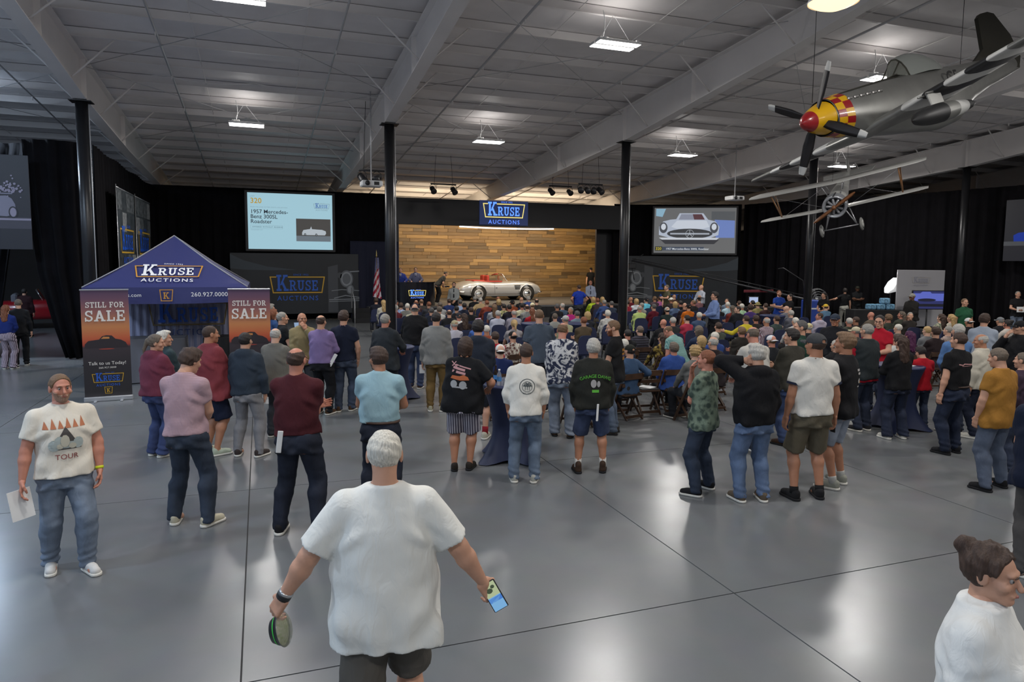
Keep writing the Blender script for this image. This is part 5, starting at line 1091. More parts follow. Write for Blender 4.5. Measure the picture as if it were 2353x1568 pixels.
# ---------------------------------------------------------------- hands (wrist at origin, fingers along +z, palm +y, thumb +x)
def hand_arr(curl, res):
    k = ('hand', curl, res)
    if k in _hc: return _hc[k]
    segs = []
    for x, L in ((-.029, .062), (-.010, .074), (.010, .079), (.029, .072)):
        p = Vector((x, 0, .086)); a = curl*.7; r = .0092
        for fr in (.45, .31, .24):
            q = p+Vector((x*.06, math.sin(a)*L*fr*1.25, math.cos(a)*L*fr*1.25)); segs.append((tuple(p), tuple(q), r, r*.92)); p = q; a += curl; r *= .92
    t0, t1, t2, t3 = (.030, .004, .018), (.052, .014, .048), (.056-.012*curl, .026+.01*curl, .074), (.050-.022*curl, .036+.015*curl, .096)
    segs += [(t0, t1, .014, .0115), (t1, t2, .0115, .0105), (t2, t3, .0105, .0085)]
    def f(P):
        q = np.abs(P-_v((0, .003, .046)))-_v((.028, .004, .036)); d = np.sqrt((np.maximum(q, 0)**2).sum(1))+np.minimum(q.max(1), 0)-.011
        d = smin(d, cone(P, (0, 0, -.05), (0, 0, .01), .027, .025), .02)
        for s in segs: d = smin(d, cone(P, *s), .007)
        return d
    _hc[k] = nets(f, (-.06, -.035, -.06), (.085, .12, .19), res); return _hc[k]
def ik(S, T, l1, l2, pole):
    S, T = Vector(S), Vector(T); d = T-S; L = min(d.length, (l1+l2)*.995); n = d.normalized(); T = S+n*L
    a = (l1*l1-l2*l2+L*L)/(2*L); h = math.sqrt(max(0, l1*l1-a*a)); p = Vector(pole); p = (p-n*p.dot(n)).normalized(); return S+n*a+p*h, T
# arm targets for the right side (x mirrored for the left); (hand, elbow pole, palm direction)
ARMS = {'down': ((.265, .03, .82), (.5, -1, 0), (-1, .1, 0)), 'loose': ((.30, .08, .84), (.6, -1, 0), (-1, .2, 0)), 'pocket': ((.225, .09, .90), (1, -.7, 0), (-1, 0, 0)), 'front': ((.06, .27, 1.10), (1, -.5, -.6), (-.6, 0, .8)), 'belly': ((.05, .20, .98), (1, -.4, -.3), (-.6, -.8, 0)),
        'cross': ((-.10, .21, 1.20), (1, -.2, -.8), (0, -1, .2)), 'chin': ((.03, .19, 1.50), (.7, .1, -1), (-.3, -1, .3)), 'hip': ((.215, .02, 1.03), (1, -.6, 0), (-1, .3, 0)), 'ear': ((.12, .05, 1.60), (1, .3, -.5), (-1, .2, 0)), 'raise': ((.22, .26, 1.62), (1, .2, -1), (0, 1, 0)), 'out': ((.42, .40, 1.30), (.3, -.4, -1), (-1, 0, 0)),
        'table': ((.16, .36, 1.10), (.9, -.4, -.6), (0, 0, -1)), 'swing': ((.50, -.02, .90), (.3, -1, .1), (-.6, .7, 0)), 'swingb': ((.43, .10, .87), (.3, -1, 0), (-1, .5, 0)), 'lap': ((.12, .36, .98), (1, -.5, -.2), (0, 0, -1)), 'knee': ((.15, .46, .95), (1, -.5, -.2), (0, 0, -1)), 'rest': ((.34, .10, 1.16), (.6, -1, -.2), (0, 0, -1)), 'back': ((.06, -.20, 1.0), (1, -.4, 0), (0, 1, 0)), 'brief': ((.36, .05, .78), (.5, -1, 0), (-1, .1, 0)), 'lect': ((.20, .32, 1.12), (.8, -.5, -.4), (0, 0, -1))}
PROF_B = [(.80, .150, .100, 0), (.92, .160, .112, -.012), (1.05, .140, .100, 0), (1.15, .146, .106, .004), (1.32, .160, .112, 0), (1.42, .148, .088, -.012), (1.50, .062, .055, -.018)]
PROF_P = [(.74, .165, .125, -.01), (.90, .172, .128, -.014), (1.02, .160, .116, -.004), (1.06, .156, .112, 0)]
PROF_S = [(.70, .190, .135, 0), (.92, .186, .134, -.005), (1.05, .176, .126, 0), (1.15, .176, .126, .002), (1.32, .184, .128, 0), (1.42, .166, .100, -.012), (1.49, .088, .070, -.016), (1.525, .068, .060, -.016)]
class Rig:
    """joint positions of one posture, base height 1.78, facing +y"""
    def __init__(s, sp):
        s.sp = sp; seat = sp.get('seat', False); s.dz = -.40 if seat else 0.0
        lean = sp.get('lean', 0.0); tw = sp.get('twist', 0.0); side = sp.get('side', 0.0)
        R = Matrix.Rotation(tw, 3, 'Z') @ Matrix.Rotation(side, 3, 'Y') @ Matrix.Rotation(-lean, 3, 'X')
        s.R = R; s.piv = Vector((0, 0, .93)); T = lambda p: R @ (Vector(p)-s.piv)+s.piv+Vector((0, 0, s.dz)); s.T = T
        w_ = sp.get('sw', 1.0); s.S = {}; s.E = {}; s.W = {}; s.palm = {}
        for sd, nm in ((1, 'R'), (-1, 'L')):
            a = sp.get('arm'+nm, 'down')
            tgt, pole, palm = ARMS[a] if isinstance(a, str) else a
            sh = T((sd*.172*w_, -.012, 1.430)); 
            tg = T((sd*tgt[0]*(w_ if abs(tgt[0]) > .2 else 1), tgt[1]+(.5*sp.get('belly', 0) if a in ('front', 'belly', 'cross') else 0), tgt[2])); pl = R @ Vector((sd*pole[0], pole[1], pole[2]))
            e, wst = ik(sh, tg, .295, .255, pl); s.S[nm], s.E[nm], s.W[nm] = sh, e, wst; s.palm[nm] = R @ Vector((sd*palm[0], palm[1], palm[2]))
        st = sp.get('stance', ((.11, 0), (.11, 0))); s.H = {}; s.K = {}; s.A = {}
        for i, (sd, nm) in enumerate(((1, 'R'), (-1, 'L'))):
            fx, fy = st[i]
            if seat: s.H[nm] = Vector((sd*.095, .0, .90+s.dz)); s.K[nm] = Vector((sd*(.10+fx*.3), .43, .50)); s.A[nm] = Vector((sd*(.06+fx*.6), .40+fy, .10))
            else:
                h = Vector((sd*.092, 0, .91)); a = Vector((sd*fx, fy-.02, .095+(st[i][2] if len(st[i]) > 2 else 0))) if False else Vector((sd*fx, fy-.02, .095)); k, a = ik(h, a, .425, .42, (sd*.15, 1, 0)); s.H[nm], s.K[nm], s.A[nm] = h, k, a
        hy, hp = sp.get('head', (0, 0)); s.HR = R @ Matrix.Rotation(hy, 3, 'Z') @ Matrix.Rotation(-hp, 3, 'X')
        nb = T((0, -.02, 1.50)); s.hc = nb+s.HR @ Vector((0, .012+.05*math.sin(max(0, hp)), .163)) - Vector((0, 0, .0))
    def local(s, P):
        """points into the upright torso frame"""
        R = np.array(s.R, f32); return (P-_v(s.piv)-_v((0, 0, s.dz))) @ R + _v(s.piv)
_ZT = np.arange(.4, 1.7, .01)
def _sm(zs, vs):
    t = np.interp(_ZT, zs, vs); k = np.exp(-(np.arange(-7, 8)/3.2)**2); k /= k.sum(); return np.convolve(np.pad(t, 7, mode='edge'), k, 'valid')
def torso_f(P, prof, bulk, belly, fem=0.0):
    z = P[:, 2]; zs = [p[0] for p in prof]; bk = lambda q, g: 1+(bulk-1)*g*float(np.interp(q, [1.2, 1.5], [1, .25]))
    a = np.interp(z, _ZT, _sm(zs, [p[1]*bk(p[0], 1) for p in prof])); b = np.interp(z, _ZT, _sm(zs, [p[2]*bk(p[0], 1.1) for p in prof])); yo = np.interp(z, zs, [p[3] for p in prof])
    if belly:
        g = belly*np.exp(-((z-1.06)/.15)**2); b = b+g*.55; yo = yo+g*.5; a = a+g*.35
    if fem: a = a*(1-.10*fem*np.exp(-((z-1.13)/.09)**2)); b = b+fem*.025*np.exp(-((z-1.30)/.06)**2); yo = yo+fem*.02*np.exp(-((z-1.30)/.06)**2)
    q = np.sqrt((np.abs(P[:, 0])/a)**2.3+(np.abs(P[:, 1]-yo)/b)**2.3+1e-9)**(2/2.3); d = (np.sqrt(q)-1)*np.minimum(a, b)
    return np.maximum(d, z-zs[-1])
def bbox(pts, r): 
    a = np.array([tuple(p) for p in pts], f32); return a.min(0)-r, a.max(0)+r
_arch = {}
def key_of(sp, names): return tuple((n, str(sp.get(n))) for n in names)
POSEK = ('seat', 'lean', 'twist', 'side', 'armR', 'armL', 'stance', 'sw', 'head', 'belly', 'bulk', 'fem', 'res')
def leg_f(P, rg, nm, lim, seat):
    d = cone(P, rg.H[nm], rg.K[nm], .082*lim, .056*lim); c = rg.K[nm].lerp(rg.A[nm], .28)+Vector((0, -.018 if not seat else -.01, 0)); d = smin(d, cone(P, rg.K[nm], c, .053*lim, .055*lim), .03); return smin(d, cone(P, c, rg.A[nm], .055*lim, .036), .03)
def body_mesh(sp, rg):
    k = ('body',)+key_of(sp, POSEK+('hands', 'male'))
    if k in _arch: return _arch[k]
    bulk, belly, fem = sp.get('bulk', 1), sp.get('belly', 0), sp.get('fem', 0); lim = 1+(bulk-1)*.7
    def f(P):
        L = rg.local(P); d = np.maximum(torso_f(L, PROF_B, bulk, belly*.9, fem), .80-L[:, 2])
        for nm, sd in (('R', 1), ('L', -1)):
            d = smin(d, cone(L, (sd*.04, -.016, 1.475), (sd*.165*sp.get('sw', 1), -.012, 1.435), .052, .052*lim), .05)
        d = smin(d, cone(L, (0, -.02, 1.42), (0, -.014, 1.54), .06, .056), .04)
        for nm in 'RL':
            d = smin(d, cone(P, rg.S[nm], rg.E[nm], .050*lim, .041*lim), .03); m = rg.E[nm].lerp(rg.W[nm], .3); d = smin(d, cone(P, rg.E[nm], m, .040*lim, .042*lim), .02); d = smin(d, cone(P, m, rg.W[nm], .042*lim, .027), .02)
            d = smin(d, leg_f(P, rg, nm, lim, sp.get('seat')), .04)
            d = smin(d, cone(P, rg.A[nm]+Vector((0, 0, -.02)), rg.A[nm]+Vector((0, .12, -.055)), .038, .03), .02)
        return d
    pts = [rg.S[n] for n in 'RL']+[rg.E[n] for n in 'RL']+[rg.W[n] for n in 'RL']+[rg.A[n]+Vector((0, .14, -.06)) for n in 'RL']+[rg.A[n] for n in 'RL']+[rg.K[n] for n in 'RL']+[rg.T((.2, .2, 1.0)), rg.T((-.2, -.16, .9)), rg.T((0, 0, 1.56))]
    lo, hi = bbox(pts, .10); lo[2] = max(lo[2], -.01); V, Q = nets(f, lo, hi, {'near': .014, 'mid': .018, 'far': .024}[sp.get('res', 'mid')])
    hr = {'near': .0055, 'mid': .008, 'far': .013}[sp.get('res', 'mid')]
    Vs, Qs, k0 = [V], [Q], len(V)
    def put(V2, Q2, R, o, flip=False):
        nonlocal k0
        Vs.append(V2 @ np.array(R, f32).T+_v(o)); Qs.append((Q2[:, ::-1] if flip else Q2)+k0); k0 += len(V2)
    put(*head_arr(hr, not fem), rg.HR, rg.hc)
    if sp.get('hands', True):
        for nm, sd in (('R', -1), ('L', 1)):
            z = (rg.W[nm]-rg.E[nm]).normalized(); y = rg.palm[nm]; y = (y-z*y.dot(z)).normalized(); x = y.cross(z)
            M3 = Matrix(((x.x*sd, y.x, z.x), (x.y*sd, y.y, z.y), (x.z*sd, y.z, z.z))); put(*hand_arr(sp.get('curl', .45), {'near': .0046, 'mid': .007, 'far': .011}[sp.get('res', 'mid')]), M3, rg.W[nm]-z*.005, sd < 0)
    me = np_mesh('body', np.concatenate(Vs), np.concatenate(Qs)); _arch[k] = me; return me
def top_mesh(sp, rg):
    k = ('top',)+key_of(sp, POSEK+('top', 'hem', 'sleeve', 'ease'))
    if k in _arch: return _arch[k]
    bulk, belly, fem = sp.get('bulk', 1), sp.get('belly', 0), sp.get('fem', 0); kind = sp['top']; lim = 1+(bulk-1)*.7; seat = sp.get('seat')
    sl = sp.get('sleeve', {'tee': .62, 'polo': .60, 'long': 2, 'hoodie': 2, 'jacket': 2, 'blazer': 2, 'tank': .12}[kind]); hem = sp.get('hem', {'tee': .84, 'polo': .88, 'long': .86, 'hoodie': .90, 'jacket': .86, 'blazer': .80, 'tank': .86}[kind])
    if seat: hem = max(hem, .86)
    ez = {'hoodie': .016, 'jacket': .016, 'blazer': .012}.get(kind, .004)+sp.get('ease', 0); seed = abs(hash(str(k))) % 1000 if False else 11
    def f(P):
        L = rg.local(P); d = torso_f(L, PROF_S, bulk, belly, fem)-ez
        flare = (.004 if kind in ('tee', 'blazer') else (-.014 if kind == 'hoodie' else 0)); d -= flare*np.clip((1.05-L[:, 2])/.2, 0, 1)
        for nm, sd in (('R', 1), ('L', -1)):
            d = smin(d, cone(L, (sd*.05, -.016, 1.468), (sd*.158*sp.get('sw', 1), -.012, 1.428), .054+ez*.5, .058*lim+ez*.5), .04)
            S, E, W = rg.S[nm], rg.E[nm], rg.W[nm]; r0 = (.060 if sl < 1 else .058)*lim+ez
            if sl < 1:
                e2 = S.lerp(E, sl); u = (E-S).normalized(); c = cone(P, S, E, r0, (.070 if kind != 'polo' else .060)*lim+ez); c = np.maximum(c, (P-_v(e2)) @ _v(u)); d = smin(d, c, .022)
            else:
                d = smin(d, cone(P, S, E, r0, .054*lim+ez*.8), .022); e2 = E.lerp(W, .94 if sl >= 2 else sl-1); u = (W-E).normalized(); c = cone(P, E, W, .056*lim+ez*.8, .040*lim+ez*.6); c = np.maximum(c, (P-_v(e2)) @ _v(u)); d = smin(d, c, .02)
        if not seat and hem < .97:
            d = smin(d, ell(L, (0, -.045*lim, .92), (.165*lim, .105*lim, .20)), .05)
        if kind == 'hoodie' or sp.get('hood'):
            d = smin(d, ell(L, (0, -.085, 1.492), (.125, .062, .070)), .03); d = smin(d, ell(L, (0, -.05, 1.525), (.105, .075, .040)), .02)
        d = smin(d, np.maximum(cone(L, (0, -.026, 1.455), (0, -.020, 1.512), .078, .070), L[:, 2]-1.518-.35*np.clip(-.02-L[:, 1], -.1, .1)), .03)
        if kind in ('polo', 'blazer', 'jacket') or sp.get('collar'): d = smin(d, np.maximum(cone(L, (0, -.020, 1.50), (0, -.012, 1.545), .074, .068), L[:, 2]-1.552), .012)
        d = np.maximum(d, hem-L[:, 2]+.005*np.sin(L[:, 0]*9+1))
        wz = np.clip((1.45-L[:, 2])/.5, 0, 1); d += wob(P, .0055+.002*(kind in ('hoodie', 'jacket')), 16, seed)*wz+np.sin(np.arctan2(L[:, 1], L[:, 0])*9+2)*.0035*np.clip((1.0-L[:, 2])/.15, 0, 1)*(hem < .95)
        fx, fz, ax_ = L[:, 0], L[:, 2], np.abs(L[:, 0])
        d += .0030*np.sin(26*fz+11*fx*np.sign(L[:, 1])+2.2*np.sin(9*fx+1))*np.clip((1.18-fz)/.12, 0, 1)*np.clip((fz-hem)/.08, 0, 1)
        d += .0032*np.sin(38*(fz+1.1*ax_)+1.5*np.sin(14*fz))*np.exp(-((fz-1.27)/.09)**2)*np.clip((ax_-.07)/.06, 0, 1)
        for nm in 'RL':
            if sl >= 1: t_ = P-_v(rg.E[nm]); r_ = np.sqrt((t_**2).sum(1)); d += .0045*np.sin(r_*70+t_[:, 2]*25)*np.exp(-(r_/.11)**2)
        return d
    pts = [rg.T((.26*bulk, .20+belly, hem-.02)), rg.T((-.26*bulk, -.20, hem-.02)), rg.T((.1, 0, 1.58)), rg.T((.1, -.12, 1.56))]+[rg.S[n] for n in 'RL']+[rg.E[n] for n in 'RL']+([rg.W[n] for n in 'RL'] if sl >= 1 else [])
    lo, hi = bbox(pts, .085*max(1, lim)); V, Q = nets(f, lo, hi, {'near': .011, 'mid': .016, 'far': .021}[sp.get('res', 'mid')])
    me = np_mesh('top', V, Q); _arch[k] = me; return me
HEMS = {'tee': .84, 'polo': .88, 'long': .86, 'hoodie': .90, 'jacket': .86, 'blazer': .80, 'tank': .86}
def pants_mesh(sp, rg):
    hm = sp.get('hem', HEMS[sp['top']]); wt = sp.get('waist', 1.03 if sp.get('seat') else min(1.03, hm+.03)); k = ('pants', wt)+key_of(sp, ('seat', 'stance', 'bulk', 'belly', 'bottom', 'fem', 'res', 'short'))
    if k in _arch: return _arch[k]
    bulk, belly = sp.get('bulk', 1), sp.get('belly', 0); lim = 1+(bulk-1)*.65; kind = sp['bottom']; seat = sp.get('seat'); dz = rg.dz
    prof = PROF_P
    def f(P):
        L = P-_v((0, 0, dz)); d = np.maximum(torso_f(L, prof, bulk, belly*.6), np.maximum(L[:, 2]-wt, .80-L[:, 2]))
        for nm, sd in (('R', 1), ('L', -1)):
            d = smin(d, np.maximum(ell(L, (sd*.075, -.055, .91), (.095*lim, .085*lim, .10)), L[:, 2]-wt), .03) if not seat else d; _cut = L[:, 2]-wt
            kw = .074 if kind != 'shorts' else .098; g = np.minimum(cone(P, rg.H[nm], rg.K[nm], .098*lim, kw*lim), leg_f(P, rg, nm, lim, seat)-.016)
            aw = {'slim': .052, 'jeans': .066, 'wide': .085, 'shorts': .07}.get(kind, .064); A = rg.A[nm]+Vector((0, -.005, -.035))
            if kind == 'shorts':
                e2 = rg.H[nm].lerp(rg.K[nm], sp.get('short', .97)); u = (rg.K[nm]-rg.H[nm]).normalized(); g = np.maximum(g, (P-_v(e2)) @ _v(u)); d = smin(d, g, .035)
            else:
                d = smin(d, g, .035); h = cone(P, rg.K[nm], A, kw*lim, aw); h += np.sin(P[:, 2]*75+nm.count('R')+P[:, 0]*30)*.0035*np.clip((.30-P[:, 2])/.15, 0, 1); h = np.minimum(h, leg_f(P, rg, nm, lim, seat)-.016); h = np.maximum(h, .045-P[:, 2]); d = smin(d, h, .025)
        if not seat: d = np.maximum(d, L[:, 2]-wt)
        for nm in 'RL':
            t_ = P-_v(rg.K[nm]); r_ = np.sqrt((t_**2).sum(1)); d += .0042*np.sin(t_[:, 2]*62+t_[:, 0]*22+np.sin(t_[:, 1]*30))*np.exp(-(r_/.15)**2)
            t_ = P-_v(rg.A[nm]); d += .0050*np.sin(t_[:, 2]*85+t_[:, 0]*26)*np.exp(-((t_[:, 2]-.03)/.09)**2)*(kind != 'shorts')
            if not seat: t_ = P-_v(rg.H[nm]); d += .0035*np.sin(t_[:, 2]*55+np.abs(t_[:, 0])*40)*np.exp(-((t_[:, 2]+.08)/.08)**2)
        return d+wob(P, .0040, 22, 5)
    pts = [rg.H[n] for n in 'RL']+[rg.K[n] for n in 'RL']+([rg.A[n] for n in 'RL'] if kind != 'shorts' else [])+[Vector((.17*bulk, .16+belly*.6, .75+dz)), Vector((-.17*bulk, -.16, wt+dz))]
    lo, hi = bbox(pts, .115*lim); lo[2] = max(lo[2], .02); V, Q = nets(f, lo, hi, {'near': .013, 'mid': .018, 'far': .025}[sp.get('res', 'mid')])
    me = np_mesh('trousers', V, Q); _arch[k] = me; return me
def shoe_meshes(boot=False):
    k = ('shoe', boot)
    if k not in _arch:
        def up(P):
            d = cone(P, (0, -.045, .045), (0, .14, .038), .044, .040); d = smin(d, ell(P, (0, -.035, .085 if not boot else .11), (.042, .055, .035 if not boot else .06)), .03); d = smin(d, ell(P, (0, .06, .062), (.040, .07, .030)), .02); return np.maximum(d, .022-P[:, 2])
        def so(P):
            q = np.maximum(cone(P*_v((1, 1, 0)), (0, -.05, 0), (0, .145, 0), .044, .044)-.004, np.abs(P[:, 2]-.014)-.014); return q
        _arch[k] = (np_mesh('shoe', *nets(up, (-.06, -.11, .0), (.06, .20, .19), .0095)), np_mesh('sole', *nets(so, (-.065, -.12, -.012), (.065, .21, .045), .0095)))
    return _arch[k]
# ---------------------------------------------------------------- cloth and skin materials
def cloth(c, kind='plain', c2=None, sc=1.0):
    nm = 'cloth_%s_%s_%s_%s' % (kind, c if isinstance(c, str) else '_'.join('%d' % int(v*255) for v in c), c2 or '', sc)
    if nm in _mats: return _mats[nm]
    base = rgb(c); b2 = rgb(c2) if c2 else None
    if kind == 'denim': _g = sum(base[:3])/3; base = tuple(_g+(v-_g)*.68 for v in base[:3])+(1,)
    m = mat(nm, base, .85, spec=.25, bump=(14, .10), noise=(4, .04)) if kind in ('plain',) else mat(nm, base, .85, spec=.25, bump=(14, .10))
    _N = m.node_tree.nodes; _L = m.node_tree.links; _bn = [n for n in _N if n.type == 'BUMP'][0]; _tn = _bn.inputs['Height'].links[0].from_node; _tn.inputs['Scale'].default_value = 1.0; _tn.inputs['Detail'].default_value = 3; _tn.inputs['Distortion'].default_value = .8
    _mp = _N.new('ShaderNodeMapping'); _mp.inputs['Scale'].default_value = (17, 17, 7.5); _mp.inputs['Rotation'].default_value = (.25, .35, .2); _tc = _N.new('ShaderNodeTexCoord'); _L.new(_tc.outputs['Object'], _mp.inputs['Vector']); _L.new(_mp.outputs['Vector'], _tn.inputs['Vector']); _bn.inputs['Strength'].default_value = .32; _bn.inputs['Distance'].default_value = .03
    if kind == 'plain': return m
    nt = m.node_tree; N = nt.nodes; L = nt.links; bs = N['Principled BSDF']; tc = N.new('ShaderNodeTexCoord'); mp = N.new('ShaderNodeMapping'); mp.inputs['Scale'].default_value = (sc, sc, sc); L.new(tc.outputs['Object'], mp.inputs['Vector'])
    def ramp(src, p0, p1, a, b_, interp='LINEAR'):
        r = N.new('ShaderNodeValToRGB'); r.color_ramp.interpolation = interp; e = r.color_ramp.elements; e[0].position, e[1].position = p0, p1; e[0].color, e[1].color = a, b_; L.new(src, r.inputs['Fac']); return r.outputs['Color']
    if kind == 'denim':
        n = N.new('ShaderNodeTexNoise'); n.inputs['Scale'].default_value = 5; n.inputs['Detail'].default_value = 8; L.new(mp.outputs['Vector'], n.inputs['Vector']); o = ramp(n.outputs['Fac'], .32, .72, tuple(v*.72 for v in base[:3])+(1,), tuple(min(1, v*1.35) for v in base[:3])+(1,))
    elif kind == 'stripe' or kind == 'hstripe':
        w_ = N.new('ShaderNodeTexWave'); w_.bands_direction = 'X' if kind == 'stripe' else 'Z'; w_.inputs['Scale'].default_value = 10; L.new(mp.outputs['Vector'], w_.inputs['Vector']); o = ramp(w_.outputs['Fac'], .45, .6, base, b2)
    elif kind == 'plaid':
        a = N.new('ShaderNodeTexWave'); a.bands_direction = 'X'; a.inputs['Scale'].default_value = 7; b_ = N.new('ShaderNodeTexWave'); b_.bands_direction = 'Z'; b_.inputs['Scale'].default_value = 7
        for q in (a, b_): L.new(mp.outputs['Vector'], q.inputs['Vector'])
        ad = N.new('ShaderNodeMath'); L.new(a.outputs['Fac'], ad.inputs[0]); L.new(b_.outputs['Fac'], ad.inputs[1]); h = N.new('ShaderNodeMath'); h.operation = 'MULTIPLY'; h.inputs[1].default_value = .5; L.new(ad.outputs[0], h.inputs[0]); o = ramp(h.outputs[0], .35, .65, base, b2)
    elif kind == 'tiedye':
        n = N.new('ShaderNodeTexNoise'); n.inputs['Scale'].default_value = 7; n.inputs['Detail'].default_value = 2.5; n.inputs['Distortion'].default_value = 2.2; L.new(mp.outputs['Vector'], n.inputs['Vector']); o = ramp(n.outputs['Fac'], .46, .54, base, b2)
    elif kind == 'floral':
        n = N.new('ShaderNodeTexVoronoi'); n.inputs['Scale'].default_value = 13; n.inputs['Randomness'].default_value = .85; L.new(mp.outputs['Vector'], n.inputs['Vector']); n2 = N.new('ShaderNodeTexNoise'); n2.inputs['Scale'].default_value = 22; L.new(mp.outputs['Vector'], n2.inputs['Vector']); ad = N.new('ShaderNodeMath'); ad.operation = 'MULTIPLY'; L.new(n.outputs['Distance'], ad.inputs[0]); L.new(n2.outputs['Fac'], ad.inputs[1]); o = ramp(ad.outputs[0], .14, .30, b2, base)
    L.new(o, bs.inputs['Base Color']); return m
SKIN = {'light': rgb(196, 148, 122), 'tan': rgb(172, 120, 92), 'ruddy': rgb(190, 128, 106), 'dark': rgb(110, 74, 54), 'pale': rgb(208, 164, 140)}
def skin(k): return mat('skin_'+k, SKIN[k], .55, noise=(14, .06), bump=(90, .05))
HAIRC = {'white': rgb(205, 200, 188), 'grey': rgb(140, 136, 128), 'silver': rgb(172, 168, 160), 'dark': rgb(34, 28, 26), 'brown': rgb(62, 44, 34), 'lbrown': rgb(110, 84, 60), 'blond': rgb(176, 146, 98), 'red': rgb(122, 72, 46), 'gbrown': rgb(98, 86, 74), 'dgrey': rgb(82, 80, 78), 'purple': rgb(80, 30, 70), 'stubble': rgb(150, 118, 98)}
def hairm(k):
    nm = 'hair_'+k
    if nm in _mats: return _mats[nm]
    m = mat(nm, HAIRC[k], .65, noise=(3.0, .28), bump=(3.0, .35)); N = m.node_tree.nodes; L = m.node_tree.links; mp = N.new('ShaderNodeMapping'); mp.inputs['Scale'].default_value = (42, 42, 7)
    tc = [n for n in N if n.type == 'TEX_COORD'][0]; L.new(tc.outputs['Object'], mp.inputs['Vector'])
    for n in N:
        if n.type == 'TEX_NOISE': L.new(mp.outputs['Vector'], n.inputs['Vector'])
    return m
EYEW = None
def person(pos, rz, label, group=None, h=1.78, **sp):
    """builds one person; returns the root empty"""
    sp.setdefault('top', 'tee'); sp.setdefault('bottom', 'jeans'); sp.setdefault('res', 'mid'); rg = Rig(sp)
    o = empty('person', (pos[0], pos[1], pos[2] if len(pos) > 2 else 0), rz, label, 'person', group); s = h/1.78; o.scale = (s, s, s); res = sp['res']
    hr = {'near': .006, 'mid': .0085, 'far': .013}[res]
    mobj('body', body_mesh(sp, rg), skin(sp.get('skin', 'light')), o)
    sh = mobj({'tee': 'shirt', 'polo': 'polo_shirt', 'long': 'long_sleeve_shirt', 'hoodie': 'hooded_sweatshirt', 'jacket': 'jacket', 'blazer': 'blazer', 'tank': 'tank_top'}[sp['top']], top_mesh(sp, rg), sp.get('tm') or cloth('#333333'), o)
    if sp.get('vest'):
        s2 = dict(sp); s2.update(top='tank', sleeve=.1, ease=.012, hem=.88); mobj('vest', top_mesh(s2, rg), sp['vest'], o)
    mobj('shorts' if sp['bottom'] == 'shorts' else 'trousers', pants_mesh(sp, rg), sp.get('pm') or cloth('#27324a', 'denim'), o)
    up, so = shoe_meshes(sp.get('boot', False))
    if sp.get('shoes', True):
        for nm, sd in (('R', 1), ('L', -1)):
            q = mobj('shoe', up, sp.get('sm') or cloth('#2a2a2c'), o, (rg.A[nm].x, rg.A[nm].y+.02, max(0, rg.A[nm].z-.095)), -sd*sp.get('toe', .18)); mobj('sole', so, sp.get('som') or cloth('#c9c6bd'), q)
            if sp.get('sock') is not None: MB().tube([rg.A[nm]+Vector((0, 0, -.02)), rg.A[nm].lerp(rg.K[nm], .12), rg.A[nm].lerp(rg.K[nm], sp.get('sockh', .2))], [.046, .046, .047], 12).build('sock', sp['sock'], o)
    HM = Matrix.Translation(rg.hc) @ rg.HR.to_4x4()
    def hd(nm, me, m, par=None):
        q = mobj(nm, me, m, par or o)
        if par is None: q.matrix_local = HM
        return q
    st = sp.get('hair', ('short', 'brown'))
    if st and st[0] != 'none': hd('hair', hair_mesh(st[0] if not sp.get('cap') else ('under' if st[0] not in ('long', 'pony', 'bob') else st[0]), hr), hairm(st[1]))
    if sp.get('cap'):
        kind, cm = sp['cap'][0], sp['cap'][1]; c_, b_ = cap_meshes('bucket' if kind == 'bucket' else 'cap', hr); q = hd('cap', c_, cm); mobj('brim', b_, sp['cap'][2] if len(sp['cap']) > 2 else cm, q)
        if kind == 'back': q.matrix_local = HM @ Matrix.Rotation(PI, 4, 'Z')
    if sp.get('beard'): hd('beard', beard_mesh(hr), hairm(sp['beard']))
    if sp.get('face'):
        global EYEW
        if EYEW is None: EYEW = (MB().lathe([(.001, -.0115), (.006, -.009), (.0092, 0), (.006, .009), (.001, .0105)], 12, cap=False).mesh('eye'), MB().lathe([(.0001, .001), (.0052, .0005), (.0054, -.002)], 12, R=Matrix.Rotation(-PI/2, 3, 'X'), cap=False).mesh('iris'), MB().tube([(-.017, 0, -.003), (-.005, .005, .002), (.010, .003, .0), (.017, -.004, -.004)], [.002, .0038, .0034, .0015], 6).mesh('eyebrow'), MB().tube([(-.022, -.010, 0), (-.010, .001, .002), (0, .003, .0), (.010, .001, .002), (.022, -.010, 0)], [.0015, .0045, .005, .0045, .0015], 6).mesh('lips'))
        for sd in (-1, 1):
            e = hd('eye', EYEW[0], mat('eye_white', (.34, .31, .29), .3)); e.matrix_local = HM @ Matrix.Translation((sd*.031, .0805, .010)); mobj('iris', EYEW[1], mat('iris_dark', (.03, .03, .03), .2), e, (0, .0098, 0))
            b = hd('eyebrow', EYEW[2], hairm(st[1] if st and st[0] != 'none' else 'gbrown')); b.matrix_local = HM @ Matrix.Translation((sd*.032, .097, .033)) @ Matrix.Scale(-sd, 4, (1, 0, 0))
        l = hd('lips', EYEW[3], mat('lip', rgb(150, 88, 80), .5)); l.matrix_local = HM @ Matrix.Translation((0, .1015, -.060))
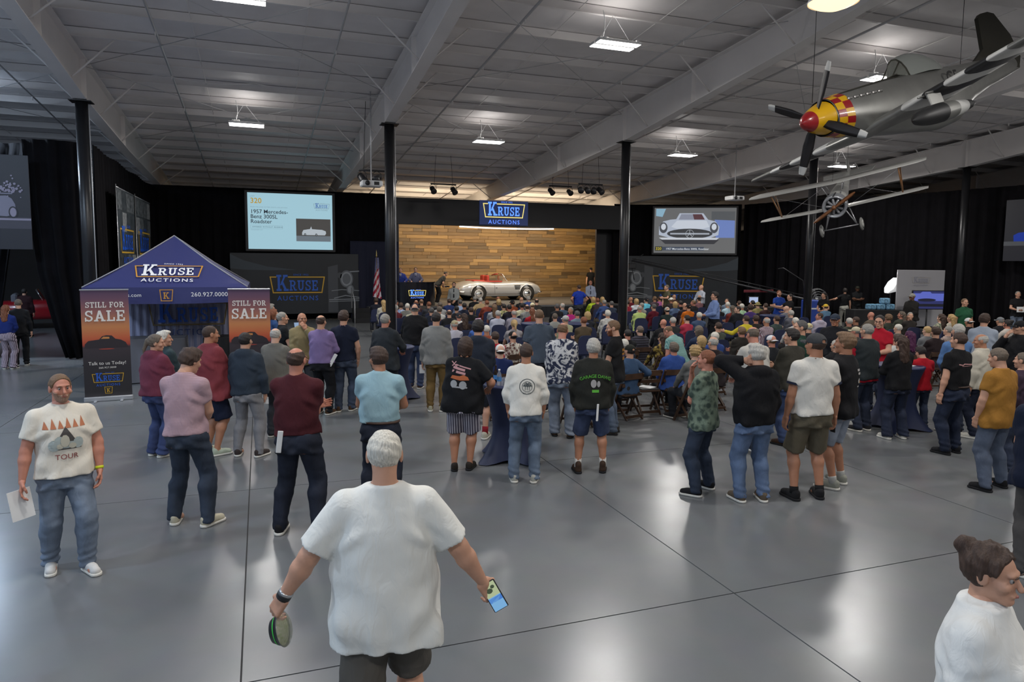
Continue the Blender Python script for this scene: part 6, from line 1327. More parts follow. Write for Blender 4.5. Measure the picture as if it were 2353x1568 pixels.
    if sp.get('glasses'):
        gm = mat('spectacle_frame', (.015, .015, .016), .3); g = MB()
        for sd in (-1, 1):
            g.tube([(sd*.033+.022*math.cos(t), .108-.004*abs(math.cos(t)), .008+.017*math.sin(t)) for t in np.linspace(0, 2*PI, 15)[:-1]], .002, 5, closed=True); g.tube([(sd*.055, .104, .012), (sd*.080, .06, .012), (sd*.082, -.01, .008)], .002, 5)
        g.tube([(-.011, .11, .010), (.011, .11, .010)], .002, 5); q = hd('glasses' if sp['glasses'] != 'up' else 'sunglasses', g.mesh('glasses'), gm)
        if sp['glasses'] == 'up': q.matrix_local = HM @ Matrix.Translation((0, -.035, .090)) @ Matrix.Rotation(.75, 4, 'X')
    if sp.get('lanyard'): MB().tube([rg.T((.075, -.035, 1.50)), rg.T((.04, -.085, 1.527)), rg.T((-.04, -.085, 1.527)), rg.T((-.075, -.035, 1.50))], .0075, 6).build('lanyard', sp['lanyard'], o)
    if sp.get('belt'):
        bm = [(math.cos(t)*.176*sp.get('bulk', 1), -.004+math.sin(t)*.130*(1+(sp.get('bulk', 1)-1)*1.1), 1.005) for t in np.linspace(0, 2*PI, 29)[:-1]]; MB().tube(bm, .014, 6, closed=True).build('belt', mat('belt_leather', (.05, .022, .012), .5), o)
    o['rig_hand'] = 0; del o['rig_hand']; RIGS[o.name] = (rg, sh, s); return o
RIGS = {}
def hand_world(o, nm, extra=.07):
    rg, sh, s = RIGS[o.name]; z = (rg.W[nm]-rg.E[nm]).normalized(); p = rg.W[nm]+z*extra; R = Matrix.Rotation(o.rotation_euler.z, 3, 'Z'); return R @ (p*s)+o.location, R @ z, R @ rg.palm[nm]
_bvh = {}
def print_on(o, name, vf, m, zc, front=False, xc=0.0, off=.004, tilt=0.0):
    """flat print laid on the back (or front) of a garment; coordinates in metres from (xc, zc)"""
    rg, sh, s = RIGS[o.name]
    if sh.data.name not in _bvh: _bvh[sh.data.name] = BVHTree.FromPolygons([tuple(v.co) for v in sh.data.vertices], [tuple(p.vertices) for p in sh.data.polygons])
    bv = _bvh[sh.data.name]; V, F = vf; out = []; sg = -1 if not front else 1; ct, st_ = math.cos(tilt), math.sin(tilt); zl = {}
    for i, f in enumerate(F):
        for k in f: zl[k] = i
    for i, (u, v) in enumerate(V):
        u, v = u*ct-v*st_, u*st_+v*ct; x = xc+(u if not front else -u); org = rg.T((x, sg*.6, zc+v)); dr = rg.R @ Vector((0, -sg, 0))
        hit = bv.ray_cast(org, dr)
        p = hit[0]+(rg.R @ Vector((0, sg, 0)))*(off+min(zl.get(i, 0), 60)*.00004) if hit[0] else rg.T((x, sg*.14, zc+v)); out.append(p)
    me = bpy.data.meshes.new(name); me.from_pydata([tuple(p) for p in out], [], F if not (front) else [tuple(reversed(f)) for f in F]); me.update(); q = mobj(name, me, m, sh); return q
def sub_poly(vf, n=1):
    """subdivides faces so that print follows the cloth"""
    V, F = vf; me = bpy.data.meshes.new('tmp'); me.from_pydata([(x, y, 0) for x, y in V], [], F); bm = bmesh.new(); bm.from_mesh(me); bmesh.ops.triangulate(bm, faces=bm.faces); bmesh.ops.subdivide_edges(bm, edges=bm.edges, cuts=n, use_grid_fill=True)
    bm.verts.index_update(); r = [(v.co.x, v.co.y) for v in bm.verts], [tuple(v.index for v in f.verts) for f in bm.faces]; bm.free(); bpy.data.meshes.remove(me); return r
# place by pixels: feet pixel gives the spot, head-top pixel the height
def foot_spot(fx, fy, hx=None, hy=None):
    g = at_z(fx, fy, 0); d = (g-C0).dot(_fw)
    if hy is None: return g, 1.78
    p = at_y(hx, hy, g.y); return g, p.z
def head_spot(hx, hy, h):
    p = at_z(hx, hy, h); return Vector((p.x, p.y, 0))
# ================================================================== STANDING PEOPLE
STAND_SPOTS = []
def yaw_to(p, t): d = Vector((t[0]-p.x, t[1]-p.y)); return math.atan2(-d.x, d.y)
def back_to(p): return yaw_to(p, (2*p.x, 2*p.y))
J_DK, J_MD, J_LT, J_NV = cloth('#222a3a', 'denim'), cloth('#3a4a63', 'denim'), cloth('#66788f', 'denim'), cloth('#1d2435', 'denim')
SH_W, SH_K, SH_B, SH_G = cloth('#c4c0b4'), cloth('#1b1b1d'), cloth('#4a3524'), cloth('#7e7a6c'); SO_W, SO_K = cloth('#d0cdc4'), cloth('#202022')
def stand(label, hx, hy, fx=None, fy=None, h=None, turn=0.0, look=None, z=0.0, group=None, **sp):
    if fy is not None:
        g, hh = foot_spot(fx, fy, hx, hy); h = h or hh
    else: g = head_spot(hx, hy, (h or 1.78)+z) ; h = h or 1.78
    g = Vector((g.x, g.y, z))
    rz = (yaw_to(g, (11.5, 36)) if look is None else (back_to(g) if look == 'away' else (back_to(g)+PI if look == 'camera' else yaw_to(g, look))))+turn
    STAND_SPOTS.append(g); return person(g, rz, label, group, h=h, **sp)
# ---- left of the hall
PM = stand('person in a white printed band tee and light jeans walking with a paper', 150, 862, 160, 1312, look='camera', turn=.16, top='tee', tm=cloth('#ddd6c8'), pm=J_LT, hair=('short', 'lbrown'), beard='stubble', face=True, skin='ruddy', armR=((.30, .06, .80), (.5, -1, 0), (-1, .1, 0)), armL='pocket', bulk=1.17, sw=1.14, hem=.90, res='near', stance=((.12, -.13), (.13, .12)), head=(.12, .02), sm=cloth('#c8c6c2'), som=SO_W, sleeve=.66)
INK = lambda n, c: mat('ink_'+n, rgb(c), .8)
jag = lambda x0, n, w_, h_: join_poly(*[poly((x0+w_*i, 0), (x0+w_*(i+.35), h_*(1+.25*(i % 2))), (x0+w_*(i+.8), .0)) for i in range(n)])
print_on(PM, 'shirt_print_jagged', sub_poly(jag(-.165, 6, .055, .07), 1), INK('orange', '#b5714f'), 1.335, True)
print_on(PM, 'shirt_print_swirl', sub_poly(join_poly(disc_poly(-.09, .03, .045, .05, 10), disc_poly(-.05, .06, .04, .05, 10), disc_poly(.0, .03, .12, .03, 12), disc_poly(.09, .04, .04, .05, 10)), 1), INK('paleblue', '#a9b3b0'), 1.16, True)
print_on(PM, 'shirt_print_triangle', sub_poly(poly((-.115, 0), (.115, 0), (.0, .20)), 3), INK('charcoal', '#4a4644'), 1.15, True)
print_on(PM, 'shirt_print_patch', sub_poly(join_poly(disc_poly(-.01, .075, .035, .055, 10), disc_poly(.045, .03, .03, .025, 10), disc_poly(-.05, .03, .025, .025, 8)), 1), INK('offwhite', '#bdb9a8'), 1.15, True, off=.007)
print_on(PM, 'shirt_print_text', text_poly('TOUR', .062, .004, 1.05), INK('maroon', '#8c4646'), 1.065, True)
_rg = RIGS[PM.name][0]
def band(o, nm, t, r, m, name='wristband', w_=.012):
    rg = RIGS[o.name][0]; a = rg.E[nm].lerp(rg.W[nm], t); d = (rg.W[nm]-rg.E[nm]).normalized(); MB().tube([a-d*w_, a, a+d*w_], [r, r*1.03, r], 16).build(name, m, o)
band(PM, 'L', .90, .033, mat('neon_wristband', rgb(205, 215, 30), .5))
def held_paper(o, nm, label, w_=.2, l_=.27, dz=-.10, tilt=0.0, m=None):
    p, z_, pm = hand_world(o, nm, .09); R_ = o.rotation_euler.z
    q = prop(MB().cbox((0, 0, 0), (w_, .004, l_), .001).build('paper_sheet', m or M_PAPER), label, 'paper'); q.location = p+Vector((0, 0, dz)); q.rotation_euler = (.1, tilt, R_+.25); return q
held_paper(PM, 'R', 'white papers in the hand of the person in the printed band tee', .17, .25, -.10, .10)
PP = stand('person in a pale pink striped polo and dark jeans looking down, seen from behind', 418, 800, 437, 1207, turn=-.05, top='polo', tm=cloth('#b3979d', 'hstripe', '#a3868e', 2.2), pm=cloth('#2c394c', 'denim'), hair=('wave', 'brown'), armR='belly', armL='belly', head=(-.35, .35), stance=((.19, .02), (.17, .03)), bulk=1.05, sw=1.06, res='mid', hem=.93, sm=cloth('#bdb6a0'), som=SO_W, toe=.35)
stand('person in a dusty magenta hoodie and blue jeans with hair clipped back', 345, 770, 366, 1048, turn=-.35, top='hoodie', fem=1, tm=cloth('#6e3444'), pm=cloth('#26396a', 'denim'), hair=('pony', 'gbrown'), head=(-.7, .1), armR='front', armL='front', bulk=1.12, stance=((.10, 0), (.11, 0)), bottom='wide', sm=SH_W)
stand('white-haired person in a dark teal jacket beside the magenta hoodie', 378, 762, h=1.66, turn=-.5, top='jacket', tm=cloth('#2f3f44'), hair=('wave', 'white'), head=(-.5, 0), armR='belly', armL='belly')
stand('large person in a dusty red jacket and navy shorts facing the tent table', 457, 750, 492, 1044, turn=-.55, top='jacket', tm=cloth('#7c363c'), bottom='shorts', pm=cloth('#1c2236'), hair=('buzz', 'brown'), armR='belly', armL='belly', bulk=1.28, belly=.04, head=(-.2, .05), sm=cloth('#aab3a0'), som=SO_W, hem=.80, skin='tan')
YH = stand('young person in a slate grey hoodie and light grey trousers with hands in pockets', 567, 765, 572, 1048, turn=-.05, top='hoodie', tm=cloth('#2f3843'), bottom='slim', pm=cloth('#7a797b'), hair=('short', 'dark'), armR='pocket', armL='pocket', stance=((.17, 0), (.16, 0)), sm=cloth('#3a3230'), som=SO_W, toe=.3)
for nm, lab in (('L', 'white paper at the left pocket of the slate hoodie'), ('R', 'white paper at the right pocket of the slate hoodie')): held_paper(YH, nm, lab, .07, .10, -.02)
stand('balding person in a grey tweed blazer and spectacles behind the slate hoodie', 633, 755, h=1.68, turn=-.2, top='blazer', tm=PLAID_TW if False else cloth('#67655e', 'plaid', '#726f67', 3.0), pm=cloth('#34373d'), hair=('bald', 'silver'), glasses=True, bulk=1.25, head=(.25, .1), armR='belly', armL='belly', skin='pale', hem=.78)
MP = stand('balding person in a maroon polo and dark jeans standing with feet apart', 689, 800, 690, 1226, turn=-.03, top='polo', tm=cloth('#451a20'), pm=J_NV, hair=('bald', 'brown'), armR='cross', armL='cross', bulk=1.12, sw=1.08, hem=.97, stance=((.18, 0), (.19, 0)), sm=SH_K, som=SO_W, skin='ruddy', toe=.1)
p = MP.location; q = prop(MB().cbox((0, 0, 0), (.05, .012, .22), .004).build('rolled_leaflet', M_PAPER), 'white leaflet sticking out of the back pocket of the dark jeans', 'leaflet'); q.location = (p.x-.18, p.y-.14, .98); q.rotation_euler = (.1, .12, 0)
LV = stand('balding person in a lavender sweater and black trousers', 735, 725, 742, 952, turn=-.12, top='long', tm=cloth('#7c6a93'), pm=cloth('#15161a'), hair=('bald', 'brown'), armR='front', armL='belly', bulk=1.15, lanyard=cloth('#b58a90'), stance=((.12, 0), (.1, .05)), sm=SH_B, hem=.93)
p = LV.location; q = prop(MB().cbox((0, 0, 0), (.06, .012, .24), .004).build('rolled_leaflet', M_PAPER), 'white leaflet sticking from the hip pocket of the lavender sweater person', 'leaflet'); q.location = (p.x+.17, p.y-.16, .98); q.rotation_euler = (.1, .5, 0)
stand('bald person in a tan jacket facing the viewpoint with a hand at the chin', 694, 720, h=1.74, look='camera', turn=.15, top='blazer', tm=cloth('#877a58'), hair=None, skin='tan', face=True, armL='chin', armR='belly', pm=cloth('#3a3c40'), head=(.15, 0))
stand('person in a navy polo with a pink lanyard and jeans', 793, 715, 793, 945, turn=.05, top='polo', tm=cloth('#191f30'), pm=cloth('#34425a', 'denim'), hair=('full', 'brown'), armL='front', armR='pocket', lanyard=cloth('#b58a90'), stance=((.11, .05), (.1, -.05)), sm=SH_B, hem=.90, bulk=1.05)
stand('grey-haired person in a black shirt working at the registration table', 650, 718, h=1.72, turn=-1.0, top='tee', tm=cloth('#15171a'), hair=('short', 'grey'), armR='front', armL='front', bulk=1.2, pm=J_NV)
stand('grey-haired person half hidden by the right sale banner', 622, 700, h=1.70, turn=-.8, top='long', tm=cloth('#5c5a58'), hair=('full', 'grey'), armR='front', armL='front')
stand('person with red hair and a blue badge behind the registration table', 630, 712, h=1.62, turn=-.9, top='long', tm=cloth('#2f4a78'), hair=('bob', 'red'), fem=1, armR='front', armL='front')
BP = stand('person in a light blue polo with spectacles turned to the left', 868, 800, 876, 1178, turn=.0, top='polo', tm=cloth('#93b2bb'), pm=J_NV, hair=('full', 'brown'), glasses=True, head=(.75, .05), armR='front', armL='front', bulk=1.12, sw=1.1, hem=1.0, stance=((.14, 0), (.14, 0)), skin='tan', belt=True)
# ---- foreground person with phone and salad box
FM = stand('large white-haired person in a white tee and grey shorts walking away with a phone', 883, 993, h=1.86, look='away', turn=-.02, top='tee', tm=cloth('#e2e2dc'), bottom='shorts', pm=cloth('#5a5650'), hair=('short', 'white'), armR=((.47, .04, .93), (.4, -1, .1), (-.5, .8, 0)), armL=((.49, .02, .90), (.4, -1, .1), (-.7, .6, 0)), bulk=1.26, belly=.09, sw=1.10, hem=.74, sleeve=.84, res='near', head=(.0, .12), stance=((.12, .16), (.12, -.14)), sm=SH_W, skin='light', curl=.85)
band(FM, 'L', .93, .036, mat('black_watch_band', (.012, .012, .013), .4), 'watch_band', .016); band(FM, 'L', .86, .036, mat('steel_bracelet', (.5, .5, .5), .3, .9), 'bracelet', .008)
p, zz, pm_ = hand_world(FM, 'R', .10); ph = slab_phone_early = None
_cd = (C0-p).normalized()
ph = prop(MB().cbox((0, 0, 0), (.085, .165, .010), .004).build('phone', M_GEAR), 'large phone with a bright screen in the right hand of the white tee person', 'phone'); ph.matrix_world = frame(p+Vector((.01, 0, .0))+_cd*.035, (_RT*.86+_UP*.5), (_UP*.86-_RT*.5))
for a_, b_, c_ in ((-.078, .0, '#7fb7e6'), (-.03, -.005, '#2f6fd0'), (0, .078, '#b7c49a')): flat('phone_screen', rect_poly(-.037, a_, .037, b_), scr_mat('ph'+c_[1:], c_), Matrix(), ph, .0062)
flat('phone_picture', join_poly(disc_poly(-.008, .035, .018, .014, 10), disc_poly(.016, .05, .012, .01, 8)), scr_mat('phdark', '#3d4a34'), Matrix(), ph, .0075)
p, zz, pm_ = hand_world(FM, 'L', .12); sbx = empty('salad_box', p+Vector((.045, .0, -.075)), 0, 'black takeaway bowl with clear lid carried by the white tee person', 'food container')
_za = (_RT*.95-_fw*.02+_UP*.25).normalized(); sbx.matrix_world = frame(sbx.location, _UP.cross(_za), _za.cross(_UP.cross(_za))); MB().lathe([(.06, -.035), (.085, .012), (.088, .016), (.083, .014), (.058, -.031)], 28, cap=False).build('bowl', mat('black_plastic_bowl', (.012, .012, .013), .3), sbx); MB().lathe([(.001, -.033), (.06, -.034)], 24, cap=False).build('bowl_base', mat('black_plastic_bowl', (.012, .012, .013), .3), sbx)
MB().lathe([(.089, .014), (.086, .024), (.065, .038), (.001, .041)], 28, cap=False).build('lid', M_CLEAR, sbx); MB().lathe([(.001, .026), (.05, .022), (.078, .010)], 20, cap=False).build('salad', mat('salad', rgb(150, 160, 96), .6, noise=(60, .7), col2=rgb(205, 200, 170)), sbx)
MB().lathe([(.0735, -.012), (.0765, -.006)], 28, cap=False).build('green_label', mat('green_label', rgb(60, 200, 70), .5), sbx)
# ---- around the cocktail tables
stand('grey-haired person in a dark grey blazer leaning on a cocktail table', 886, 722, h=1.78, turn=-.25, top='blazer', tm=cloth('#2b2f33'), hair=('short', 'grey'), armR='table', armL='down', pm=cloth('#23262b'), bulk=1.08, skin='ruddy', hem=.80)
stand('person in a black jacket, navy cap and jeans beside a cocktail table', 965, 698, 955, 892, turn=.05, top='jacket', tm=cloth('#141416'), pm=cloth('#26385c', 'denim'), hair=('short', 'grey'), cap=('back', cloth('#1b2030')), armR='front', armL='table', bulk=1.12, stance=((.1, -.06), (.1, .06)), sm=SH_B, hem=.92)
GS = stand('person in a grey sweatshirt and khaki trousers holding papers', 1000, 718, 1003, 945, turn=-.05, top='long', tm=cloth('#7f7f7c'), pm=cloth('#6c5632'), hair=('short', 'dark'), armL='down', armR='down', ease=.012, bulk=1.05, bottom='slim', sm=cloth('#a9a48e'), som=SO_W)
held_paper(GS, 'L', 'folded white papers in the hand of the khaki trousers person', .1, .16, -.05)
stand('dark-haired person in a slate hoodie and shorts with red socks', 1066, 737, 1098, 1008, turn=-.1, top='hoodie', tm=cloth('#272d38'), bottom='shorts', pm=cloth('#22252c'), hair=('full', 'dark'), armR='belly', armL='belly', sock=cloth('#8c1f2a'), sockh=.22, sm=cloth('#b9b4a2'), som=SO_W)
BT = stand('large person in a black car-print tee and plaid shorts at the bottle table', 1080, 776, 1062, 1080, turn=-.12, top='tee', tm=cloth('#141518'), bottom='shorts', pm=cloth('#a9a6ae', 'stripe', '#4a4656', 1.0), hair=('bob', 'brown'), glasses='up', armR=((.32, .22, 1.10), (.8, -.7, -.3), (0, 0, -1)), armL='belly', bulk=1.34, belly=.08, hem=.80, sleeve=.82, side=.06, stance=((.10, .04), (.10, -.02)), sm=cloth('#2c2722'), som=SO_K, skin='tan')
print_on(BT, 'shirt_print_lines', sub_poly(join_poly(line_poly([(-.14, .14), (-.10, .19)], .012), line_poly([(-.15, .19), (-.08, .13)], .012), line_poly([(-.09, .155), (.10, .115)], .016), line_poly([(-.11, .12), (.02, .095)], .03), line_poly([(-.12, .075), (.03, .05)], .03)), 1), INK('rosecream', '#b7898a'), 1.28)
print_on(BT, 'shirt_print_car', sub_poly(poly((-.15, .0), (-.13, .04), (-.03, .035), (.02, .055), (.08, .03), (.10, -.01), (-.02, -.02)), 2), INK('carorange', '#b5643a'), 1.26); print_on(BT, 'shirt_print_wheels', sub_poly(join_poly(disc_poly(-.10, -.06, .045, .05, 12), disc_poly(.02, -.07, .05, .055, 12), rect_poly(-.12, -.11, .08, -.09)), 1), INK('chromegrey', '#9a9c9e'), 1.25)
SL_ = stand('broad person in a slate blue shirt leaning over a cocktail table', 1241, 712, h=1.86, turn=.12, top='tee', tm=cloth('#434d5a'), hair=('buzz', 'lbrown'), armL='down', armR='table', bulk=1.22, sw=1.08, lanyard=cloth('#b9b7b2'), sleeve=.75, pm=J_NV, lean=.12)
TD = stand('bald person in a navy and white tie-dye long-sleeve shirt', 1297, 742, 1288, 1005, turn=-.2, top='long', tm=cloth('#c4c4c4', 'tiedye', '#2c3248', 1.0), pm=cloth('#6a788c', 'denim'), hair=('bald', 'lbrown'), skin='ruddy', armR='belly', armL='belly', bulk=1.28, head=(-.1, .25), lanyard=cloth('#26262a'), stance=((.15, 0), (.1, .1)), sm=SH_B, som=SO_K, bottom='wide')
WL = stand('person in a white long-sleeve tee with a round palm print and light jeans', 1220, 790, 1206, 1107, turn=-.1, top='long', tm=cloth('#dcd8ce'), pm=cloth('#566b84', 'denim'), hair=('short', 'brown'), glasses='up', armR='pocket', armL='pocket', bulk=1.1, sleeve=1.55, stance=((.12, 0), (.14, 0)), sm=cloth('#aaa9a0'), som=SO_W, skin='tan', hem=.88)
palm = lambda x, z_, s: join_poly(line_poly([(x, z_), (x+.004, z_+.05*s)], .006), *[line_poly([(x+.004, z_+.05*s), (x+.004+.028*s*math.cos(t), z_+.05*s+.018*s*math.sin(t))], .006) for t in (.2, .9, 2.2, 2.9, -.3, 3.5)])
print_on(WL, 'shirt_print_badge', sub_poly(join_poly(ring_poly(0, 0, .098, .007, 30), ring_poly(0, 0, .066, .005, 26), palm(-.025, -.04, 1.0), palm(.0, -.04, 1.5), palm(.025, -.04, 1.0)), 0) if False else join_poly(ring_poly(0, 0, .098, .007, 30), ring_poly(0, 0, .066, .005, 26), palm(-.025, -.04, 1.0), palm(.0, -.04, 1.5), palm(.025, -.04, 1.0)), INK('slateink', '#2f3b40'), 1.26, xc=.02)
print_on(WL, 'shirt_print_text', shift_poly(text_poly('EST. 1977', .022, .001, 1.2), 0, -.09), INK('slateink', '#2f3b40'), 1.26, xc=.02, off=.006)
BB_ = stand('blond bearded person in a black tee with an orange print turned to the left', 1378, 737, 1408, 996, turn=1.15, top='tee', tm=cloth('#171719'), pm=cloth('#4a5c74', 'denim'), hair=('short', 'lbrown'), beard='red', armR='belly', armL='belly', bulk=1.08, head=(.2, .2), sm=cloth('#3a3632'), som=SO_K, face=True)
print_on(BB_, 'shirt_print_blocks', sub_poly(join_poly(rect_poly(-.10, .05, .06, .09), rect_poly(-.11, -.08, .05, .03)), 2), INK('amber', '#9a6a26'), 1.26)
print_on(BB_, 'shirt_print_band', sub_poly(rect_poly(-.11, -.03, .05, -.005), 2), INK('indigo', '#34305a'), 1.26, off=.007)
GD = stand('person in a black sweatshirt with a green print, denim shorts and white beard', 1378, 780, 1358, 1086, turn=-.1, top='long', tm=cloth('#242521'), bottom='shorts', pm=cloth('#2e3f64', 'denim'), hair=('full', 'silver'), beard='white', armR='pocket', armL='pocket', bulk=1.15, hem=.88, ease=.01, stance=((.16, .04), (.18, 0)), sm=cloth('#3c2c22'), som=SO_K, sock=cloth('#c9c7c2'), sockh=.24, skin='tan', boot=True)
arcp_ = lambda vf, R0: ([(math.sin(x/R0)*(R0+y), math.cos(x/R0)*(R0+y)-R0) for x, y in vf[0]], vf[1])
print_on(GD, 'shirt_print_text', arcp_(text_poly('GARAGE DAWG', .058, .006, .92), .42), INK('green', '#57a838'), 1.305, xc=.02); print_on(GD, 'shirt_print_patch', sub_poly(join_poly(disc_poly(-.025, 0, .038, .055, 12), disc_poly(.04, -.005, .022, .042, 12)), 1), INK('offgrey', '#a7a4a2'), 1.225, xc=.02); print_on(GD, 'shirt_print_base', sub_poly(rect_poly(-.045, -.02, .045, .015), 1), INK('green', '#57a838'), 1.13, xc=.02)
p = GD.location; q = prop(MB().cbox((0, 0, 0), (.03, .012, .22), .005).build('hanging_cloth', M_PAPER), 'white cloth strip hanging from the back of the denim shorts', 'cloth strip'); q.location = (p.x-.02, p.y-.19, .83); q.rotation_euler = (0, .05, 0)
# ---- right of the aisle
HW = stand('person in a green leaf print shirt and jeans with a hand at the mouth', 1610, 806, 1611, 1132, turn=.75, top='tee', tm=cloth('#6f7d6c', 'floral', '#39463f', .9), pm=cloth('#28364c', 'denim'), hair=('short', 'red'), armR='chin', armL='cross', lanyard=cloth('#c9c9c6'), bulk=1.1, head=(.15, 0), stance=((.19, 0), (.19, 0)), sm=SH_K, som=SO_W, skin='ruddy', face=True, hem=.82, sleeve=.75)
stand('curly grey-haired person in a black zip hoodie and blue jeans touching an ear', 1740, 793, 1727, 1152, turn=.05, top='hoodie', tm=cloth('#121215'), pm=cloth('#4c6890', 'denim'), hair=('wave', 'silver'), armL='ear', armR='pocket', bulk=1.14, stance=((.13, 0), (.14, .03)), sm=cloth('#5a4f42'), som=SO_W, head=(.15, .1))
stand('bald person in a cream dress shirt and navy trousers bending over a table', 1745, 752, h=1.80, turn=.1, top='long', tm=cloth('#b7b4ac'), pm=cloth('#181d2c'), hair=('bald', 'gbrown'), lean=.22, armR='table', armL='table', bulk=1.18, collar=True, skin='ruddy', stance=((.1, .02), (.22, -.3)), sm=cloth('#1d2230'), som=SO_W, hem=.98)
stand('large dark-haired person in an olive brown sweater and blue jeans with brown boots', 1815, 757, 1808, 1022, turn=.3, top='long', tm=cloth('#36342d'), pm=cloth('#2a4474', 'denim'), hair=('full', 'dark'), armR='cross', armL='cross', bulk=1.3, belly=.05, boot=True, sm=cloth('#3a261a'), som=SO_K, head=(.5, .05))
RT_ = stand('person in a white ringer tee, grey cap and khaki cargo shorts', 1872, 767, 1856, 1146, turn=-.05, top='tee', tm=cloth('#cfccc4'), bottom='shorts', pm=cloth('#5c5546'), hair=('short', 'brown'), cap=('cap', cloth('#3f4042')), armL='down', armR='down', bulk=1.14, sw=1.08, hem=.93, stance=((.13, .02), (.17, 0)), sm=SH_K, som=SO_K, sock=cloth('#151517'), sockh=.1, skin='tan', head=(.35, 0), lanyard=cloth('#8a6a5c'))
rg_ = RIGS[RT_.name][0]
for nm in 'RL':
    a_ = rg_.S[nm].lerp(rg_.E[nm], .60); d_ = (rg_.E[nm]-rg_.S[nm]).normalized(); MB().tube([a_-d_*.012, a_+d_*.012], [.0765, .078], 22, cap=False).build('navy_cuff', cloth('#1b2236'), RT_)
p, zz, pm_ = hand_world(RT_, 'R', .09); q = prop(MB().cbox((0, 0, 0), (.01, .075, .15), .003).build('phone', M_GEAR), 'black phone in the hand of the ringer tee person', 'phone'); q.location = p+Vector((-.0, .02, -.03))
YT = stand('young person in a black tee with a white side print and pale denim shorts', 1975, 765, 1922, 1118, turn=.55, top='tee', tm=cloth('#131316'), bottom='shorts', pm=cloth('#7f8ca0', 'denim'), hair=('full', 'lbrown'), armR='front', armL='cross', bulk=1.02, hem=.83, sleeve=.85, ease=.01, stance=((.14, .03), (.15, 0)), sm=cloth('#8c8d82'), som=SO_W, sock=cloth('#b9b9b4'), sockh=.14, skin='tan', head=(.1, 0))
print_on(YT, 'shirt_print_marks', sub_poly(join_poly(rect_poly(-.03, .10, .05, .125), rect_poly(-.02, .06, .05, .085), disc_poly(.01, -.01, .03, .03, 8), rect_poly(-.03, -.08, .03, -.065)), 1), INK('offgrey', '#a7a4a2'), 1.26, xc=.05); print_on(YT, 'shirt_print_dot', disc_poly(.04, -.03, .014, n=8), INK('yellow', '#b59a36'), 1.26, xc=.05, off=.008)
stand('woman-length brown-haired person in a black top, dark jeans and white sneakers' if False else 'long-haired person in a black top, dark wide jeans and white sneakers', 2088, 772, 2056, 1008, turn=-.15, top='long', fem=1, tm=cloth('#121214'), pm=cloth('#1e2840', 'denim'), hair=('long', 'brown'), armR='front', armL='front', bottom='wide', bulk=1.1, stance=((.14, 0), (.16, 0)), sm=SH_W, som=SO_W)
stand('smiling person in a bright red polo and spectacles facing the viewpoint', 2022, 725, h=1.80, look='camera', turn=-.45, top='polo', tm=cloth('#a31226'), hair=('short', 'dark'), glasses=True, face=True, armR='table', armL='front', bulk=1.12, skin='light', head=(.2, .1))
stand('grey-haired person in a red shirt under a dark vest', 1992, 745, h=1.76, turn=.15, top='tee', tm=cloth('#9c1426'), vest=cloth('#262c2e'), hair=('short', 'grey'), armR='table', armL='belly', bulk=1.15)
stand('child in a red tee, jeans and red shoes', 2121, 797, 2110, 984, turn=-.4, top='tee', tm=cloth('#a81624'), pm=cloth('#25324c', 'denim'), hair=('full', 'dark'), armR='front', armL='front', sm=cloth('#b01522'), som=SO_W, head=(.4, .3))
BK = stand('person in a black polo with a red and white chest-wide print and dark jeans', 2192, 765, 2184, 1042, turn=.1, top='polo', tm=cloth('#101012'), pm=cloth('#1b2740', 'denim'), hair=('short', 'brown'), armL='down', armR='pocket', bulk=1.16, hem=.97, stance=((.11, .02), (.14, 0)), sm=SH_K, som=SO_K, belt=True, skin='light', head=(.15, 0))
print_on(BK, 'shirt_print_script', sub_poly(join_poly(line_poly([(-.12, .005), (-.07, -.005), (-.04, .012), (.12, .0)], .014), line_poly([(-.08, -.02), (.10, -.018)], .006)), 1), INK('rosewhite', '#b98a88'), 1.33)
stand('balding elderly person in a cream long-sleeve shirt and navy trousers', 2270, 768, 2240, 1006, turn=.25, top='long', tm=cloth('#b9b3a4'), pm=cloth('#1a1f2e'), hair=('bald', 'silver'), armR='belly', armL='down', collar=True, head=(.5, .1), skin='tan', sm=SH_W, ease=.012)
stand('person in a mustard yellow tee and faded jeans', 2312, 800, 2278, 1122, turn=.1, top='tee', tm=cloth('#94682a'), pm=cloth('#4c5a72', 'denim'), hair=('short', 'gbrown'), armL='pocket', armR='pocket', bulk=1.2, hem=.80, head=(.2, .2), stance=((.16, 0), (.2, -.05)), sm=SH_K, som=SO_K)
stand('person in a navy tee and grey trousers at the frame edge behind the white blouse', 2392, 862, 2385, 1330, look='away', top='tee', tm=cloth('#161d30'), pm=cloth('#4a4745'), hair=('short', 'brown'), armL='belly', armR='belly', bulk=1.22, hem=.80)
WB = stand('person in a loose white blouse with brown hair in a bun, turned right', 2278, 1256, h=1.62, look='away', turn=-1.75, top='long', fem=.8, tm=cloth('#e0e0dc'), hair=('bun', 'brown'), face=True, armR='down', armL='belly', ease=.010, collar=True, res='near', skin='light', bulk=1.1, head=(-.1, .08), pm=cloth('#c0c0bc'))
stand('person in a pale grey-blue shirt turned right beside the cream shirt', 2262, 722, h=1.80, turn=-.9, top='long', tm=cloth('#98a1ae'), hair=('full', 'brown'), collar=True, armR='belly', armL='belly', bulk=1.12, head=(-.3, .1))
stand('grey-haired person in a medium blue shirt behind the black polo', 2202, 745, h=1.78, turn=-.3, top='long', tm=cloth('#5577a6'), hair=('short', 'silver'), armR='belly', armL='belly', collar=True)
stand('person in a black jacket and black cap facing left at the frame edge', 2344, 738, h=1.78, turn=1.0, top='jacket', tm=cloth('#151518'), hair=('short', 'dark'), cap=('cap', cloth('#17181b')), armR='chin', armL='belly', bulk=1.2)
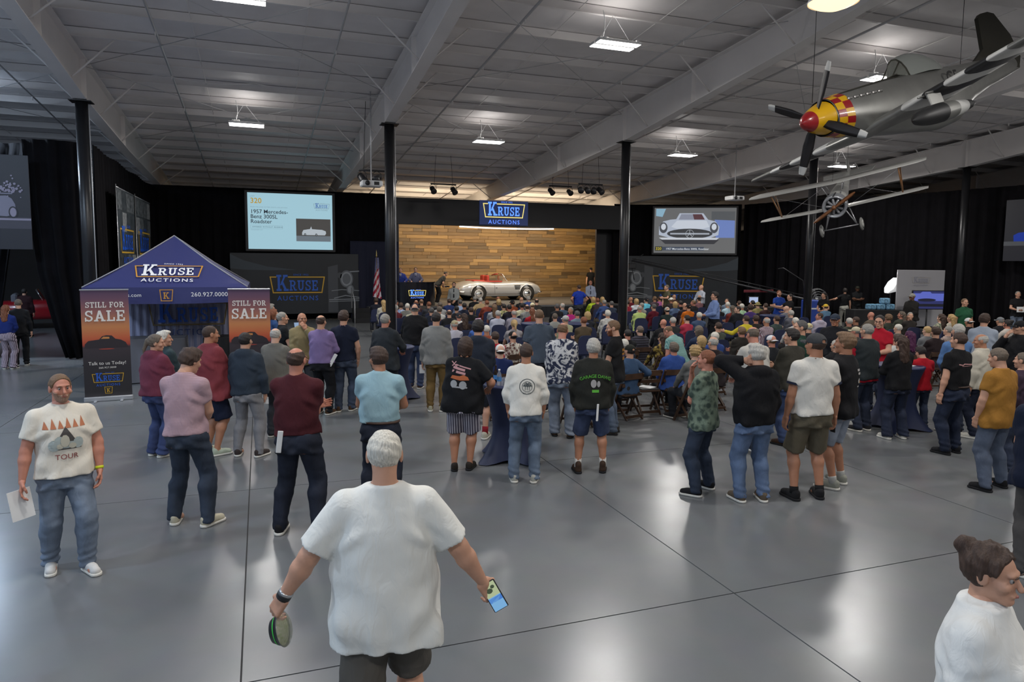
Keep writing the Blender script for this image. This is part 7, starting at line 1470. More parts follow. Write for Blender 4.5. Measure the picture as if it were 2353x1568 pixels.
stand('grey-haired person behind the mustard tee at the frame edge', 2350, 811, h=1.60, turn=.3, top='long', tm=cloth('#3a2c3a'), hair=('short', 'gbrown'))
stand('dark-haired person in a dark green shirt with white collar facing left', 1838, 737, h=1.80, turn=.9, top='polo', tm=cloth('#1f3a30'), hair=('short', 'dgrey'), armR='belly', armL='belly', bulk=1.22, head=(.3, 0))
stand('person in a black open jacket with a white lanyard facing the viewpoint', 1919, 722, h=1.78, look='camera', turn=-.2, top='jacket', tm=cloth('#16171c'), hair=('short', 'lbrown'), cap=('cap', cloth('#2f3846')), armR='belly', armL='belly', face=True, bulk=1.12, skin='tan')
# ---- press area and right background
stand('person in a green polo smiling beside the blue monitor', 2218, 687, h=1.76, look='camera', turn=.55, top='polo', tm=cloth('#24553a'), hair=('short', 'lbrown'), face=True, armR='down', armL='down', res='far')
p_ = stand('person in black reading white papers against the right drape', 2340, 670, h=1.78, look='camera', turn=.3, top='tee', tm=cloth('#141417'), pm=cloth('#5a6a80', 'denim'), hair=('short', 'grey'), armR='front', armL='front', face=True, res='far'); held_paper(p_, 'R', 'white papers in the hands of the person against the right drape', .25, .2, .05)
stand('person in a dark jacket and pale patterned cap before the blue monitor', 2096, 675, h=1.76, turn=1.2, top='jacket', tm=cloth('#211f1d'), hair=('short', 'brown'), cap=('cap', cloth('#aaa79c', 'plaid', '#77746c', 3)), armR='belly', armL='belly', res='far', skin='dark')
stand('person in a black top and white trousers reaching left by the production desk', 1942, 663, h=1.70, look='away', turn=.2, top='tee', fem=1, tm=cloth('#121214'), pm=cloth('#a4a298'), hair=('full', 'dark'), armL=((.55, .1, 1.25), (.2, -1, -.2), (0, 0, -1)), armR='down', res='far', hem=1.0)
stand('long-haired person in a black top bending beside the drum fan', 1897, 672, h=1.68, turn=1.3, top='tee', fem=1, tm=cloth('#141416'), hair=('long', 'dark'), armR='front', armL='front', lean=.15, res='far', pm=cloth('#141416'))
stand('person in a black polo with folded arms beside the drapes', 1971, 658, h=1.76, look='camera', turn=.2, top='polo', tm=cloth('#121316'), hair=('short', 'dark'), cap=('cap', cloth('#2a2a22')), armR='cross', armL='cross', face=True, res='far', skin='dark', pm=cloth('#141416'))
stand('red-haired person in a blue shirt operating the production desk', 1791, 668, h=1.72, look='camera', turn=.5, top='tee', tm=cloth('#1f3f90'), hair=('short', 'red'), armR='front', armL='front', res='far', beard='red', face=True)
stand('person in black working beside the crane counterweight', 1815, 676, h=1.66, turn=1.0, top='tee', tm=cloth('#131315'), hair=('short', 'dark'), armR='out', armL='front', res='far')
# ---- bid spotters and people standing in the audience
stand('tall dark-haired person in a light blue dress shirt standing in the audience', 1642, 672, h=1.84, turn=1.25, top='long', tm=cloth('#7186b4'), pm=cloth('#121317'), hair=('full', 'dark'), armR='front', armL='front', hem=1.0, collar=True, bulk=1.1)
stand('bald person in a white shirt pointing with one hand before the right wall banner', 1611, 655, h=1.80, turn=1.2, top='long', tm=cloth('#aab0bb'), hair=None, armL='out', armR='front', hem=1.0, collar=True, res='far', pm=cloth('#17181c'))
stand('grey-haired person in an olive shirt stretching an arm before the right wall banner', 1535, 655, h=1.80, turn=1.1, top='tee', tm=cloth('#4c4a38'), hair=('short', 'gbrown'), armL='out', armR='belly', lean=.1, res='far')
stand('person in a bright blue polo with hands on hips before the stage', 1330, 655, h=1.80, turn=-.05, top='polo', tm=cloth('#15308c'), pm=cloth('#303236'), hair=('buzz', 'brown'), armR='hip', armL='hip', bulk=1.12, hem=.98, skin='tan')
p_ = stand('bald person in a white shirt and grey tie facing the audience before the stage', 1357, 645, h=1.82, look='camera', turn=.1, top='long', tm=cloth('#9fa7bb'), pm=cloth('#15161a'), hair=None, face=True, armR='belly', armL='down', collar=True, hem=1.0, skin='ruddy', res='far')
print_on(p_, 'necktie', sub_poly(poly((-.018, .16), (.018, .16), (.03, -.20), (0, -.24), (-.03, -.20)), 2), cloth('#4a4e5c'), 1.34, True)
p_ = stand('person in a pale grey shirt and black tie facing the audience before the car', 1043, 649, h=1.80, look='camera', turn=-.05, top='long', tm=cloth('#8f9290'), pm=cloth('#15161a'), hair=('short', 'dark'), beard='dgrey', face=True, armR='down', armL='belly', collar=True, hem=1.0, res='far')
print_on(p_, 'necktie', sub_poly(poly((-.018, .16), (.018, .16), (.03, -.20), (0, -.24), (-.03, -.20)), 2), cloth('#17171b'), 1.34, True)
PT = stand('person in a teal plaid shirt bending over the seated rows', 1568, 742, h=1.60, turn=.5, top='tee', tm=cloth('#3d7a78', 'plaid', '#9ab5ae', 2.2), hair=('bald', 'lbrown'), skin='ruddy', lean=.45, armR='front', armL='front', bulk=1.1, head=(.2, .25))
# ---- on the stage
YS = 37.9
def on_stage(label, hx, hy, Y, h=1.78, look='camera', turn=0.0, **sp):
    p = at_y(hx, hy, Y); g = Vector((p.x, Y, ST)); rz = back_to(g)+PI if look == 'camera' else look; return person(g, rz+turn, label, None, h=h, res='far', **sp)
on_stage('person in black standing at the right end of the stage', 1358, 618, 37.4, 1.80, turn=.05, top='tee', tm=cloth('#101012'), pm=cloth('#121214'), hair=('short', 'dark'), cap=('cap', cloth('#141416')), armR='down', armL='down', face=True)
A1 = on_stage('auctioneer in a blue suit at the lectern desk' if False else 'person in a blue suit and dark tie behind the lectern desk', 920, 628, 33.3, 1.78, turn=.0, top='blazer', tm=cloth('#2a3a86'), hair=('short', 'brown'), armR='lect', armL='lect', face=True, pm=cloth('#1c2030')); A2 = on_stage('person in a grey suit and white shirt behind the lectern desk', 955, 625, 33.3, 1.80, turn=.0, top='blazer', tm=cloth('#5a5c74'), hair=('short', 'dark'), armR='lect', armL='lect', face=True, pm=cloth('#2a2c36'))
for a_ in (A1, A2): print_on(a_, 'shirt_front', sub_poly(poly((-.05, .17), (.05, .17), (.0, -.06)), 2), cloth('#c9c9d2'), 1.34, True); print_on(a_, 'necktie', sub_poly(poly((-.012, .15), (.012, .15), (.016, .0), (0, -.03), (-.016, .0)), 1), cloth('#1c1e34'), 1.34, True, off=.009)
CMN = on_stage('person in a dark tee stooping with a video camera on the stage', 1005, 622, 34.4, 1.74, look=-1.45, top='tee', tm=cloth('#2e3032'), pm=cloth('#1a1b1e'), hair=('buzz', 'dark'), lean=.75, armR='front', armL='front', head=(0, -.3))
p, zz, _ = hand_world(CMN, 'R', .12); vc = empty('video_camera', p+Vector((.05, 0, .06)), -1.45, 'small black video camera in the hands of the stooping person', 'camera'); MB().cbox((0, 0, 0), (.1, .22, .11), .02).build('camera_body', M_GEAR, vc); MB().lathe([(.035, .1), (.045, .22), (.045, .25)], 14, R=Matrix.Rotation(-PI/2, 3, 'X')).build('lens', M_GEAR, vc); MB().tube([(0, -.08, .06), (0, -.05, .11), (0, .06, .11), (0, .09, .06)], .01, 6).build('top_handle', M_GEAR, vc)
dr = person((11.86, 36.95, ST+.12), math.radians(-86), 'person in a blue shirt at the wheel of the silver car', None, h=1.66, seat=True, res='far', top='tee', tm=cloth('#2f3f96'), hair=('short', 'brown'), armR='lap', armL='lap')
# ---- left background by the car store
stand('long auburn-haired person in a blue top and striped wide trousers by the drape gap', 6, 702, 22, 848, turn=.6, top='long', fem=1, tm=cloth('#1c2c6a'), bottom='wide', pm=cloth('#b3a4b0', 'stripe', '#4a4048', 1.4), hair=('long', 'red'), armR='belly', armL='down', hem=1.0, res='mid')
stand('grey-haired person in black clothes and spectacles by the drape gap', 42, 688, 50, 840, turn=1.1, top='long', tm=cloth('#141518'), pm=cloth('#101114'), hair=('short', 'gbrown'), glasses=True, armR='down', armL='belly', res='mid')
stand('person in a dark maroon jacket inside the drape gap', 58, 664, 62, 776, look='away', turn=-.4, top='jacket', tm=cloth('#2a1418'), pm=cloth('#121214'), hair=('short', 'dark'), armR='down', armL='down', res='far')
# ================================================================== CHAIRS
M_CHW = mat('dark_stained_wood', (.050, .024, .012), .45, noise=(9, .3)); M_CHN = mat('navy_chair_cover', (.010, .016, .055), .75); M_CHL = mat('chair_leg_black', (.012, .012, .013), .4)
_ch = {}
def wood_chair(x, y, rz, label, group='dark wooden folding chairs'):
    o = empty('folding_chair', (x, y, 0), rz, label, 'chair', group)
    if not _ch.get('w'):
        def bar(a, b, w_, t): 
            a, b = Vector(a), Vector(b); d = b-a; R = d.to_track_quat('Z', 'X').to_matrix(); return MB().box((a+b)/2, (t, w_, d.length), R).mesh('leg')
        _ch['w'] = [('leg', bar((s*.205, -.20, .80), (s*.205, .22, 0), .025, .042)) for s in (-1, 1)]+[('leg', bar((s*.175, .17, .43), (s*.175, -.24, 0), .025, .036)) for s in (-1, 1)]+[
            ('seat', MB().cbox((0, 0, .43), (.38, .40, .035), .008).mesh('seat')), ('seat_pad', MB().cbox((0, 0, .455), (.35, .37, .025), .01).mesh('seat_pad')),
            ('top_rail', MB().box((0, -.185, .755), (.41, .022, .10)).mesh('top_rail')), ('back_slat', MB().box((0, -.125, .60), (.41, .02, .06)).mesh('back_slat')),
            ('stretcher', MB().box((0, -.215, .06), (.35, .022, .045)).mesh('stretcher')), ('stretcher', MB().box((0, .17, .09), (.41, .022, .04)).mesh('stretcher'))]
    for n, me in _ch['w']: mobj(n, me, M_CHW if n != 'seat_pad' else M_GEAR, o)
    return o
def navy_chair(x, y, rz, label, group='navy covered chairs in the audience'):
    o = empty('banquet_chair', (x, y, 0), rz, label, 'chair', group)
    if not _ch.get('n'):
        pf = [(.215*math.cos(t) if abs(t-PI/2) > .01 else 0, .70+.20*math.sin(t)) for t in np.linspace(0, PI, 13)]; pf = [(.215, .42)]+[(u, .66+.23*(max(0, math.sin(t)))**.7) for u, t in zip([.215*math.copysign(abs(math.cos(t))**.5, math.cos(t)) for t in np.linspace(0, PI, 13)], np.linspace(0, PI, 13))]+[(-.215, .42)]
        _ch['n'] = [('backrest', MB().prism(pf, 1, -.25, -.20).mesh('backrest')), ('seat', MB().cbox((0, -.01, .41), (.43, .43, .07), .02).mesh('seat'))]+[('leg', MB().tube([(sx*.19, sy, .38), (sx*.20, sy*1.1, 0)], .013, 6).mesh('leg')) for sx in (-1, 1) for sy in (-.19, .17)]
    for n, me in _ch['n']: mobj(n, me, M_CHL if n == 'leg' else M_CHN, o)
    return o
# ================================================================== SEATED CROWD
# head-top pixel, hair (style, colour), garment kind, cloth, skin, extra words
C = cloth; PL = lambda a, b, s=1.0: cloth(a, 'plaid', b, s)
K_BLK, K_NVY, K_WHT, K_CRM, K_GRY, K_DGR = '#17171a', '#1c2740', '#cfcdc8', '#c3baa2', '#7c7d80', '#3a3b3e'
SEAT = [
 (864, 685, 'full', 'brown', 'long', C('#1b1d28'), None, 'brown hair and black top left of the flag column'),
 # x, y, hair, colour, top, cloth, cap, words
 (881, 690, 'long', 'blond', 'long', C('#c9c4b4'), None, 'long blond hair partly behind the flag column'),
 (909, 689, 'short', 'dark', 'long', C('#2a2523'), None, 'short black hair and dark shirt beside the flag column'),
 (909, 701, 'short', 'silver', 'long', C('#5a1c26'), None, 'silver hair and maroon sweater beside the flag column'),
 (921, 696, 'full', 'brown', 'tee', cloth('#b7c4dc', 'floral', '#5b76a8'), None, 'dark brown hair and pale blue floral shirt'),
 (936, 697, 'short', 'white', 'long', C('#77766f'), None, 'white hair and grey knitted sweater'),
 (949, 703, 'short', 'silver', 'long', C('#c9c3a8'), None, 'silver hair and cream shirt behind the black cap'),
 (956, 690, 'bald', 'red', 'long', C('#4a3434'), None, 'balding reddish head before the lectern desk'), (968, 688, 'bald', 'lbrown', 'long', C('#3b3733'), None, 'balding light brown head before the lectern desk'),
 (984, 693, 'short', 'red', 'long', C('#34353a'), None, 'greying red hair and charcoal top'), (991, 707, 'short', 'dgrey', 'long', C('#202532'), None, 'dark grey hair with pale blue collar'),
 (1011, 694, 'short', 'gbrown', 'long', C('#8d8d8c'), None, 'grey-brown hair beside the lectern desk corner'), (1009, 705, 'full', 'gbrown', 'long', C('#c9c9c4'), None, 'grey-brown hair and white shirt'),
 (1032, 687, 'short', 'brown', 'tee', C('#22305c'), None, 'dark brown hair and navy blue tee near the stage edge'), (1056, 688, 'short', 'dgrey', 'long', C('#8fa0bd'), None, 'dark grey hair and light blue shirt near the stage edge'),
 (1067, 696, 'short', 'dark', 'tee', C('#1d2233'), None, 'black hair and dark navy tee'), (1049, 703, 'short', 'dark', 'tee', C('#26262a'), None, 'black hair and black tee with white edge'),
 (1032, 712, 'bald', 'brown', 'long', C('#1f1f22'), None, 'balding brown hair and black top'), (1066, 721, 'long', 'brown', 'long', C('#2a2022'), None, 'long dark reddish hair and black top'),
 (1053, 718, 'short', 'dgrey', 'tee', C('#d0cfca'), ('cap', C('#33343a')), 'dark grey cap and white shirt'), (1082, 706, 'short', 'brown', 'polo', C('#1c1d1f'), None, 'brown hair and black polo with white collar'),
 (1044, 736, 'short', 'silver', 'tee', C('#a9a7b2'), ('cap', C('#a59a7c')), 'khaki cap and pale lilac shirt'),
 (1091, 681, 'short', 'grey', 'jacket', C('#16171a'), None, 'grey hair and black jacket below the rear wheel of the car'), (1104, 684, 'short', 'silver', 'long', C('#a18a66'), None, 'silver hair and wide tan shirt'),
 (1117, 690, 'short', 'red', 'long', C('#7c3a2c'), None, 'red hair and rust top beside the tan shirt'), (1146, 688, 'bob', 'blond', 'long', C('#262a35'), None, 'grey-blond bobbed hair and dark top'),
 (1144, 682, 'bald', 'red', 'long', C('#3f2c2c'), None, 'pink balding head below the car sill'), (1136, 700, 'long', 'lbrown', 'tee', C('#9c9da2'), None, 'long light brown hair and pale grey tee'),
 (1157, 698, 'short', 'dark', 'tee', cloth('#c6c08e', 'floral', '#6d7048'), None, 'black hair and cream tropical print shirt'), (1143, 713, 'short', 'silver', 'long', C('#b4b6c4'), None, 'silver hair and pale lilac dress shirt'),
 (1170, 700, 'short', 'dark', 'long', C('#26242c'), None, 'black hair and plum black top'), (1177, 690, 'short', 'dark', 'jacket', C('#7a3a1e'), ('cap', C('#17171a')), 'black cap and black-orange jacket'),
 (1181, 712, 'bald', 'silver', 'long', PL('#8c8794', '#a5a0aa', 2.5), None, 'bald grey head and wide lavender checked shirt'), (1198, 683, 'none', 'grey', 'polo', C('#1b1b1e'), None, 'bald pink head and black polo below the front wheel'),
 (1199, 696, 'short', 'dark', 'tee', C('#c2bda0'), None, 'black hair and cream shirt below the front wheel'), (1214, 681, 'short', 'silver', 'polo', C('#3c4f86'), ('cap', C('#a3a29c')), 'light grey cap and blue polo below the front bumper'),
 (1211, 700, 'bald', 'brown', 'long', PL('#17181a', '#b9b9b4', 1.6), None, 'balding brown hair and black-white plaid shirt'), (1223, 696, 'short', 'lbrown', 'tank', C('#d5d2c4'), ('cap', C('#d8d0ac')), 'cream cap and white tank top'),
 (1233, 687, 'bald', 'dark', 'long', C('#2b2a28'), None, 'dark balding head and dark patterned shirt below the front bumper'), (1221, 709, 'long', 'red', 'long', C('#a31f2a'), None, 'long dark auburn hair and red top'),
 (1280, 698, 'short', 'dgrey', 'long', C('#222326'), None, 'dark grey hair and black top by the stage edge'), (1292, 697, 'wisp', 'silver', 'tee', C('#4c6076'), None, 'silver hair with bald crown and teal blue tee'),
 (1275, 720, 'short', 'gbrown', 'long', C('#8f8f88'), None, 'short grey-brown hair low behind a navy table'), (1299, 725, 'short', 'grey', 'long', C('#9a9a7c'), ('cap', C('#b4b3ae')), 'light grey cap and wide sage green shirt'),
 (1097, 734, 'bald', 'grey', 'long', C('#3f62a8'), None, 'balding grey hair and blue shirt holding up a phone'), (1118, 747, 'buzz', 'white', 'long', C('#8a4632'), None, 'white cropped hair and rust orange shirt'),
 (1137, 762, 'short', 'brown', 'long', C('#b01c30'), None, 'red shirt half hidden by the rust orange shirt'), (1181, 735, 'pony', 'blond', 'tee', C('#8f8a8c'), None, 'brown hair in a blond ponytail'),
 (1178, 762, 'short', 'dark', 'tee', cloth('#cfcabd', 'floral', '#6a4a44'), ('back', C('#19191b')), 'black cap worn backwards and white floral shirt'), (1149, 791, 'short', 'brown', 'tee', C('#1e2c58'), ('back', C('#d6d4cf')), 'white cap worn backwards and navy tee at the bottle table'),
 (1311, 706, 'short', 'grey', 'long', C('#b32a78'), None, 'grey hair and magenta top'), (1326, 714, 'short', 'dgrey', 'long', C('#6d7f8c'), None, 'dark hair and grey-teal shirt beside the magenta top'),
 (1350, 717, 'bob', 'blond', 'long', C('#22242a'), None, 'grey-blond bob before the blue polo shirt'), (1341, 728, 'short', 'red', 'long', C('#4c4030'), None, 'reddish brown hair and olive brown sweater'),
 (1361, 683, 'bob', 'blond', 'long', C('#a7bf2c'), None, 'blond hair and lime green cardigan'), (1373, 685, 'short', 'red', 'long', C('#3a3030'), None, 'reddish hair beside the lime green cardigan'),
 (1384, 683, 'bob', 'blond', 'long', C('#4a4f60'), None, 'blond hair behind a blue denim shirt'), (1388, 689, 'short', 'grey', 'long', C('#3a4f80'), None, 'grey hair and blue denim shirt'), (1405, 692, 'short', 'dgrey', 'long', C('#2e3848'), None, 'dark grey hair and slate shirt beside the right column'),
 (1395, 713, 'full', 'white', 'long', cloth('#c6c4be', 'floral', '#a8a6a2'), None, 'thick white hair and off-white printed shirt'),
 (1449, 683, 'none', 'grey', 'long', C('#5a1620'), None, 'bald head and dark red top beside the right column'), (1441, 690, 'short', 'brown', 'long', C('#8c2030'), None, 'red fleece half hidden by the right column'), (1462, 687, 'bob', 'blond', 'tee', C('#c9cdd0'), None, 'grey-blond hair and white tee'),
 (1474, 696, 'short', 'grey', 'long', C('#97948c'), None, 'grey hair and beige top'), (1483, 684, 'short', 'dark', 'tee', C('#5fb6cc'), ('cap', C('#1b1c20')), 'black cap and turquoise tee'),
 (1470, 702, 'bald', 'silver', 'long', C('#b9cb7c'), None, 'bald silver head and lime green shirt'), (1502, 699, 'short', 'dgrey', 'long', C('#5c1526'), None, 'dark grey hair and burgundy sweater'),
 (1504, 681, 'short', 'lbrown', 'long', C('#4b3c44'), None, 'light brown hair beside the pink shirt'), (1515, 681, 'short', 'brown', 'long', C('#a3588c'), None, 'brown hair and pink shirt'), (1522, 733, 'none', 'grey', 'jacket', C('#18181b'), None, 'bald head and black jacket wearing a face mask'),
 (1442, 757, 'short', 'dark', 'long', C('#1c1d20'), None, 'black hair and black top behind the black cap'), (1470, 749, 'short', 'gbrown', 'jacket', cloth('#1e1d22', 'hstripe', '#3a3944', .55), None, 'grey hair and dark quilted striped jacket'),
 (1521, 766, 'long', 'brown', 'long', cloth('#241a10', 'floral', '#8f7a3c'), None, 'long brown hair and gold-black patterned top'), (1434, 779, 'short', 'white', 'jacket', C('#20242e'), None, 'white hair and dark navy jacket'),
 (1443, 791, 'short', 'dark', 'long', C('#39506e'), ('cap', C('#22241f')), 'black cap with a green line and slate blue shirt'),
 (1549, 677, 'none', 'grey', 'long', C('#46302c'), None, 'bald pink head before the right wall banner'), (1542, 684, 'short', 'lbrown', 'long', C('#2c2426'), ('cap', C('#d8d5cb')), 'white cap and dark top before the right wall banner'),
 (1551, 694, 'bob', 'blond', 'long', C('#586a88'), None, 'blond bob and grey-blue top'), (1563, 691, 'short', 'dark', 'long', C('#191a1d'), None, 'black hair and black top'), (1572, 696, 'none', 'grey', 'long', C('#332a30'), None, 'bald pink head between black tops'),
 (1582, 699, 'short', 'dark', 'tee', C('#c96a1c'), ('cap', C('#1b1a1d')), 'black cap and bright orange tee'), (1533, 706, 'short', 'dark', 'long', C('#26312f'), ('back', C('#cfcfc0')), 'white cap and dark green shirt'),
 (1593, 690, 'short', 'lbrown', 'blazer', C('#1b1a1c'), None, 'light brown hair and black blazer'), (1606, 683, 'short', 'brown', 'long', C('#6b4a4e'), ('cap', C('#1e2023')), 'black and white cap beside the white shirt spotter'),
 (1605, 717, 'short', 'white', 'tee', C('#40506c'), None, 'white-blond cropped hair and slate blue tee'), (1578, 724, 'short', 'dark', 'long', C('#a53248'), None, 'black hair and coral red top'), (1546, 729, 'short', 'silver', 'long', C('#2a2a2c'), None, 'silver hair and black shirt beside the teal plaid'),
 (1605, 750, 'bob', 'gbrown', 'long', C('#26324a'), None, 'ash blond bob and dark blue top'), (1560, 775, 'short', 'grey', 'jacket', C('#1c1d20'), None, 'pinkish grey head and black jacket reading a paper'), (1546, 787, 'full', 'gbrown', 'blazer', C('#2f4a8a'), None, 'thick grey-brown hair and royal blue blazer'),
 (1611, 773, 'bob', 'blond', 'long', C('#4f4434'), None, 'ash blond hair with a clip'), (1596, 795, 'curly', 'blond', 'long', C('#6a6a66'), None, 'curly blond hair behind the leaf print shirt'),
 (1638, 774, 'bald', 'silver', 'jacket', C('#262022'), None, 'bald silver head and dark brown jacket'), (1642, 763, 'short', 'white', 'blazer', C('#2c4584'), None, 'white hair and blue blazer with white collar'), (1648, 740, 'short', 'brown', 'long', C('#4c5348'), None, 'brown hair and grey-green shirt'),
 (1652, 701, 'short', 'dgrey', 'long', C('#1b1b1d'), None, 'dark grey hair and black top beside the tall blue shirt'), (1670, 686, 'short', 'brown', 'long', C('#6c7c8c'), None, 'brown hair and spectacles before the dark wall'), (1672, 694, 'short', 'white', 'long', C('#a9c4cf'), None, 'white hair and pale blue shirt'),
 (1683, 703, 'long', 'gbrown', 'long', C('#7a332c'), None, 'long ash hair and rust red top'), (1697, 691, 'short', 'brown', 'long', C('#5b4a3c'), None, 'brown hair before the dark doorway'), (1704, 698, 'short', 'white', 'long', C('#a9cfa6'), None, 'white hair and mint green shirt'), (1695, 704, 'short', 'dark', 'jacket', C('#1a1b1f'), None, 'black hair and black jacket turned sideways'),
 (1724, 701, 'curly', 'brown', 'long', C('#4a3670'), None, 'curly brown hair and purple top'), (1741, 694, 'short', 'lbrown', 'long', C('#8b8152'), ('bucket', C('#8f8458')), 'khaki bucket hat and khaki shirt'), (1727, 690, 'short', 'dark', 'long', C('#2a2528'), None, 'black hair behind the bucket hat'),
 (1759, 697, 'short', 'brown', 'long', C('#3c2626'), None, 'brown hair and dark brown top'), (1786, 693, 'short', 'dgrey', 'tee', C('#1d1d1f'), None, 'dark grey cropped hair and black tee'), (1807, 703, 'none', 'grey', 'long', C('#6f7076'), None, 'bald head and grey shirt beside the biplane column'),
 (1817, 713, 'short', 'silver', 'long', C('#55565e'), None, 'silver hair and grey top beside the biplane column'), (1825, 729, 'short', 'white', 'long', C('#c9c7c4'), None, 'white hair and white shirt'), (1761, 729, 'bald', 'silver', 'long', PL('#5a2833', '#b8b0b8', 1.5), None, 'bald reddish head and red plaid shirt'),
 (1737, 725, 'full', 'brown', 'long', C('#2c2826'), None, 'brown hair and dark top between yellow and plaid shirts'), (1714, 725, 'short', 'brown', 'long', C('#c7b431'), None, 'brown hair and bright yellow shirt'), (1704, 752, 'full', 'lbrown', 'jacket', C('#26231f'), None, 'light brown hair and black jacket with fur collar'),
 (1782, 725, 'short', 'brown', 'long', PL('#20262c', '#4a5a52', 1.8), None, 'brown hair and dark green plaid shirt'), (1773, 771, 'short', 'lbrown', 'long', C('#24262a'), ('back', C('#d2d2d6')), 'white cap and dark jacket beside the cream shirt'),
 (1897, 699, 'short', 'brown', 'tee', C('#5a7a94'), ('cap', C('#d9b53a'), C('#d08a28')), 'yellow cap with orange peak'), (1883, 719, 'short', 'brown', 'hoodie', PL('#b89aa4', '#8fa0b4', 2.2), None, 'brown hair and pink plaid hoodie'), (1858, 743, 'short', 'silver', 'long', C('#23262b'), ('cap', C('#c2b98c')), 'cream cap and dark shirt'),
 (1949, 730, 'short', 'silver', 'long', C('#3f4238'), None, 'silver hair and olive shirt'), (1966, 728, 'short', 'brown', 'long', C('#2b2224'), None, 'dark reddish hair behind a cream cap'), (1966, 751, 'short', 'grey', 'long', C('#55524c'), ('cap', C('#c9bfa2')), 'cream cap beside the dark vest'),
 (2001, 717, 'none', 'grey', 'long', C('#5a5044'), None, 'brown bald head behind the red polo shirt'), (2041, 723, 'curly', 'lbrown', 'long', C('#34382f'), None, 'curly light brown hair behind the red polo shirt'), (2069, 716, 'long', 'gbrown', 'long', C('#43463c'), None, 'long ash brown hair and olive top by the white board'), (2091, 718, 'short', 'grey', 'long', C('#2a2623'), None, 'short grey hair and dark top below the blue monitor'),
 (1921, 781, 'wisp', 'silver', 'jacket', C('#1b1b1e'), None, 'silver hair with bald crown and black jacket'), (2063, 745, 'short', 'white', 'long', C('#6c6a64'), None, 'thick white hair behind the long-haired woman'), (2058, 768, 'short', 'brown', 'tee', C('#c4c6c2'), None, 'brown hair and white tee beside the long-haired woman'),
 (2159, 722, 'long', 'brown', 'long', cloth('#b8b39c', 'floral', '#5f6a58'), None, 'long brown hair and cream floral top'), (2185, 723, 'long', 'blond', 'long', C('#b7b0a0'), None, 'long straight blond hair'), (2226, 731, 'short', 'dark', 'tee', C('#1b1b1d'), ('back', C('#c9c9c6')), 'white and black cap and black tee'),
 (2089, 762, 'long', 'purple', 'long', C('#2b2430'), None, 'purple tinted hair and dark top'), (2130, 750, 'short', 'blond', 'long', C('#6d6e70'), None, 'pale blond hair and grey shirt with dark collar'), (2174, 749, 'short', 'grey', 'long', PL('#5a2428', '#c4bdb2', 1.6), None, 'grey hair and red-white plaid shirt'), (2150, 752, 'full', 'brown', 'long', C('#2a2022'), None, 'brown hair and maroon black top'),
 (2298, 729, 'short', 'grey', 'long', C('#24252a'), ('cap', C('#77797b')), 'grey cap beside the pale shirt'), (2315, 735, 'bun', 'dark', 'long', C('#c2bab0'), None, 'black hair tied up beside the grey cap'),
]
NVAR = 5
_pose = [dict(armR='lap', armL='lap'), dict(armR='knee', armL='lap'), dict(armR='lap', armL='knee'), dict(armR='cross', armL='cross'), dict(armR='lap', armL='lap', lean=-.06)]
rs = random.Random(21); HS = 1.38*.945
PANT = [cloth('#2a3040', 'denim'), cloth('#22252c', 'denim'), cloth('#4a4438'), cloth('#3b4a66', 'denim'), cloth('#2b2b2e')]
KNOWN = {1097: dict(armR='raise'), 1149: dict(armL='ear'), 1104: dict(armR='rest', armL='rest'), 1546: dict(), 1443: dict(armR='rest', armL='lap'), 1560: dict(armR='front', armL='front'), 1714: dict(armL='out')}
HEADT = {909: -1.1, 1670: 2.4, 1695: 1.3, 1311: 2.2, 1879: 1.6, 1883: 1.2, 1983: 0, 1593: .6, 2069: .9, 2091: 2.7, 1807: .4, 1966: .3, 1449: .5}
SEATED = {}
def row_label(y): return ('in a back row' if y > 742 else ('in a middle row' if y > 705 else 'in the front rows'))
# spread the crowd along the sight lines so that nobody shares a seat
_sl = [ray(e[0], e[1]) for e in SEAT]; _zz = [1.30]*len(SEAT)
_pos = lambda i: (C0+_sl[i]*((_zz[i]-CAM_H)/_sl[i].z)).xy
_fix = [(t.x, t.y, .72) for t in (T1, T2, T3, T4, T5, T6)]+[(x_, 20.26, .5) for x_ in COLX]+[(p_.x, p_.y, .55) for p_ in STAND_SPOTS]
for it in range(160):
    P_s = [_pos(i) for i in range(len(SEAT))]; mv = [0.0]*len(SEAT)
    for i in range(len(SEAT)):
        hd_ = Vector((_sl[i].x, _sl[i].y)).normalized()
        for j in range(i+1, len(SEAT)):
            d_ = P_s[i]-P_s[j]
            if abs(d_.x) < .56 and abs(d_.y) < .86:
                s_ = 1 if d_.dot(hd_) > 0 or (abs(d_.dot(hd_)) < 1e-4 and i < j) else -1; k_ = min(.86-abs(d_.y), (.56-abs(d_.x))*2)*.22; mv[i] += s_*k_; mv[j] -= s_*k_
        for fx_, fy_, fr_ in _fix:
            d_ = P_s[i]-Vector((fx_, fy_)); L_ = d_.length
            if L_ < fr_: mv[i] += (1 if d_.dot(hd_) > 0 else -1)*(fr_-L_)*.3
    for i in range(len(SEAT)):
        D_ = P_s[i].length; _zz[i] = min(1.46, max(1.10, _zz[i]-(CAM_H-_zz[i])*mv[i]/D_))
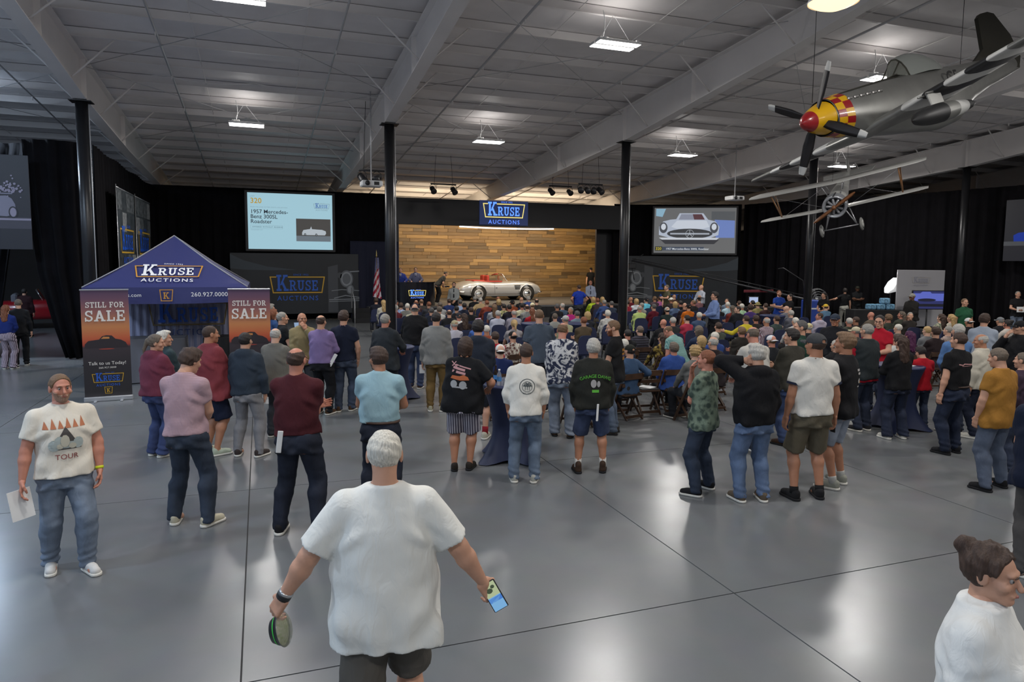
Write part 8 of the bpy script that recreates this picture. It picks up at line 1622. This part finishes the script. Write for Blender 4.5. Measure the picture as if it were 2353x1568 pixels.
for i, (x, y, hs, hc, top, tm, cp, words) in enumerate(SEAT):
    p = head_spot(x, y, _zz[i]); v = i % NVAR; hh = _zz[i]/1.385*1.78
    big = any(w_ in words for w_ in ('wide', 'big')); fem = 1 if hs in ('long', 'bob', 'pony', 'bun', 'curly') and x not in (2041,) else 0
    sp = dict(_pose[v]); sp.update(KNOWN.get(x, {}) if not (x == 1546 and y < 760) else {})
    sk = rs.choice(('light', 'light', 'tan', 'ruddy', 'pale')); turn = rs.uniform(-.22, .22)
    if x in HEADT and not (x == 909 and y > 695): turn += 0; sp['head'] = (HEADT[x], 0)
    near = y > 742
    o = person(p, turn, 'seated person with '+words, 'seated auction audience', h=hh, seat=True, top=top, tm=tm, pm=PANT[i % 5], hair=(hs, hc), cap=cp, skin=sk, fem=fem, bulk=1.28 if big else (1.0 if fem else (1.0, 1.08, 1.16)[i % 3]), res='mid' if near else 'far', hands=True, sw=1.0, **sp)
    SEATED[(x, y)] = o
    d = Vector((math.sin(-turn), math.cos(turn)))
    if near: wood_chair(p.x, p.y+.02, turn, 'dark wooden folding chair under the seated person with '+' '.join(words.split()[:7]))
    else: navy_chair(p.x, p.y+.02, turn, 'navy covered chair under the seated person with '+' '.join(words.split()[:7]))
# empty chairs seen at the open end of the rows
for px, py, k, lab in ((1500, 955, 'w', 'empty dark wooden folding chair with papers on its seat in the nearest row'), (1395, 975, 'w', 'empty dark wooden folding chair behind the green print sweatshirt'), (1340, 985, 'w', 'empty dark wooden folding chair beside the tie-dye shirt'), (1648, 940, 'w', 'empty dark wooden folding chair behind the leaf print shirt'), (1110, 935, 'w', 'empty dark wooden folding chair behind the bottle table')):
    g = at_z(px, py, 0); wood_chair(g.x, g.y+.25, rs.uniform(-.1, .15), lab)
    if px == 1500: paper((g.x+.02, g.y+.27, .47), .5, 'white catalogue papers lying on an empty wooden chair', .22, .28)
for px, py, lab in ((1108, 742, 'empty navy covered chair beside the rust orange shirt'), (1105, 712, 'empty navy covered chair behind the tan shirt'), (1396, 752, 'empty navy covered chair behind the off-white printed shirt'), (1672, 742, 'empty navy covered chair left of the yellow shirt'), (1846, 730, 'empty navy covered chair beside the biplane column'), (1465, 730, 'empty navy covered chair behind the lime green shirt')):
    g = at_z(px, py, .88); navy_chair(g.x, g.y+.2, rs.uniform(-.1, .1), lab)
# phone held up by the man in the blue shirt
def slab_phone(loc, z_axis, y_axis, label, lit=None, w_=.075, l_=.15):
    M_ = frame(loc, Vector(y_axis).cross(Vector(z_axis)), Vector(y_axis)); o = prop(MB().cbox((0, 0, 0), (w_, l_, .009), .003).build('phone', M_GEAR), label, 'phone'); o.matrix_world = M_
    if lit: flat('phone_screen', rect_poly(-w_/2+.004, -l_/2+.006, w_/2-.004, l_/2-.006), lit, Matrix(), o, .0055)
    return o
_p, _z, _ = hand_world(SEATED[(1097, 734)], 'R', .1); slab_phone(_p+Vector((-.02, .05, .03)), (0, -1, .2), (1, 0, .1), 'phone with a lit pink screen held up by the blue shirt', scr_mat('pinkphone', '#e6b6d8'))
